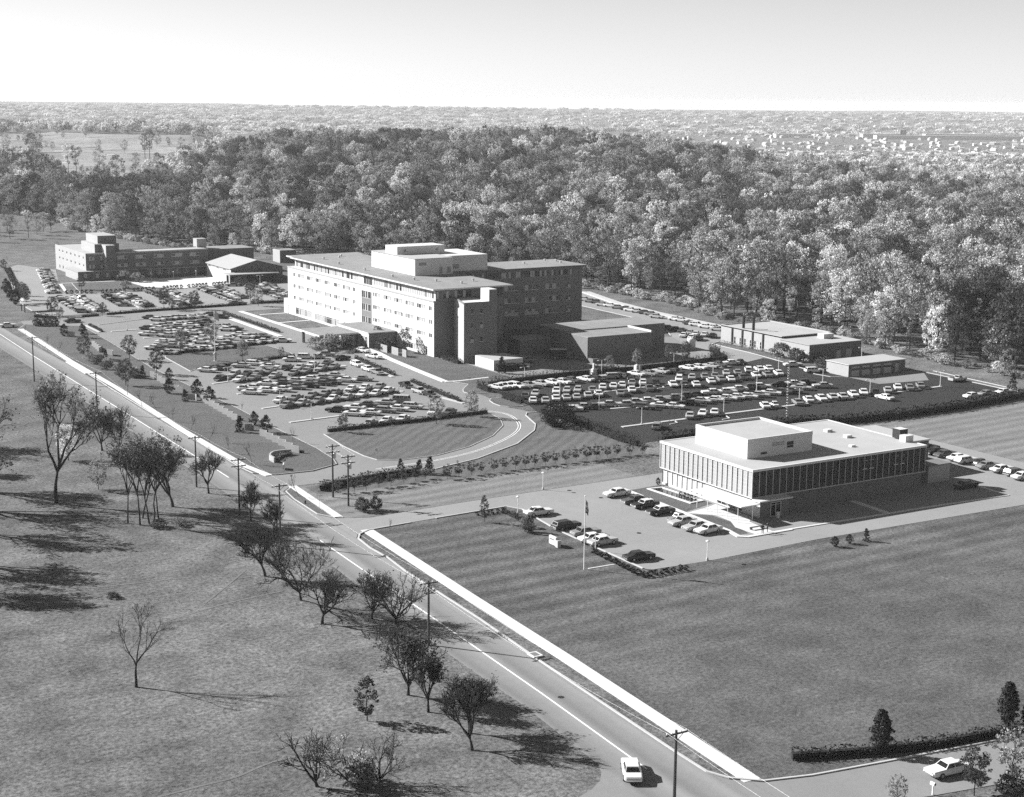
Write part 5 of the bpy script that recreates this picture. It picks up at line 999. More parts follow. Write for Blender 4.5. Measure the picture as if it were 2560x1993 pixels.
# ---- bare street saplings
def sapling(seed):
    W, X, _ = bare_tree(seed, 4.2, .55, .009, .45, 3, 2, (4, 3), .25, twigr=.018); return arr_mesh('sapling_trunk', *W, M['barkp']), arr_mesh('sapling_twigs', *X, M['barkp'])
SAP = [sapling(60 + i) for i in range(3)]
for i, (x, y, h) in enumerate(((113.9, 474.8, 3.4), (113.2, 449.2, 3.4), (113.3, 436.5, 3.8), (111.1, 365.7, 5), (109.9, 350.6, 4.2), (110.9, 342.6, 4.6), (110.4, 329.7, 3.7), (110.4, 318.3, 3.8), (109.9, 306, 4.4), (109.6, 294.4, 3.9), (110.2, 282.7, 4.6), (108.2, 254.9, 4.3))):
    t = thing('street_sapling', x, y, 'thin bare sapling, %s from the far end of the line beside the sidewalk' % ORD[i], 'sapling', 'bare saplings lining the sidewalk'); s = h / 4.2
    put('trunk', SAP[i % 3][0], t, rz=i, sc=s); put('crown', SAP[i % 3][1], t, rz=i, sc=s)
for x, y, h, l in ((125.6, 298.4, 3.6, 'thin bare sapling between pleated wall and car park, near its street corner'), (127.4, 332.8, 2.4, 'thin bare sapling by the kerb opposite the long pleated wall'), (112.5, 226.4, 2.4, 'thin bare sapling on the lawn corner below the office drive'), (147.3, 303, 3.0, 'thin bare sapling before the oval lawn hedge'), (207.4, 276.4, 4, 'pale bare sapling on the dark car park island by the dark wagon'), (213.5, 283, 3.2, 'pale bare sapling between two rows of the dark car park'), (231.4, 313.9, 3.6, 'pale bare sapling on the middle dark car park island'), (258.8, 308, 4.2, 'pale bare sapling at the far third row of the dark car park'), (262, 296, 3.6, 'pale bare sapling at the far end of the fourth dark car park row'), (170.6, 386, 3.2, 'bare sapling at the back corner of the front car park'), (184.6, 380, 2.2, 'bare sapling on the hospital drive beside the kerb strip')):
    t = thing('sapling', x, y, l, 'sapling'); s = h / 4.2; put('trunk', SAP[int(x) % 3][0], t, rz=x, sc=s); put('crown', SAP[int(x) % 3][1], t, rz=x, sc=s)
# ---- bare and half-bare trees of the meadow
def meadow(name, x, y, h, label, seed, spread=.9, fork=.22, forks=4, leafs=0, leafm='lf_d', leafsz=.24, rz=0, **kw):
    W, X, lf = bare_tree(seed, h, spread, fork=fork, leafs=leafs, leafsz=leafsz, **kw); t = thing(name, x, y, label, 'tree')
    put('trunk', arr_mesh('trunk', *W, M['bark']), t, rz=rz)
    if lf is None: put('crown', arr_mesh('crown', *X, M['bark']), t, rz=rz)
    else:
        v, q = join_arrays([X, lf]); me = arr_mesh('crown', v, q, [M['bark'], M[leafm]]); mi = np.zeros(len(q), dtype=np.int32); mi[len(X[1]):] = 1; me.polygons.foreach_set('material_index', mi); put('crown', me, t, rz=rz)
meadow('tall_tree', 69.1, 272, 23.3, 'tallest meadow tree with a long forked trunk and sparse pale top', 101, .62, .36, leafs=1300, leafm='lf_m', leafsz=.42, tr=.017, lv=4, kids=(4, 4, 5, 5), thick=1.1)
meadow('bare_tree', 88.3, 309.3, 9.4, 'spreading bare tree by the street, left of a twin crown', 102, .95); meadow('bare_tree', 91.3, 307.5, 9.8, 'wide bare tree by the street, right of a twin crown', 103, 1.0, .16)
for i, (x, y, h) in enumerate(((76, 252.6, 15), (77.4, 250.4, 15.8), (78.8, 249.4, 14.6), (80.2, 251.6, 16), (81.6, 253.4, 14), (79.2, 254.6, 15))):
    meadow('grove_tree', x, y, h, 'slender leafy tree, %s stem from the left in the tight meadow grove' % ORD[i], 110 + i, .55, .42, leafs=1300, leafm='lf_m' if i % 2 else 'lf_d', leafsz=.32, tr=.009, kids=(4, 4, 4, 4), lv=3)
meadow('bare_tree', 86.2, 259.4, 10.4, 'bare tree with a few dark leaves beside the meadow grove', 120, .9, .25, leafs=500); meadow('bare_tree', 95, 265.4, 8.4, 'round-headed bare tree on the verge opposite the corner sign', 121, 1.0, .28, leafs=250)
meadow('bare_tree', 94.7, 243.8, 6.9, 'bare tree on the verge between two utility poles', 122, .95, .25, leafs=150); meadow('bare_tree', 94.3, 231.3, 7.0, 'thin bare tree at the street edge beside the crossarm pole', 123, .85, .25)
meadow('bare_tree', 84.9, 213.3, 8.6, 'bare tree with a leaning trunk standing apart on the meadow', 124, 1.0, .28, lean=-.12); meadow('bare_tree', 85, 200, 11.6, 'tallest bare tree of the verge with a straight dark trunk', 125, .95, .2, tr=.016, kids=(6, 5, 5, 4))
meadow('bare_tree', 83.4, 189, 8.9, 'wide bare tree with a short stout trunk at the meadow edge', 126, 1.1, .24, tr=.026); meadow('bare_tree', 92.2, 184, 7.8, 'broad low bare tree whose crown covers the street edge', 127, 1.25, .14, kids=(6, 5, 5, 4), leafs=300); meadow('bare_tree', 90.2, 187.5, 7.4, 'round bare tree behind the crossarm pole on the verge', 128, 1.15, .2, leafs=300)
meadow('leafy_tree', 81.7, 159.9, 9.2, 'large half-leafed tree leaning over the meadow by the street', 129, 1.0, .2, leafs=2600, leafsz=.28, kids=(6, 5, 5, 4)); meadow('leafy_tree', 81.3, 153.9, 7.4, 'narrow half-leafed tree beside the large leafy one', 130, .6, .3, leafs=900, leafsz=.26)
meadow('bare_tree', 80.4, 141.8, 8.4, 'forked bare tree with fine upright twigs near the road bend', 131, .75, .2, tr=.022, kids=(5, 5, 6, 5)); meadow('bare_tree', 82.6, 146, 7.0, 'leafy brush tree behind the forked bare tree', 136, .9, .22, leafs=900)
meadow('bare_tree', 54, 178.7, 10.4, 'lone bare V-shaped tree in the middle of the meadow', 132, .8, .36, tr=.017, kids=(3, 4, 4, 3), twigr=.02); meadow('gnarled_tree', 61.7, 141.8, 6.3, 'gnarled crooked bare tree at the bottom edge of the meadow', 133, 1.35, .14, kids=(4, 4, 4, 3), lv=4, twigr=.03, tr=.03, up=.1)
meadow('gnarled_tree', 67.8, 139.4, 5.8, 'gnarled bare tree with long arched limbs beside a thorny clump', 134, 1.4, .12, kids=(4, 4, 4, 3), lv=4, twigr=.03, tr=.03, up=.1); meadow('bare_tree', 87.3, 342.3, 8.6, 'bare tree behind the top of the tallest meadow tree', 135, .9, .22)
meadow('gnarled_tree', 65, 141.2, 5.2, 'low tangled bare tree between the two taller gnarled ones', 138, 1.4, .1, kids=(5, 4, 4, 3), lv=4, twigr=.028, up=.05, leafs=500, leafm='lf_m')
plant('thorn_bush', 'bush_pale', 65.2, 139.2, 2.2, 'pale thorny clump between the two gnarled trees', 'bush', rnd=rk); plant('thorn_bush', 'bush', 66.6, 140.6, 1.7, 'dark thorny clump at the foot of the gnarled trees', 'bush', rnd=rk); plant('thorn_bush', 'bush', 61.9, 214.2, .8, 'low dark brush heap on the open meadow', 'bush', rnd=rk, hz=1.7)
plant('thorn_bush', 'bush', 79.6, 247.6, 1.3, 'low scrub at the foot of the meadow grove', 'bush', rnd=rk, hz=1.5); plant('thorn_bush', 'bush_pale', 83, 247, 1.2, 'scrubby clump beside the meadow grove', 'bush', rnd=rk, hz=1.5)
# trees just outside the left of the frame whose long shadows cross the meadow
for i, (x, y, h) in enumerate(((50, 262, 17), (54, 276, 19), (44, 247, 16), (57, 290, 16), (40, 232, 14), (62, 330, 14), (52, 312, 15))): meadow('bare_tree', x, y, h, 'bare tree at the left edge, %s from the street side bend' % ORD[i], 140 + i, .9, .25, kids=(5, 5, 5, 4), leafs=2600, leafsz=.4)
# ---- fallen branches
# ------------------------------------------------------------------ cars of the nineteen sixties
def loft(mb, st, mi=0):
    """body from cross sections (x, half width, low z, belt z)"""
    R = []
    for x, w, lo, hi in st:
        b = len(mb.v); mb.v += [(x, -w * .9, lo), (x, -w, lo + .12), (x, -w, hi - .10), (x, -w * .88, hi), (x, w * .88, hi), (x, w, hi - .10), (x, w, lo + .12), (x, w * .9, lo)]; R.append(b)
    for a, b in zip(R, R[1:]):
        for k in range(8): j = (k + 1) % 8; mb.f.append((a + k, a + j, b + j, b + k)); mb.m.append(mi)
    mb.f.append(tuple(R[0] + k for k in range(7, -1, -1))); mb.m.append(mi); mb.f.append(tuple(R[-1] + k for k in range(8))); mb.m.append(mi)
def cabin(body, glass, xb0, xb1, xr0, xr1, zb, zr, wb, wr, gi=0, split=(.5,)):
    """roof and pillars in body paint with glass set just outside"""
    A = [(xb0, -wb, zb), (xb1, -wb, zb), (xb1, wb, zb), (xb0, wb, zb)]; B = [(xr0, -wr, zr), (xr1, -wr, zr), (xr1, wr, zr), (xr0, wr, zr)]
    b = len(body.v); body.v += A + B
    for k in range(4): j = (k + 1) % 4; body.f.append((b + k, b + j, b + 4 + j, b + 4 + k)); body.m.append(0)
    body.f.append((b + 4, b + 5, b + 6, b + 7)); body.m.append(0)
    for k in range(4):
        j = (k + 1) % 4; P = [Vector(A[k]), Vector(A[j]), Vector(B[j]), Vector(B[k])]; n = (P[1] - P[0]).cross(P[3] - P[0]).normalized() * .018
        def at(u, v): lo = P[0].lerp(P[1], u); hi = P[3].lerp(P[2], u); return lo.lerp(hi, v) + n
        cuts = [.06] + [c for s_ in (split if k in (0, 2) else ()) for c in (s_ - .025, s_ + .025)] + [.94]
        for q in range(0, len(cuts), 2): glass.face([at(cuts[q], .12), at(cuts[q + 1], .12), at(cuts[q + 1], .86), at(cuts[q], .86)], gi)
def wheel_mb(x, y, r=.34, w=.22):
    mb = MB(); b = 0; n = 12; R = []
    for yy, rr in ((y - w / 2, r), (y + w / 2, r)): R.append([(x + rr * math.cos(2 * PI * k / n), yy, r + rr * math.sin(2 * PI * k / n)) for k in range(n)])
    for k in range(n): j = (k + 1) % n; mb.face([R[0][k], R[0][j], R[1][j], R[1][k]])
    mb.face(R[0]); mb.face(R[1][::-1]); s = 1 if y > 0 else -1; yy = y + s * (w / 2 + .012)
    h = [(x + r * .58 * math.cos(2 * PI * k / n), yy, r + r * .58 * math.sin(2 * PI * k / n)) for k in range(n)]; mb.face(h if s < 0 else h[::-1], 1); return mb
CARS = {}
def car_parts(kind):
    B, Gl = MB(), MB(); Bu = []; L = []; wx = 1.52; wy = .84; wr = .34
    if kind in 'scg':
        loft(B, [(-2.66, .78, .42, .80), (-2.56, .92, .34, .90), (-1.9, .97, .27, .96), (-.9, .985, .25, .98), (.9, .985, .25, .96), (2.0, .95, .27, .90), (2.5, .92, .34, .86), (2.6, .80, .44, .78)])
        if kind == 'g': cabin(B, Gl, -2.5, .98, -2.2, .42, .95, 1.50, .86, .70, split=(.36, .68))
        else: cabin(B, Gl, -1.62, .98, -1.02, .42, .94, 1.44, .86, .66)
        Bu = [(-2.74, .8, .46, .62), (2.66, .8, .46, .62)]; L = [(2.61, .62), (2.61, -.62), (-2.67, .68), (-2.67, -.68)]
    elif kind == 'b':
        wx, wy, wr = 1.2, .64, .32
        loft(B, [(-2.0, .35, .40, .62), (-1.85, .60, .32, .85), (-1.3, .70, .28, 1.06), (-.6, .74, .26, 1.0), (.5, .74, .26, .92), (1.2, .64, .28, .88), (1.75, .52, .34, .74), (2.0, .34, .42, .60)])
        cabin(B, Gl, -1.5, .55, -.75, .15, .93, 1.48, .68, .50)
        for sx in (-1.2, 1.2):
            for sy in (-1, 1): B.box(sx - .42, sx + .42, sy * .74 - .12, sy * .74 + .12, .45, .74)
        Bu = [(-2.06, .62, .4, .5), (2.06, .62, .4, .5)]; L = [(1.9, .45), (1.9, -.45)]
    elif kind == 'v':
        wx, wy = 1.25, .76; loft(B, [(-2.1, .72, .40, 1.15), (-2.0, .86, .34, 1.2), (1.95, .86, .34, 1.2), (2.12, .74, .42, 1.15)]); cabin(B, Gl, -2.05, 2.05, -1.92, 1.78, 1.17, 1.95, .85, .76, split=(.22, .45, .7)); Bu = [(-2.16, .75, .42, .55), (2.18, .75, .42, .55)]; L = [(2.13, .55), (2.13, -.55)]
    elif kind == 'p':
        loft(B, [(-2.6, .9, .40, .62), (-.5, .95, .36, .64), (-.48, .96, .32, 1.02), (.9, .96, .30, 1.02), (2.2, .92, .32, 1.0), (2.45, .84, .42, .9)]); cabin(B, Gl, -.45, .95, -.3, .45, 1.0, 1.62, .86, .72)
        for a in ((-2.6, -.5, -.95, -.86), (-2.6, -.5, .86, .95), (-2.6, -2.5, -.86, .86)): B.box(a[0], a[1], a[2], a[3], .6, 1.04)
        Bu = [(-2.68, .85, .42, .56), (2.52, .85, .46, .6)]; L = [(2.46, .62), (2.46, -.62)]
    W_ = [wheel_mb(x, y, wr, .22) for x in (-wx, wx) for y in (-wy - .08, wy + .08)]
    bm = []
    for x, w, lo, hi in Bu: m_ = MB(); m_.box(x - .06, x + .06, -w, w, lo, hi); bm.append(m_)
    lm = []
    for x, y in L:
        m_ = MB(); m_.tube([(x - .03, y, .70), (x + (.04 if x > 0 else -.03), y, .70)], .12, 8); lm.append(m_)
    return B, Gl, W_, bm, lm
PAINT = {}
for kd in 'sgbvpc':
    B, Gl, W_, bm, lm = car_parts(kd); g = Gl.mesh('car_window', M['glass']); w4 = [w.mesh('car_wheel', [M['tyre'], M['hub']]) for w in W_]; b2 = [b.mesh('car_bumper', M['chrome']) for b in bm]; l2 = [l.mesh('car_light', M['chrome'] if i < 2 else M['curtm']) for i, l in enumerate(lm)]
    for tn in 'wlmdk':
        if kd == 'c':      # pale roof over a darker body
            mm = [M['car_' + tn], M['car_w']]; q = MB(); q.v, q.f = B.v, B.f; q.m = [0] * len(B.f); q.m[-5:] = [1] * 5; body = q.mesh('car_body', mm)
        elif kd == 'v': q = MB(); q.v, q.f = B.v, B.f; q.m = [0] * len(B.f); q.m[-5:] = [1] * 5; body = q.mesh('car_body', [M['car_m'], M['car_l']])
        else: body = B.mesh('car_body', M['car_' + tn])
        far_ = MB(); far_.v = list(B.v); far_.f = list(B.f); far_.m = [0] * len(B.f)
        for mb_, k in [(Gl, 1)] + [(w, 2) for w in W_]: o = len(far_.v); far_.v += mb_.v; far_.f += [tuple(i + o for i in f) for f in mb_.f]; far_.m += [k] * len(mb_.f)
        CARS[kd + tn] = (body, g, w4, b2, l2, far_.mesh('parked_car', [M['car_' + tn], M['glass'], M['tyre']]), far_)
TW = dict(w='white', l='pale grey', m='grey', d='dark grey', k='black'); KW = dict(s='sedan', g='station wagon', b='beetle-shaped car', v='boxy van', p='pickup truck', c='two-tone sedan'); CW = dict(s='car', g='station wagon', b='car', v='van', p='pickup', c='car')
def car(x, y, tn, kd, hd, label, group, near, lights=False, z=.03, name=None):
    body, g, w4, b2, l2, one, _ = CARS[kd + tn]; nm = name or {'p': 'pickup_truck', 'v': 'van'}.get(kd, 'parked_car'); rz = math.radians(hd)
    if not near: o = put(nm, one, None, (x, y, z), rz); return tag(o, label, CW[kd], group)
    t = thing(nm, x, y, label, CW[kd], group, z=z, rz=rz); put('body', body, t); put('window', g, t)
    for w in w4: put('wheel', w, t)
    for b in b2: put('bumper', b, t)
    if lights:
        for i, l in enumerate(l2): put('headlight' if i < 2 else 'tail_light', l, t)
    return t
ROWS = {'A1': 'back row, front car park', 'A2': 'far line, second double row, front car park', 'A3': 'near line, second double row, front car park', 'A4': 'third double row, front car park', 'A5': 'fourth double row, front car park', 'A6': 'fifth double row, front car park', 'A7': 'nosed to the oval lawn hedge',
 'S1': 'parked along the hedged kerb strip', 'M1': 'driving on the hospital drive', 'R1': 'nosed to the pointed evergreen row', 'R2': 'second line of the dark car park', 'R3': 'third line of the dark car park', 'R4': 'fourth line of the dark car park', 'R5': 'fifth line of the dark car park', 'R6': 'outer kerb strip of dark car park', 'Raisle': 'in the open aisle below the outer kerb strip',
 'E': 'near the garage end', 'D': 'along the retaining kerb below the wood', 'D3': 'short double row before the boiler house', 'D0': 'in shade beside the rear hospital wing', 'Y': 'in shade about the canopy or yard', 'B1': 'back row, middle car park', 'B2': 'second double row, middle car park', 'B3': 'third double row, middle car park', 'B4': 'fourth double row, middle car park', 'B5': 'nosed to the middle car park hedge',
 'Clone': 'alone on the cross drive by the far entrance', 'Cr': 'driving on the street at the far entrance', 'P': 'row beyond the bright office end', 'Q': 'standing in the shadow at the far end of the office'}
DATA = '''A1:139.5,387.9,ws,-45 143.5,388.7,ds,-45 149.8,390.3,ls,-45 154.2,391.6,wg,-45 157.3,392.4,ms,-45 155.9,385,ws,-40 165.7,393.1,ws,-30 171,395.6,wg,-30 173.5,394.6,ls,-30 177.8,397.4,ls,-30 178.8,389.3,ks,10
A2:138.4,375.3,ks,45 143.2,378.4,lg,45 147,378.2,ds,45 149.8,377.6,ms,45 153.3,378.6,ms,45 159.7,382,dg,45 162.5,380.5,ls,45 167.4,382.9,ws,45 172,383.5,ds,45
A3:141.8,370.8,ws,45 146.1,371.3,ms,45 152,371.8,ls,45 157.9,373.3,ms,45 161.7,374.2,ms,45 166.8,376.3,ls,45 170.9,377.1,ms,45
A4:138.2,357.9,wb,-45 140.9,358.1,ws,-45 145.7,361.6,ws,-45 149.8,361.1,ds,-45 153.6,361.8,ls,-45 157.8,363.2,ws,-45 161.6,362.9,ms,-45 165.7,364.4,ls,-45
A4:138.1,352.9,ws,-45 142.3,353.1,ws,-45 145.8,352.9,ws,-45 150.3,353.9,ms,-45 154.2,354.4,ks,-45 157.9,355.9,ds,-45 161,356,ds,-45 165.5,357.2,ws,-45 169.9,356.7,ms,-45
A5:140.4,340.3,ws,42 144.7,341.2,ms,42 149.1,342,ms,42 153.3,343,ms,42 156,343.2,ms,42 161.4,345.4,ws,42 165,345.2,ws,42 168.7,344.9,ms,42
A5:139.4,333.9,ms,42 143.6,334.7,ls,42 147.5,334.9,ms,42 151.8,335.8,ws,42 155.9,336,ls,42 160.4,337.6,ws,42 164.1,337.2,ws,42 168.2,339.2,ws,42
A6:146.9,323,ks,-45 151.7,323.4,ws,-45 156.1,324.9,ds,-45 160.7,325.5,ls,-45 164.9,325.5,lv,-45
A6:148.7,317,ws,-45 152.3,316.5,ws,-45 156.7,317,mg,-45 160.1,317.4,ws,-45 164.2,318.2,lg,-45
A7:147.3,305.8,ls,42 151.9,306.7,ws,42 155.8,306.7,ws,42
A7:165.7,310.2,ws,42 168.3,307.9,ds,42
S1:178,377.7,wg,-88 177.4,369.6,ws,-88 177.3,363.9,mp,-88
S1:175.3,343.4,kp,-88 174.5,334.6,lp,-88 174.9,330.4,ks,-88
M1:189.5,398.5,ws,-75 187.8,387.5,ws,-75
R1:194.1,330.5,ws,-75 196.1,330.9,ws,-75 197.5,330.7,ws,-75 199.4,329.7,wg,-75 202.5,329.1,ms,-75 206.3,329.2,ls,-75 209.8,329.4,ws,-75 212.7,328.9,ws,-75 216.1,329.8,ds,-75 219.9,329.4,ws,-75 222.6,328,ks,-75 227.5,329.8,lg,-20 230.6,329.2,ds,-75
R1:231.4,327.7,ks,-75 236.2,329.6,ws,-75 239.6,328.4,ms,-75 244.3,329.9,ls,-75 247.1,327.3,ks,-75 253.9,330.7,ws,-75 257.1,330.2,ws,-75 261.3,330.4,ls,-75 264.7,331,ds,-75 269.1,331.7,ws,-20 272.2,330.7,kb,-75
R2:194.3,317.2,ds,54 197.9,318.3,ls,54 204.3,318.8,ws,54 207.1,318.3,ls,54 210,317.8,ls,54 213.2,316.1,ms,54 217.5,317.9,ws,54 220.6,317.7,ws,54
R2:223.4,317.9,ws,54 227.2,319,ms,54 230.2,318.4,ws,54 233.1,316.9,ks,54 241.3,317.9,wg,54 246.1,318.7,ls,54 249.6,317.9,ms,54 252.6,317.4,ms,54 257.8,319.2,ls,54 261.1,318.6,ms,54
R2:266.3,320.5,wg,52 269.6,319.9,ws,64 272.5,319.6,ws,60
R3:192.9,311.3,ws,60 195.5,309.8,ls,60 199.1,310.8,ws,60 201.7,310.3,ls,60 204.4,309.8,ls,60 208.3,310.7,ls,60 211.5,310.9,ws,60 216.7,309.1,ms,60
R3:221.8,311.4,ws,60 226.8,310.8,ds,60 235.3,312.5,ws,60 237.9,311.1,ds,60 240.5,309.7,ws,60 246.8,311.7,ws,60 250.9,312.8,ms,60 253.2,311.6,ws,60
R3:257.8,312.4,ds,60 262.8,313.1,ws,60 266.1,312.5,ms,60 270.1,312.7,ws,60
R4:192.9,299.3,ws,-26 195.3,297.9,ws,-26 199.3,298.5,ls,-26 201.1,297.5,ds,-26
R4:205.9,298.6,ls,-26 209.4,296.7,ls,-26 213.5,297.7,ls,-26 216.8,297.4,ws,-26 220.3,297.4,ms,-26 224.6,297.9,ms,-26 229.2,298.4,ds,-26 231.8,298,ks,-26 237.2,299.1,ws,-26
R4:241.1,298,ws,-26 245.7,299.6,ws,-26 250.1,300.3,ds,-26 253.2,299.7,ws,-26 259.6,299.4,ks,-26 263.5,298.4,ws,-26 267.1,298.6,ks,-26 267.7,292.9,ls,-26
R5:211.7,291.7,dg,-50 216,291.3,ws,-50 218.2,289.1,ws,-50 223.9,290.7,ks,-50 227.9,291.4,ls,-50 231.5,291.3,ws,-50 235.5,291.1,ws,-50
R5:238.3,291.5,ws,-50 241.6,290.7,ws,-50 245.3,290.7,ls,-50 249.6,291.4,ws,-50 253.2,291.4,ds,-50 256.2,290.9,ds,-50 261.1,293.4,ls,-50
R6:201.2,272.6,mg,48 214.8,278.5,ls,48 218.8,279,ws,48 222.2,278.9,ws,48
R6:237.7,279.5,ws,62 240.2,279.1,wb,62 247.3,279,ms,62 251.9,280.3,ws,62 255.8,280.1,ws,62 259.4,280.1,ls,62 262.2,279.6,ls,62 266.4,280.3,ws,62
R6:270.4,280.9,ws,52 273.3,279.9,ks,52 278,280.4,ls,52 282.9,281.9,ws,52 285.6,280.5,ms,52 290,281.2,ms,52
Raisle:270.3,273.5,ws,90
E:282.7,321.4,ws,-20 281.3,311.3,wg,-20
E:305.5,283.2,lp,0 291.1,264.7,ws,0 296.7,265.2,ms,0 302.2,264.7,ws,0
D:310.6,466.5,ls,-65 309.9,461.6,ms,-65 310.2,458.3,ds,-65 308,451.2,ls,-65 309,447.7,ws,-65 308.7,442.8,ms,-65 309.3,438.6,ds,-65 308.7,435,ws,-65 308.8,431.1,ls,-65 309,427.2,ds,-65 309,423.5,ms,-65 306.7,417.3,ls,-65
D:308.8,409.6,ws,-65 309.1,406.8,ws,-65 306.9,399.2,ds,-65 306.9,395.8,wg,-65 306.8,390.8,ws,-65 308.3,388.4,ws,-65 306.5,384.4,ls,-65
D3:294.5,387.4,ds,40 294.3,382.8,ls,40 294.2,379.7,ws,40 295.7,377.3,ws,40 296.2,374,ks,40 289.1,379.2,ws,40 288.8,374.8,ws,40 289.1,371.6,ks,40
D0:294.4,394.2,ds,-40 294.6,390.3,ks,-40
Y:224.2,367.7,ms,-30 221.3,361.5,ms,-30 216.1,355.7,ws,-30
Y:188.1,423.3,ks,0 189.2,421.2,ks,0
Y:176.9,426.2,ws,-30
B1:158,491.9,ds,-45 158.6,486.4,ws,-45 161.2,487.6,ls,-45 163.2,487.5,ws,-45 165.6,488,ls,-45 167.5,487,ls,-45 170.4,487.3,ws,-45 173.7,488.2,ws,-45 177.7,489.8,ds,-45 179,482.8,ks,-45
B2:149.8,469.2,ds,-45 153.9,472,ws,-45 155.7,471.8,ms,-45 158.1,473.1,ls,-45 161.7,472.9,ws,-45 165.5,472.6,ds,-45 167.8,473,ds,-45 171.1,474.7,ks,-45
B2:152.2,466.3,ws,-45 154.5,467.6,ls,-45 159.4,468.3,ms,-45 163.6,468.5,ws,-45 167.6,468.9,ds,-45
B3:145.5,457.3,ws,-45 147.2,454.9,ls,-45 149.5,458.3,ms,-45 152.4,456.8,ws,-45 156.9,459.1,ws,-45 160.2,459,ls,-45 163,459.1,ms,-45
B3:150.5,450.9,ls,-45 154.9,450.9,ds,-45 159,452.6,ws,-45 162.5,453.1,ds,-45 170.5,455.2,ws,-45 172.5,462.2,ls,-45 170,461.9,ws,-45 173.2,455.4,ks,-45
B4:145.2,439.7,ws,-45 146.9,436,ls,-45 152,440.4,ls,-45 157.8,441.8,ws,-45 154.8,434.6,ws,-45 163.9,438.6,ws,-45 169.9,443,ws,-45 172.2,438.7,ls,-45 175.2,437.2,ms,-45 170.2,438.3,ws,-45
B5:138.8,430.5,ws,-45 143.6,436.3,ls,-45 144.6,431.6,ms,-45 148.3,431,ws,-45 148,422.9,ls,-45 151.4,422.4,ws,-45 160.4,433.2,ws,-45 160.4,427.4,ds,-45 167.4,426.6,ws,-45 171.3,427.4,ws,-45 140,420.4,ls,-45 139.8,427.2,ds,-45 154.7,423.4,ws,-45 157.6,423.3,ls,-45
Clone:133.8,495.8,ks,0
Cr:113.3,494.8,ws,0
O:159.2,227.5,ws,0 159.1,221.6,ds,0 159,218.4,mc,0 158.7,213.4,wc,0
O:139.7,223.2,ws,0 139.1,213.4,dg,0 139.7,208.4,ms,0 138.8,204.7,ws,0 139.1,202.5,ls,0 139.3,192.6,ks,0
O:158.3,207.9,mb,5 157.8,205.8,ls,5 157.9,202.3,ls,5 158.5,199.7,ws,5
P:237.8,227.4,ks,0 236.8,224.1,ks,0 236.7,221.4,ds,0 236.5,217.8,ws,0 236.1,215.3,wg,0 237.1,212.1,db,0 236.4,209.9,ms,0 236.5,206.4,ws,0 236.5,203,dg,0 235.5,200.2,ws,0
Q:220.3,200.6,ks,0
'''
rows_ = {}
for ln in DATA.strip().split('\n'):
    k, v = ln.split(':'); rows_.setdefault(k, [])
    for q in v.split(): x, y, c, h = q.split(','); rows_[k].append((float(x), float(y), c[0], c[1], float(h)))
rc = random.Random(9)
for k, L in rows_.items():
    if k == 'O': continue
    L = sorted(L, key=lambda c: -c[1] if k in ('D', 'S1', 'P') else c[0]); end = {'D': 'far', 'S1': 'far', 'P': 'far'}.get(k, 'street')
    for i, (x, y, tn, kd, h) in enumerate(L):
        lab = '%s %s %s' % (TW[tn], KW[kd], ROWS[k]) if len(L) == 1 else '%s %s, %s from %s end, %s' % (TW[tn], KW[kd], ORD[i], end, ROWS[k])
        flip = 180 if (rc.random() < .25 and k[0] in 'ABR') else 0
        car(x, y, tn, kd, h + flip + rc.uniform(-3, 3), lab, None if len(L) == 1 else 'cars ' + ROWS[k], k[0] in 'ASMPR', k in ('S1', 'M1', 'P'))
OL = ['white sedan nearest the office drive, nosed to the office front kerb', 'dark sedan second from the drive along the office front kerb', 'dark sedan with white roof along the office front kerb, third from the drive', 'white-roofed dark sedan, fourth from the drive along the office front kerb', 'white sedan alone on the left side of the office car park by the corner lamp', 'dark station wagon at the left kerb of the office car park near the lawn sign', 'grey sedan behind the flagpole at the left kerb of the office car park', 'white sedan between two others behind the flagpole', 'pale grey sedan behind the lamp at the left kerb of the office car park', 'black sedan parked alone at the corner of the round bushes', 'grey beetle-shaped car along the office front kerb', 'pale sedan beside the beetle-shaped car', 'pale grey sedan second from the canopy walk end of the office row', 'white sedan at the walk end of the office front row']
OTN = ['ws', 'ds', 'kc', 'kc', 'ws', 'kg', 'ms', 'ws', 'lc', 'ks', 'mb', 'ls', 'ls', 'ws']
for (x, y, tn, kd, h), lab, tk in zip(rows_['O'], OL, OTN): car(x, y, tk[0], tk[1], h + (180 if x > 150 else 0) + rc.uniform(-4, 4), lab, 'cars in the office car park', True, True)
car(92.0, 127.6, 'w', 's', 60, 'white sedan driving on the street at the bottom bend', None, True, True, name='moving_car'); car(121.8, 110.9, 'w', 's', 175, 'white sedan on the bottom right side road behind the dark young tree', None, True, True, name='moving_car')
# the dormitory lot reads as one crowd of cars
cars_ = []; rq = random.Random(31)
def lot(x0, y0, x1, y1, n, h, skip=.08):
    for i in range(n):
        if rq.random() < skip: continue
        f = i / max(1, n - 1); cars_.append((x0 + (x1 - x0) * f + rq.uniform(-.3, .3), y0 + (y1 - y0) * f, h + rq.uniform(-4, 4) + rq.choice((0, 180)), rq.choices('wlmdk', (5, 3, 2, 2, 2))[0], rq.choices('sgb', (8, 2, 1))[0]))
lot(146.5, 559, 143, 517, 15, -25); lot(152.3, 559, 149, 518, 15, 25); lot(163.2, 560, 160.2, 527, 12, -25, .15); lot(169, 557, 166.8, 522, 12, 25, .2); lot(180.6, 561, 178.4, 518, 15, -25); lot(186.6, 561, 184.2, 523, 14, 25); lot(200.4, 559, 197.8, 520, 14, -25); lot(206.6, 560, 203.8, 529, 11, 25); lot(219, 558, 216.4, 521, 13, -25); lot(225.6, 561, 221, 525, 13, 25)
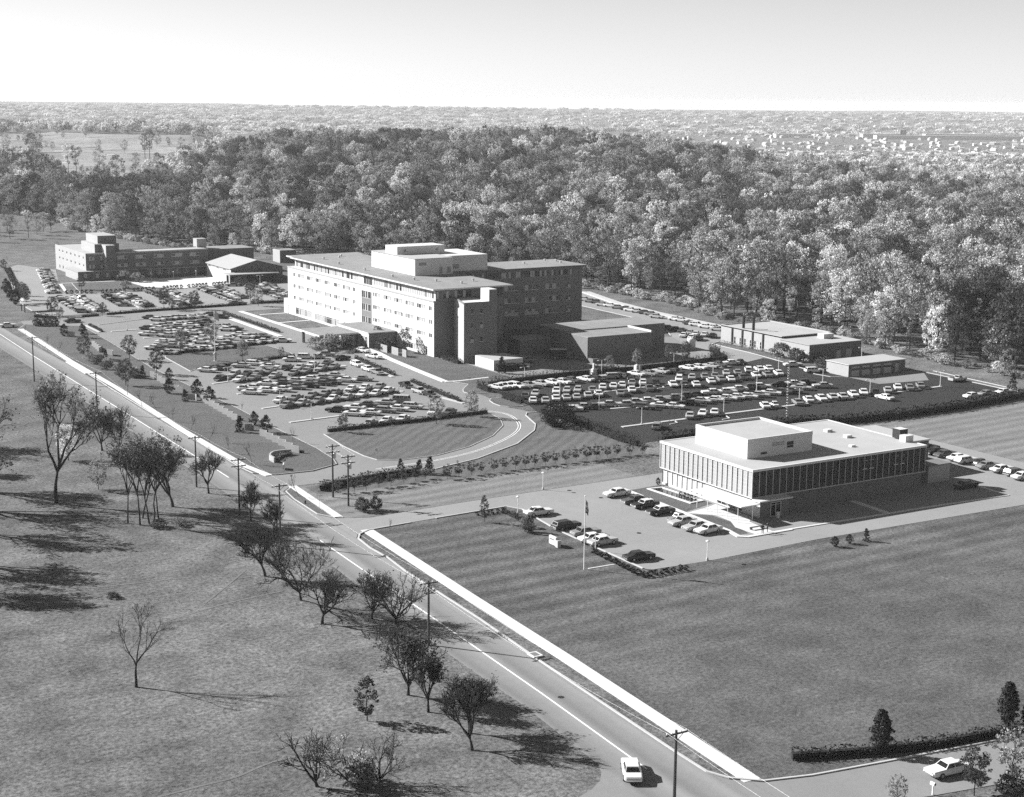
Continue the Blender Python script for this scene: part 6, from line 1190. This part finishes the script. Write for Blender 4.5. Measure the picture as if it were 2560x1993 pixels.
lot(164.2, 649, 148.2, 574, 24, 5, .12); lot(214.4, 565.4, 224, 566, 3, -20, 0); lot(203.5, 514.6, 196, 514.4, 2, 0, 0)
V = []; F = []; MI = []
PM = [M['car_' + c] for c in 'wlmdk'] + [M['glass'], M['tyre']]
for x, y, h, tn, kd in cars_:
    f_mb = CARS[kd + tn][6]; c, s = math.cos(math.radians(h)), math.sin(math.radians(h)); o = len(V)
    V += [(x + c * a - s * b, y + s * a + c * b, q + .03) for a, b, q in f_mb.v]; F += [tuple(i + o for i in f) for f in f_mb.f]; MI += [('wlmdk'.index(tn), 5, 6)[m] for m in f_mb.m]
me = bpy.data.meshes.new('parked_cars'); me.from_pydata(V, [], F)
for m in PM: me.materials.append(m)
me.polygons.foreach_set('material_index', np.array(MI, dtype=np.int32)); me.update(); tag(put('parked_cars', me), 'crowd of small parked cars filling the dormitory car park', kind='stuff')
# ------------------------------------------------------------------ poles, wires, lamps
poles = []
def upole(x, y, h, label, arms=1, trans=0):
    t = thing('utility_pole', x, y, label, 'utility pole', 'wooden utility poles'); mb = MB(); mb.tube([(x, y, -.2), (x, y, h)], [.19, .13], 8); mb.build('pole', M['wood'], t)
    ps = []
    for k in range(arms):
        z = h - .35 - k * 1.1; mb = MB(); mb.box(x - 1.35, x + 1.35, y - .15, y - .02, z - .08, z + .08); mb.tube([(x - .8, y - .1, z - .08), (x, y - .12, z - .75)], .035, 4); mb.tube([(x + .8, y - .1, z - .08), (x, y - .12, z - .75)], .035, 4); mb.build('crossarm', M['wood'], t)
        for q in (-1.2, -.55, .55, 1.2):
            mb = MB(); mb.lathe(x + q, y - .08, [(.05, z + .08), (.07, z + .14), (.07, z + .24), (.03, z + .28)], 6); mb.build('insulator', M['lampm'], t); ps.append((x + q, y - .08, z + .28))
    if trans: mb = MB(); mb.lathe(x + .42, y, [(.22, h - 2.6), (.25, h - 2.5), (.25, h - 1.7), (.18, h - 1.6)], 10); mb.build('transformer', M['metal'], t)
    poles.append(ps); return t
upole(96.4, 395.4, 11.5, 'tall dark wooden pole farthest up the left verge of the street'); upole(98.6, 347.9, 9.6, 'wooden crossarm pole behind the twin bare crowns on the street verge'); upole(94.7, 271, 9.7, 'wooden crossarm pole in front of the round-headed bare tree'); upole(94.3, 248.2, 10.2, 'wooden pole with two crossarms opposite the corner sign', 2); upole(93.3, 227.6, 10.2, 'wooden crossarm pole beside the thin bare tree at the street edge'); upole(92.1, 174.2, 8.9, 'wooden crossarm pole standing before the broad low bare crown'); upole(90.1, 117.5, 9.2, 'wooden crossarm pole at the bottom edge near the white moving sedan')
upole(113.6, 251.8, 9.8, 'taller pole of the pair by the drive mouth, with transformer', 2, 1); upole(113.4, 244.8, 9.3, 'shorter pole of the pair by the drive mouth, with transformer', 2, 1)
SP = [('spans %s from the far end' % ORD[i], poles[i], poles[i + 1]) for i in range(6)] + [('crossing the street to the pole pair', poles[3], poles[7]), ('between the pole pair at the drive mouth', poles[7], poles[8])]
SP.append(('leading off the bottom of the frame', poles[6], [(x - 1.5, y - 40, z - .2) for x, y, z in poles[6]]))
for lab, A, B in SP:
    mb = MB()
    for a, b in list(zip(A, B))[::3]:
        L = math.dist(a, b); mb.tube([(a[0] + (b[0] - a[0]) * f, a[1] + (b[1] - a[1]) * f, a[2] + (b[2] - a[2]) * f - 4 * f * (1 - f) * L * .012) for f in [i / 10 for i in range(11)]], .007, 3, cap=False)
    tag(mb.build('power_line', M['metal']), 'set of sagging power wires, ' + lab, 'power line')
def lamp(x, y, h, label, arms=2, ang=0, group=None, base=False, hd=1.0):
    t = thing('lamp_post', x, y, label, 'lamp post', group); mb = MB(); mb.tube([(x, y, 0), (x, y, h)], [.085, .055], 8); mb.build('post', M['lampm'], t)
    mb = MB(); mb.lathe(x, y, [(.22, 0), (.22, .25), (.12, .5)], 10); mb.build('base', M['kerb'], t)
    for k in range(arms):
        s = (1, -1)[k]; c, q = math.cos(ang) * s, math.sin(ang) * s
        if arms > 1:
            mb = MB(); mb.tube([(x, y, h - .05), (x + c * .5, y + q * .5, h + .08), (x + c * hd, y + q * hd, h + .05)], .035, 5); mb.build('arm', M['lampm'], t)
            mb = MB(); mb.tube([(x + c * (hd - .1), y + q * (hd - .1), h + .02), (x + c * (hd + .25), y + q * (hd + .25), h - .02), (x + c * (hd + .6), y + q * (hd + .6), h - .04)], [.08, .17, .06], 8); mb.build('lamp_head', M['lampm'], t)
        else: mb = MB(); mb.lathe(x, y, [(.06, h - .05), (.30, h), (.32, h + .12), (.12, h + .22), (.02, h + .25)], 12); mb.build('lamp_head', M['lampm'], t)
    return t
g = 'double-headed lamp posts of the dark car park'
for x, y, h, l in ((202.6, 314.6, 4.4, 'among the third line near the street end'), (201.7, 296.2, 4, 'at the inner kerb strip end by the big bush'), (205.7, 336.2, 3.8, 'before the evergreen row by the service yard'), (229.4, 336, 3.8, 'in the monument gap of the evergreen row'), (226.7, 314.7, 4.2, 'on the middle kerb strip'), (251.9, 317.4, 3.8, 'among the second line at mid lot'), (225.3, 295.6, 4, 'between the fourth and fifth lines'), (200.6, 277.6, 4, 'at the bare end of the outer kerb strip'), (223.9, 277.7, 4, 'on the outer kerb strip beside a single white sedan'), (253.8, 337, 3.8, 'before the evergreen row by the thin trees'), (272.4, 315.4, 4.2, 'by the upper kerb near the boiler house'), (250, 297.4, 3.8, 'among the fourth line at mid lot'), (272, 297.6, 3.8, 'at the inner far end before the garage'), (247.7, 278.9, 4, 'on the outer kerb strip beside the lattice mast'), (270.8, 279.2, 4, 'on the outer kerb strip below the garage'), (295.5, 279.7, 4, 'at the far tip of the outer kerb strip'), (304.6, 318, 4.2, 'behind the garage roof')): lamp(x, y, h, 'pale double-headed lamp post ' + l, 2, .0 if y < 300 else .15, g)
g = 'double-headed lamp posts of the front car park'
for x, y, h, l in ((138.3, 317.7, 3.8, 'on the longest pale kerb strip'), (164.6, 325, 3.8, 'beside the boxy van'), (139, 371.6, 3.8, 'on the short strip beside the black sedan'), (138.2, 335.6, 3.8, 'on the second pale kerb strip'), (165.9, 378.4, 4, 'among the second double row')): lamp(x, y, h, 'pale lamp post of the front car park ' + l, 2, .4, g)
lamp(143.6, 470.4, 3.6, 'pale lamp post on the kerb strip of the middle car park', 2, .4); lamp(223.6, 560.5, 4.2, 'pale double-headed lamp post before the porch of the gabled hall', 2, .2); lamp(201, 513.6, 3.4, 'pale lamp post at the hospital end of the dormitory cars', 2, .3)
for x, y, h, l in ((149.8, 237.9, 3.2, 'on the striped lawn edge above the office drive'), (136.7, 225.3, 3.1, 'by the clipped hedge of the office car park'), (135.8, 199.7, 3.0, 'at the head of the round bush line'), (148.4, 186.9, 3.1, 'at the field edge of the office car park')): lamp(x, y, h, 'single-headed white lamp post ' + l, 1, 0, 'single-headed lamps of the office car park')
for x, y, l in ((193.6, 600, 'left'), (203, 600.6, 'middle'), (212, 599.6, 'right')): lamp(x, y, 2.6, 'small globe lamp on the forecourt, %s of three' % {'left': 'first', 'middle': 'second', 'right': 'third'}[l], 1)
# flagpoles
F_ = thing('flagpole', 128.8, 192.4, 'tall white flagpole with a limp flag on the office lawn', 'flagpole'); mb = MB(); mb.tube([(128.8, 192.4, 0), (128.8, 192.4, 11.5)], [.10, .05], 8); mb.build('pole', M['lampm'], F_); mb = MB(); mb.lathe(128.8, 192.4, [(.02, 11.5), (.12, 11.6), (.12, 11.7), (.02, 11.8)], 8); mb.build('finial', M['lampm'], F_)
mb = MB(); c0 = []
for i in range(7):
    f = i / 6
    for j in range(5): u = j / 4; mb.v.append((128.9 + u * .55 + .10 * math.sin(f * 6 + u * 5), 192.4 + .16 * math.sin(u * 7 + f * 3), 11.1 - f * 2.1 - u * .9 * (1 - f * .4)))
for i in range(6):
    for j in range(4): a = i * 5 + j; mb.f.append((a, a + 1, a + 6, a + 5)); mb.m.append((i + 0) % 2)
o = mb.build('flag', [M['car_l'], M['car_d']], F_)
tag((lambda m_: (m_.strip([(129.6, 192.4), (134.6, 192.3)], .3, 0, .06), m_.build('stepping_stone_path', M['concrete']))[1])(MB()), kind='structure')
F_ = thing('mast_flagpole', 147.4, 403.4, 'very tall white flagpole with yardarm on the upper lawn', 'flagpole'); mb = MB(); mb.tube([(147.4, 403.4, 2.2), (147.4, 403.4, 14.4)], [.13, .06], 8); mb.build('pole', M['lampm'], F_); mb = MB(); mb.lathe(147.4, 403.4, [(.6, 0), (.6, .12), (.34, .14), (.34, 1.9), (.5, 1.95), (.42, 2.3), (.14, 2.6)], 10); mb.build('base', M['kerb'], F_)
mb = MB(); mb.tube([(146.2, 404.1, 10.4), (148.6, 402.7, 10.4)], .05, 5); mb.build('yardarm', M['lampm'], F_)
mb = MB()
for i in range(6):
    for j in range(4): u = j / 3; f = i / 5; mb.v.append((147.5 + u * .9 + .1 * math.sin(f * 5 + 4 * u), 403.3 - u * .55 + .1 * math.sin(5 * u), 13.9 - f * 2.2 - u * .7))
for i in range(5):
    for j in range(3): a = i * 4 + j; mb.f.append((a, a + 1, a + 5, a + 4)); mb.m.append(0)
mb.build('flag', M['car_l'], F_)
# lattice mast
t = thing('lattice_mast', 233.9, 267.3, 'slender lattice radio mast with crossed aerials behind the office roof', 'radio mast'); mb = MB(); hM = 13.4; r3 = .28; lg = [(233.9 + r3 * math.cos(a), 267.3 + r3 * math.sin(a)) for a in (0, 2.094, 4.189)]
for x, y in lg: mb.tube([(x, y, 0), (x, y, hM - 1)], .02, 4)
for i in range(20):
    z = i * .62
    for k in range(3): a, b = lg[k], lg[(k + 1) % 3]; mb.tube([(a[0], a[1], z), (b[0], b[1], z + .62)], .008, 3, cap=False); mb.tube([(a[0], a[1], z), (b[0], b[1], z)], .01, 3, cap=False)
mb.build('lattice', M['metal'], t); mb = MB(); mb.tube([(233.9, 267.3, 12), (233.9, 267.3, 15)], .03, 4); mb.tube([(232.6, 268, 14.2), (235.2, 266.6, 14.2)], .025, 4); mb.tube([(232.9, 266.6, 13.4), (234.9, 268, 13.4)], .025, 4); mb.tube([(233, 267.8, 14.8), (234.8, 266.8, 14.8)], .02, 4); mb.build('aerial', M['metal'], t)
# ------------------------------------------------------------------ signs, walls, small things
def board(name, x, y, w, h, z0, label, cat, ang, frame='white', face='curt', legs=True):
    t = thing(name, x, y, label, cat); c, s = math.cos(ang), math.sin(ang); q = lambda u, v: (x + c * u - s * v, y + s * u + c * v)
    mb = MB(); mb.prism([q(-w / 2, -.12), q(w / 2, -.12), q(w / 2, .12), q(-w / 2, .12)], z0, z0 + h); mb.build('panel', M[frame], t)
    mb = MB(); mb.prism([q(-w / 2 + .15, .121), q(w / 2 - .15, .121), q(w / 2 - .15, .15), q(-w / 2 + .15, .15)], z0 + .15, z0 + h - .15); mb.build('sign_face', M[face], t)
    if legs and z0 > .1:
        for u in (-w / 2 + .15, w / 2 - .15): mb = MB(); mb.prism([q(u - .06, -.05), q(u + .06, -.05), q(u + .06, .05), q(u - .06, .05)], 0, z0); mb.build('leg', M[frame], t)
    return t
t = thing('lawn_sign', 131.8, 205.8, 'stepped white slab sign on the lawn before the office car park', 'sign'); mb = MB(); mb.box(131.6, 131.95, 205, 207, .15, 1.55); mb.build('panel', M['white'], t); mb = MB(); mb.box(131.55, 132.2, 204.3, 204.998, 0, 1.15); mb.build('pier', M['kerb'], t)
mb = MB()
for i in range(5): mb.box(131.57, 131.597, 206.6 - i * .28, 206.78 - i * .28, .95, 1.15)
mb.build('lettering', M['curtm'], t)
board('corner_sign', 114.1, 276.0, 1.9, .85, .35, 'low white sign board on the lawn corner by the drive mouth', 'sign', math.pi / 2 - .45, 'white', 'offwhite')
t = thing('sign_wall', 116, 284.5, 'curved low wall with planting behind the corner sign board', 'wall'); mb = MB(); mb.strip(smooth([(114.7, 281.9), (114.9, 284.8), (117, 287.4), (120.4, 287.2)], 4), .35, 0, 1.2); mb.build('wall', M['mbrick'], t)
hedge('dark planting mounded behind the curved corner wall', [(115.6, 283.6), (117.6, 286.0), (120.2, 286.4)], 1.5, .8, 'lf_m', seed=60, cat='shrub bed')
def zig(pts, label):
    """pleated garden wall: panels stand edge to edge at alternating angles"""
    t = thing('pleated_wall', pts[0][0], pts[0][1], label, 'garden wall', 'pleated pale garden walls'); (xa, ya), (xb, yb) = pts; L = math.hypot(xb - xa, yb - ya); n = max(2, round(L / 1.75)); P = []
    for i in range(n + 1): f = i / n; P.append((xa + (xb - xa) * f + (.42 if i % 2 else -.42), ya + (yb - ya) * f))
    mb = MB(); mb.strip(P, .16, 0, 1.55); mb.build('panel', M['offwhite'], t); return t
for p, l in ((((124.4, 350), (122.9, 324.2)), 'longest pleated pale wall, stepping down toward the gap of evergreens'), (((122.0, 306.8), (121.9, 287.4)), 'pleated pale wall between the evergreen gap and the corner planting'), (((121.2, 313.6), (122.9, 312.6)), 'short pleated wall piece set in the evergreen gap'), (((122.4, 353.2), (123.6, 350.6)), 'short pleated wall piece at the head of the longest wall'), (((124.4, 387.8), (123.7, 375.8)), 'pleated pale wall broken by conifers above the sidewalk shrubbery'), (((123.4, 366.4), (123.4, 362)), 'short pleated wall by the upright evergreen'), (((125.9, 445.4), (124.2, 432.2)), 'far pleated wall beside the bend of the drive'), (((125.2, 428), (125.6, 424)), 'small pleated wall in the upper shrubbery'), (((124.6, 467), (126.2, 464.4)), 'farthest short pleated wall between upright evergreens')): zig(p, l)
t = thing('slatted_fence', 193.8, 396.6, 'slatted screen fence in three stepped panels before the hospital wall', 'fence')
for i, (x, y) in enumerate(((194.8, 397.6), (195.4, 391.8), (196, 386.4))):
    mb = MB()
    for k in range(9): mb.box(x, x + .06, y - 4.2 if i < 2 else y - 2.6, y, .1 + k * .24, .28 + k * .24)
    mb.build('slat_panel', M['mbrick'], t); mb = MB(); mb.box(x, x + 1.6, y - .1, y - .02, .05, 2.3); mb.build('end_panel', M['dark'], t)
for x, y, l in ((227.4, 336.8, 'stepped pale stone monument in the gap of the evergreen row'), (240.9, 336.2, 'broad pale stone pier in the second gap of the evergreen row')):
    t = thing('stone_monument', x, y, l, 'monument'); mb = MB(); mb.box(x - .5, x + .5, y - .5, y + .5, 0, 1.5); mb.build('pedestal', M['concrete'], t); mb = MB(); mb.box(x - .22, x + .22, y - .22, y + .22, 1.503, 3.0 if x < 230 else 1.75); mb.build('shaft', M['white'], t)
def signpost(x, y, h, w, hh, label, ang=1.0): 
    t = thing('sign_post', x, y, label, 'sign'); mb = MB(); mb.tube([(x, y, 0), (x, y, h)], .035, 6); mb.build('post', M['metal'], t); c, s = math.cos(ang), math.sin(ang)
    mb = MB(); mb.prism([(x + c * u - s * v, y + s * u + c * v) for u, v in ((-w / 2, -.02), (w / 2, -.02), (w / 2, .02), (-w / 2, .02))], h - hh, h); mb.build('sign_plate', M['white'], t)
signpost(134.9, 277.6, 1.7, .5, .6, 'small white sign on the kerb end of the oval lawn', -.6); signpost(192.4, 341.6, 1.5, .8, .5, 'small white sign board on the hospital lawn by the drive', -.6); signpost(185.8, 304.2, 1.6, .8, .35, 'small white sign at the mouth of the dark car park', -.5); signpost(107.9, 245.1, 3.6, .5, .5, 'tall street sign post on the verge of the drive corner', -.5); signpost(108.4, 258.6, 3.4, .4, .4, 'thin street sign post at the sidewalk end', -.4); signpost(150.6, 302.8 - 1.2, .5, .8, .3, 'tiny white plate in the grass of the oval lawn', -.5)
t = thing('fire_hydrant', 107.2, 249.6, 'small dark hydrant on the grass verge by the street', 'hydrant'); mb = MB(); mb.lathe(107.2, 249.6, [(.16, 0), (.14, .1), (.12, .5), (.16, .55), (.1, .7), (.03, .75)], 10); mb.build('barrel', M['dark'], t); mb = MB(); mb.tube([(106.98, 249.6, .42), (107.42, 249.6, .42)], .06, 6); mb.build('nozzle', M['dark'], t)
t = thing('mailbox', 116.5, 107.9, 'white mailbox on a post at the bottom right road edge', 'mailbox'); mb = MB(); mb.box(116.45, 116.55, 107.85, 107.95, 0, 1.1); mb.build('post', M['lampm'], t); mb = MB(); mb.box(116.35, 116.65, 107.6, 108.2, 1.103, 1.3); mb.tube([(116.5, 107.6, 1.3), (116.5, 108.2, 1.3)], .15, 10); mb.build('box', M['white'], t)
t = thing('storm_drain', 102.5, 163.8, 'raised concrete storm drain block in the street kerb', 'storm drain'); mb = MB(); mb.box(101.6, 103, 163, 164.8, 0, .2); mb.build('slab', M['concrete'], t); mb = MB(); mb.box(101.8, 102.7, 163.3, 164.5, .203, .22); mb.build('grate', M['curtm'], t)
t = thing('bench', 167, 197.4, 'low slatted bench at the end of the office walk', 'bench')
for k in range(3): mb = MB(); mb.box(165.7, 168.4, 197.1 + k * .2, 197.26 + k * .2, .42, .47); mb.build('slat', M['wood'], t)
for x in (165.9, 168.2): mb = MB(); mb.box(x - .05, x + .05, 197.1, 197.7, 0, .417); mb.build('leg', M['dark'], t)
t = thing('litter_pedestal', 175.0, 201.2, 'white pedestal bin beside the glazed vestibule door', 'bin'); mb = MB(); mb.lathe(175, 201.2, [(.28, 0), (.32, .9), (.34, .95)], 12); mb.build('body', M['white'], t); mb = MB(); mb.lathe(175, 201.2, [(.34, .953), (.28, 1.1), (.05, 1.15)], 12); mb.build('lid', M['white'], t)
t = thing('delivery_truck', 233.6, 362, 'dark box truck with pale roof in the shaded service yard', 'truck', rz=math.radians(-25))
for nm_, bx, m_ in (('cargo_box', (-3.4, 1.2, -1.1, 1.1, .7, 2.75), 'dark'), ('roof', (-3.45, 1.25, -1.15, 1.15, 2.753, 2.87), 'metal'), ('cab', (1.203, 3.0, -1.0, 1.0, .5, 2.1), 'curtm'), ('windscreen', (3.003, 3.02, -.85, .85, 1.35, 2.0), 'glass'), ('bumper', (3.003, 3.15, -1.0, 1.0, .45, .7), 'chrome')):
    mb = MB(); mb.box(*bx); put(nm_, mb.mesh(nm_, M[m_]), t)
for x in (-2.1, 2.1):
    for y in (-.95, .95): put('wheel', wheel_mb(x, y, .45, .26).mesh('wheel', [M['tyre'], M['hub']]), t)
# ------------------------------------------------------------------ people
def person(x, y, label, facing, h=1.75, arm=(0, 0), z=.05):
    """a standing figure grown as one skin over a skeleton"""
    k = h / 1.75; J = {}; E_ = []
    def j(n, p, r, par=None): J[n] = (Vector(p) * k, r * k); (E_.append((par, n)) if par else None)
    j('pelvis', (0, 0, .95), .15); j('waist', (0, 0, 1.10), .135, 'pelvis'); j('chest', (0, 0, 1.32), .16, 'waist'); j('neck', (0, .01, 1.49), .06, 'chest'); j('chin', (0, .03, 1.555), .075, 'neck'); j('head', (0, .02, 1.66), .098, 'chin'); j('crown_', (0, .01, 1.735), .06, 'head')
    for s, n in ((-1, 'l'), (1, 'r')):
        sw = arm[0 if s < 0 else 1]
        j(n + 'sh', (s * .19, 0, 1.42), .065, 'chest'); j(n + 'el', (s * .25, -.02 + sw * .15, 1.14), .045, n + 'sh'); j(n + 'wr', (s * .25, .06 + sw * .4, .90 + sw * .12), .030, n + 'el'); j(n + 'pm', (s * .25, .09 + sw * .45, .82 + sw * .12), .036, n + 'wr')
        for q in range(4): j(n + 'f%d' % q, (s * (.228 + .014 * q), .10 + sw * .46, .755 + .01 * abs(q - 1.5) + sw * .12), .010, n + 'pm'); j(n + 'g%d' % q, (s * (.228 + .014 * q), .115 + sw * .47, .715 + .012 * abs(q - 1.5) + sw * .12), .008, n + 'f%d' % q)
        j(n + 'th', (s * .215, .125 + sw * .46, .80 + sw * .12), .011, n + 'pm')
        j(n + 'hp', (s * .10, 0, .88), .105, 'pelvis'); j(n + 'kn', (s * .11, .02, .50), .065, n + 'hp'); j(n + 'an', (s * .115, 0, .09), .042, n + 'kn'); j(n + 'to', (s * .13, .17, .04), .035, n + 'an')
    nm = list(J); me = bpy.data.meshes.new('person'); me.from_pydata([J[n][0] for n in nm], [(nm.index(a), nm.index(b)) for a, b in E_], []); me.materials.append(M['coat'])
    o = put('person', me, None, (x, y, z), facing); sk = o.modifiers.new('skin', 'SKIN'); su = o.modifiers.new('sub', 'SUBSURF'); su.levels = su.render_levels = 2
    sv = me.skin_vertices[0].data
    for i, n in enumerate(nm): sv[i].radius = (J[n][1], J[n][1]); sv[i].use_root = n == 'pelvis'
    tag(o, label, 'person', 'people standing by the office walk')
    mb = MB(); mb.lathe(0, 0, [(.099 * k, 1.64 * k), (.108 * k, 1.70 * k), (.08 * k, 1.77 * k), (.02 * k, 1.79 * k)], 10); put('hair', mb.mesh('hair', M['hair'], smooth=True), o)
    mb = MB(); mb.lathe(0, .048 * k, [(.03 * k, 1.56 * k), (.075 * k, 1.60 * k), (.078 * k, 1.66 * k), (.05 * k, 1.70 * k)], 10); mb.box(-.012 * k, .012 * k, .118 * k, .15 * k, 1.60 * k, 1.64 * k); put('face', mb.mesh('face', M['skin'], smooth=True), o)
person(165.9, 194.4, 'person in dark clothes standing beside the bench, nearer the car park', -.6, 1.74, (0, .3)); person(167.1, 194.6, 'person in dark clothes standing beside the bench, nearer the office door', 1.0, 1.68, (.4, 0))
# ------------------------------------------------------------------ haze over the whole place
if HAZE_D > 0:
    mb = MB(); c = [from_ts(*p) for p in ((-600, -9000), (-600, 9000), (13500, 9000), (13500, -9000))]; mb.prism([(p[0], p[1]) for p in c], -45, 78)
    hm = bpy.data.materials.new('haze_air'); hm.use_nodes = True; ht = hm.node_tree; ht.nodes.clear(); ho = ht.nodes.new('ShaderNodeOutputMaterial'); pv = ht.nodes.new('ShaderNodeVolumePrincipled'); pv.inputs['Color'].default_value = (.97, .97, .97, 1); pv.inputs['Density'].default_value = HAZE_D; pv.inputs['Anisotropy'].default_value = HAZE_G; ht.links.new(pv.outputs[0], ho.inputs['Volume'])
    tag(mb.build('haze', hm), 'pale haze over the whole valley', kind='stuff')
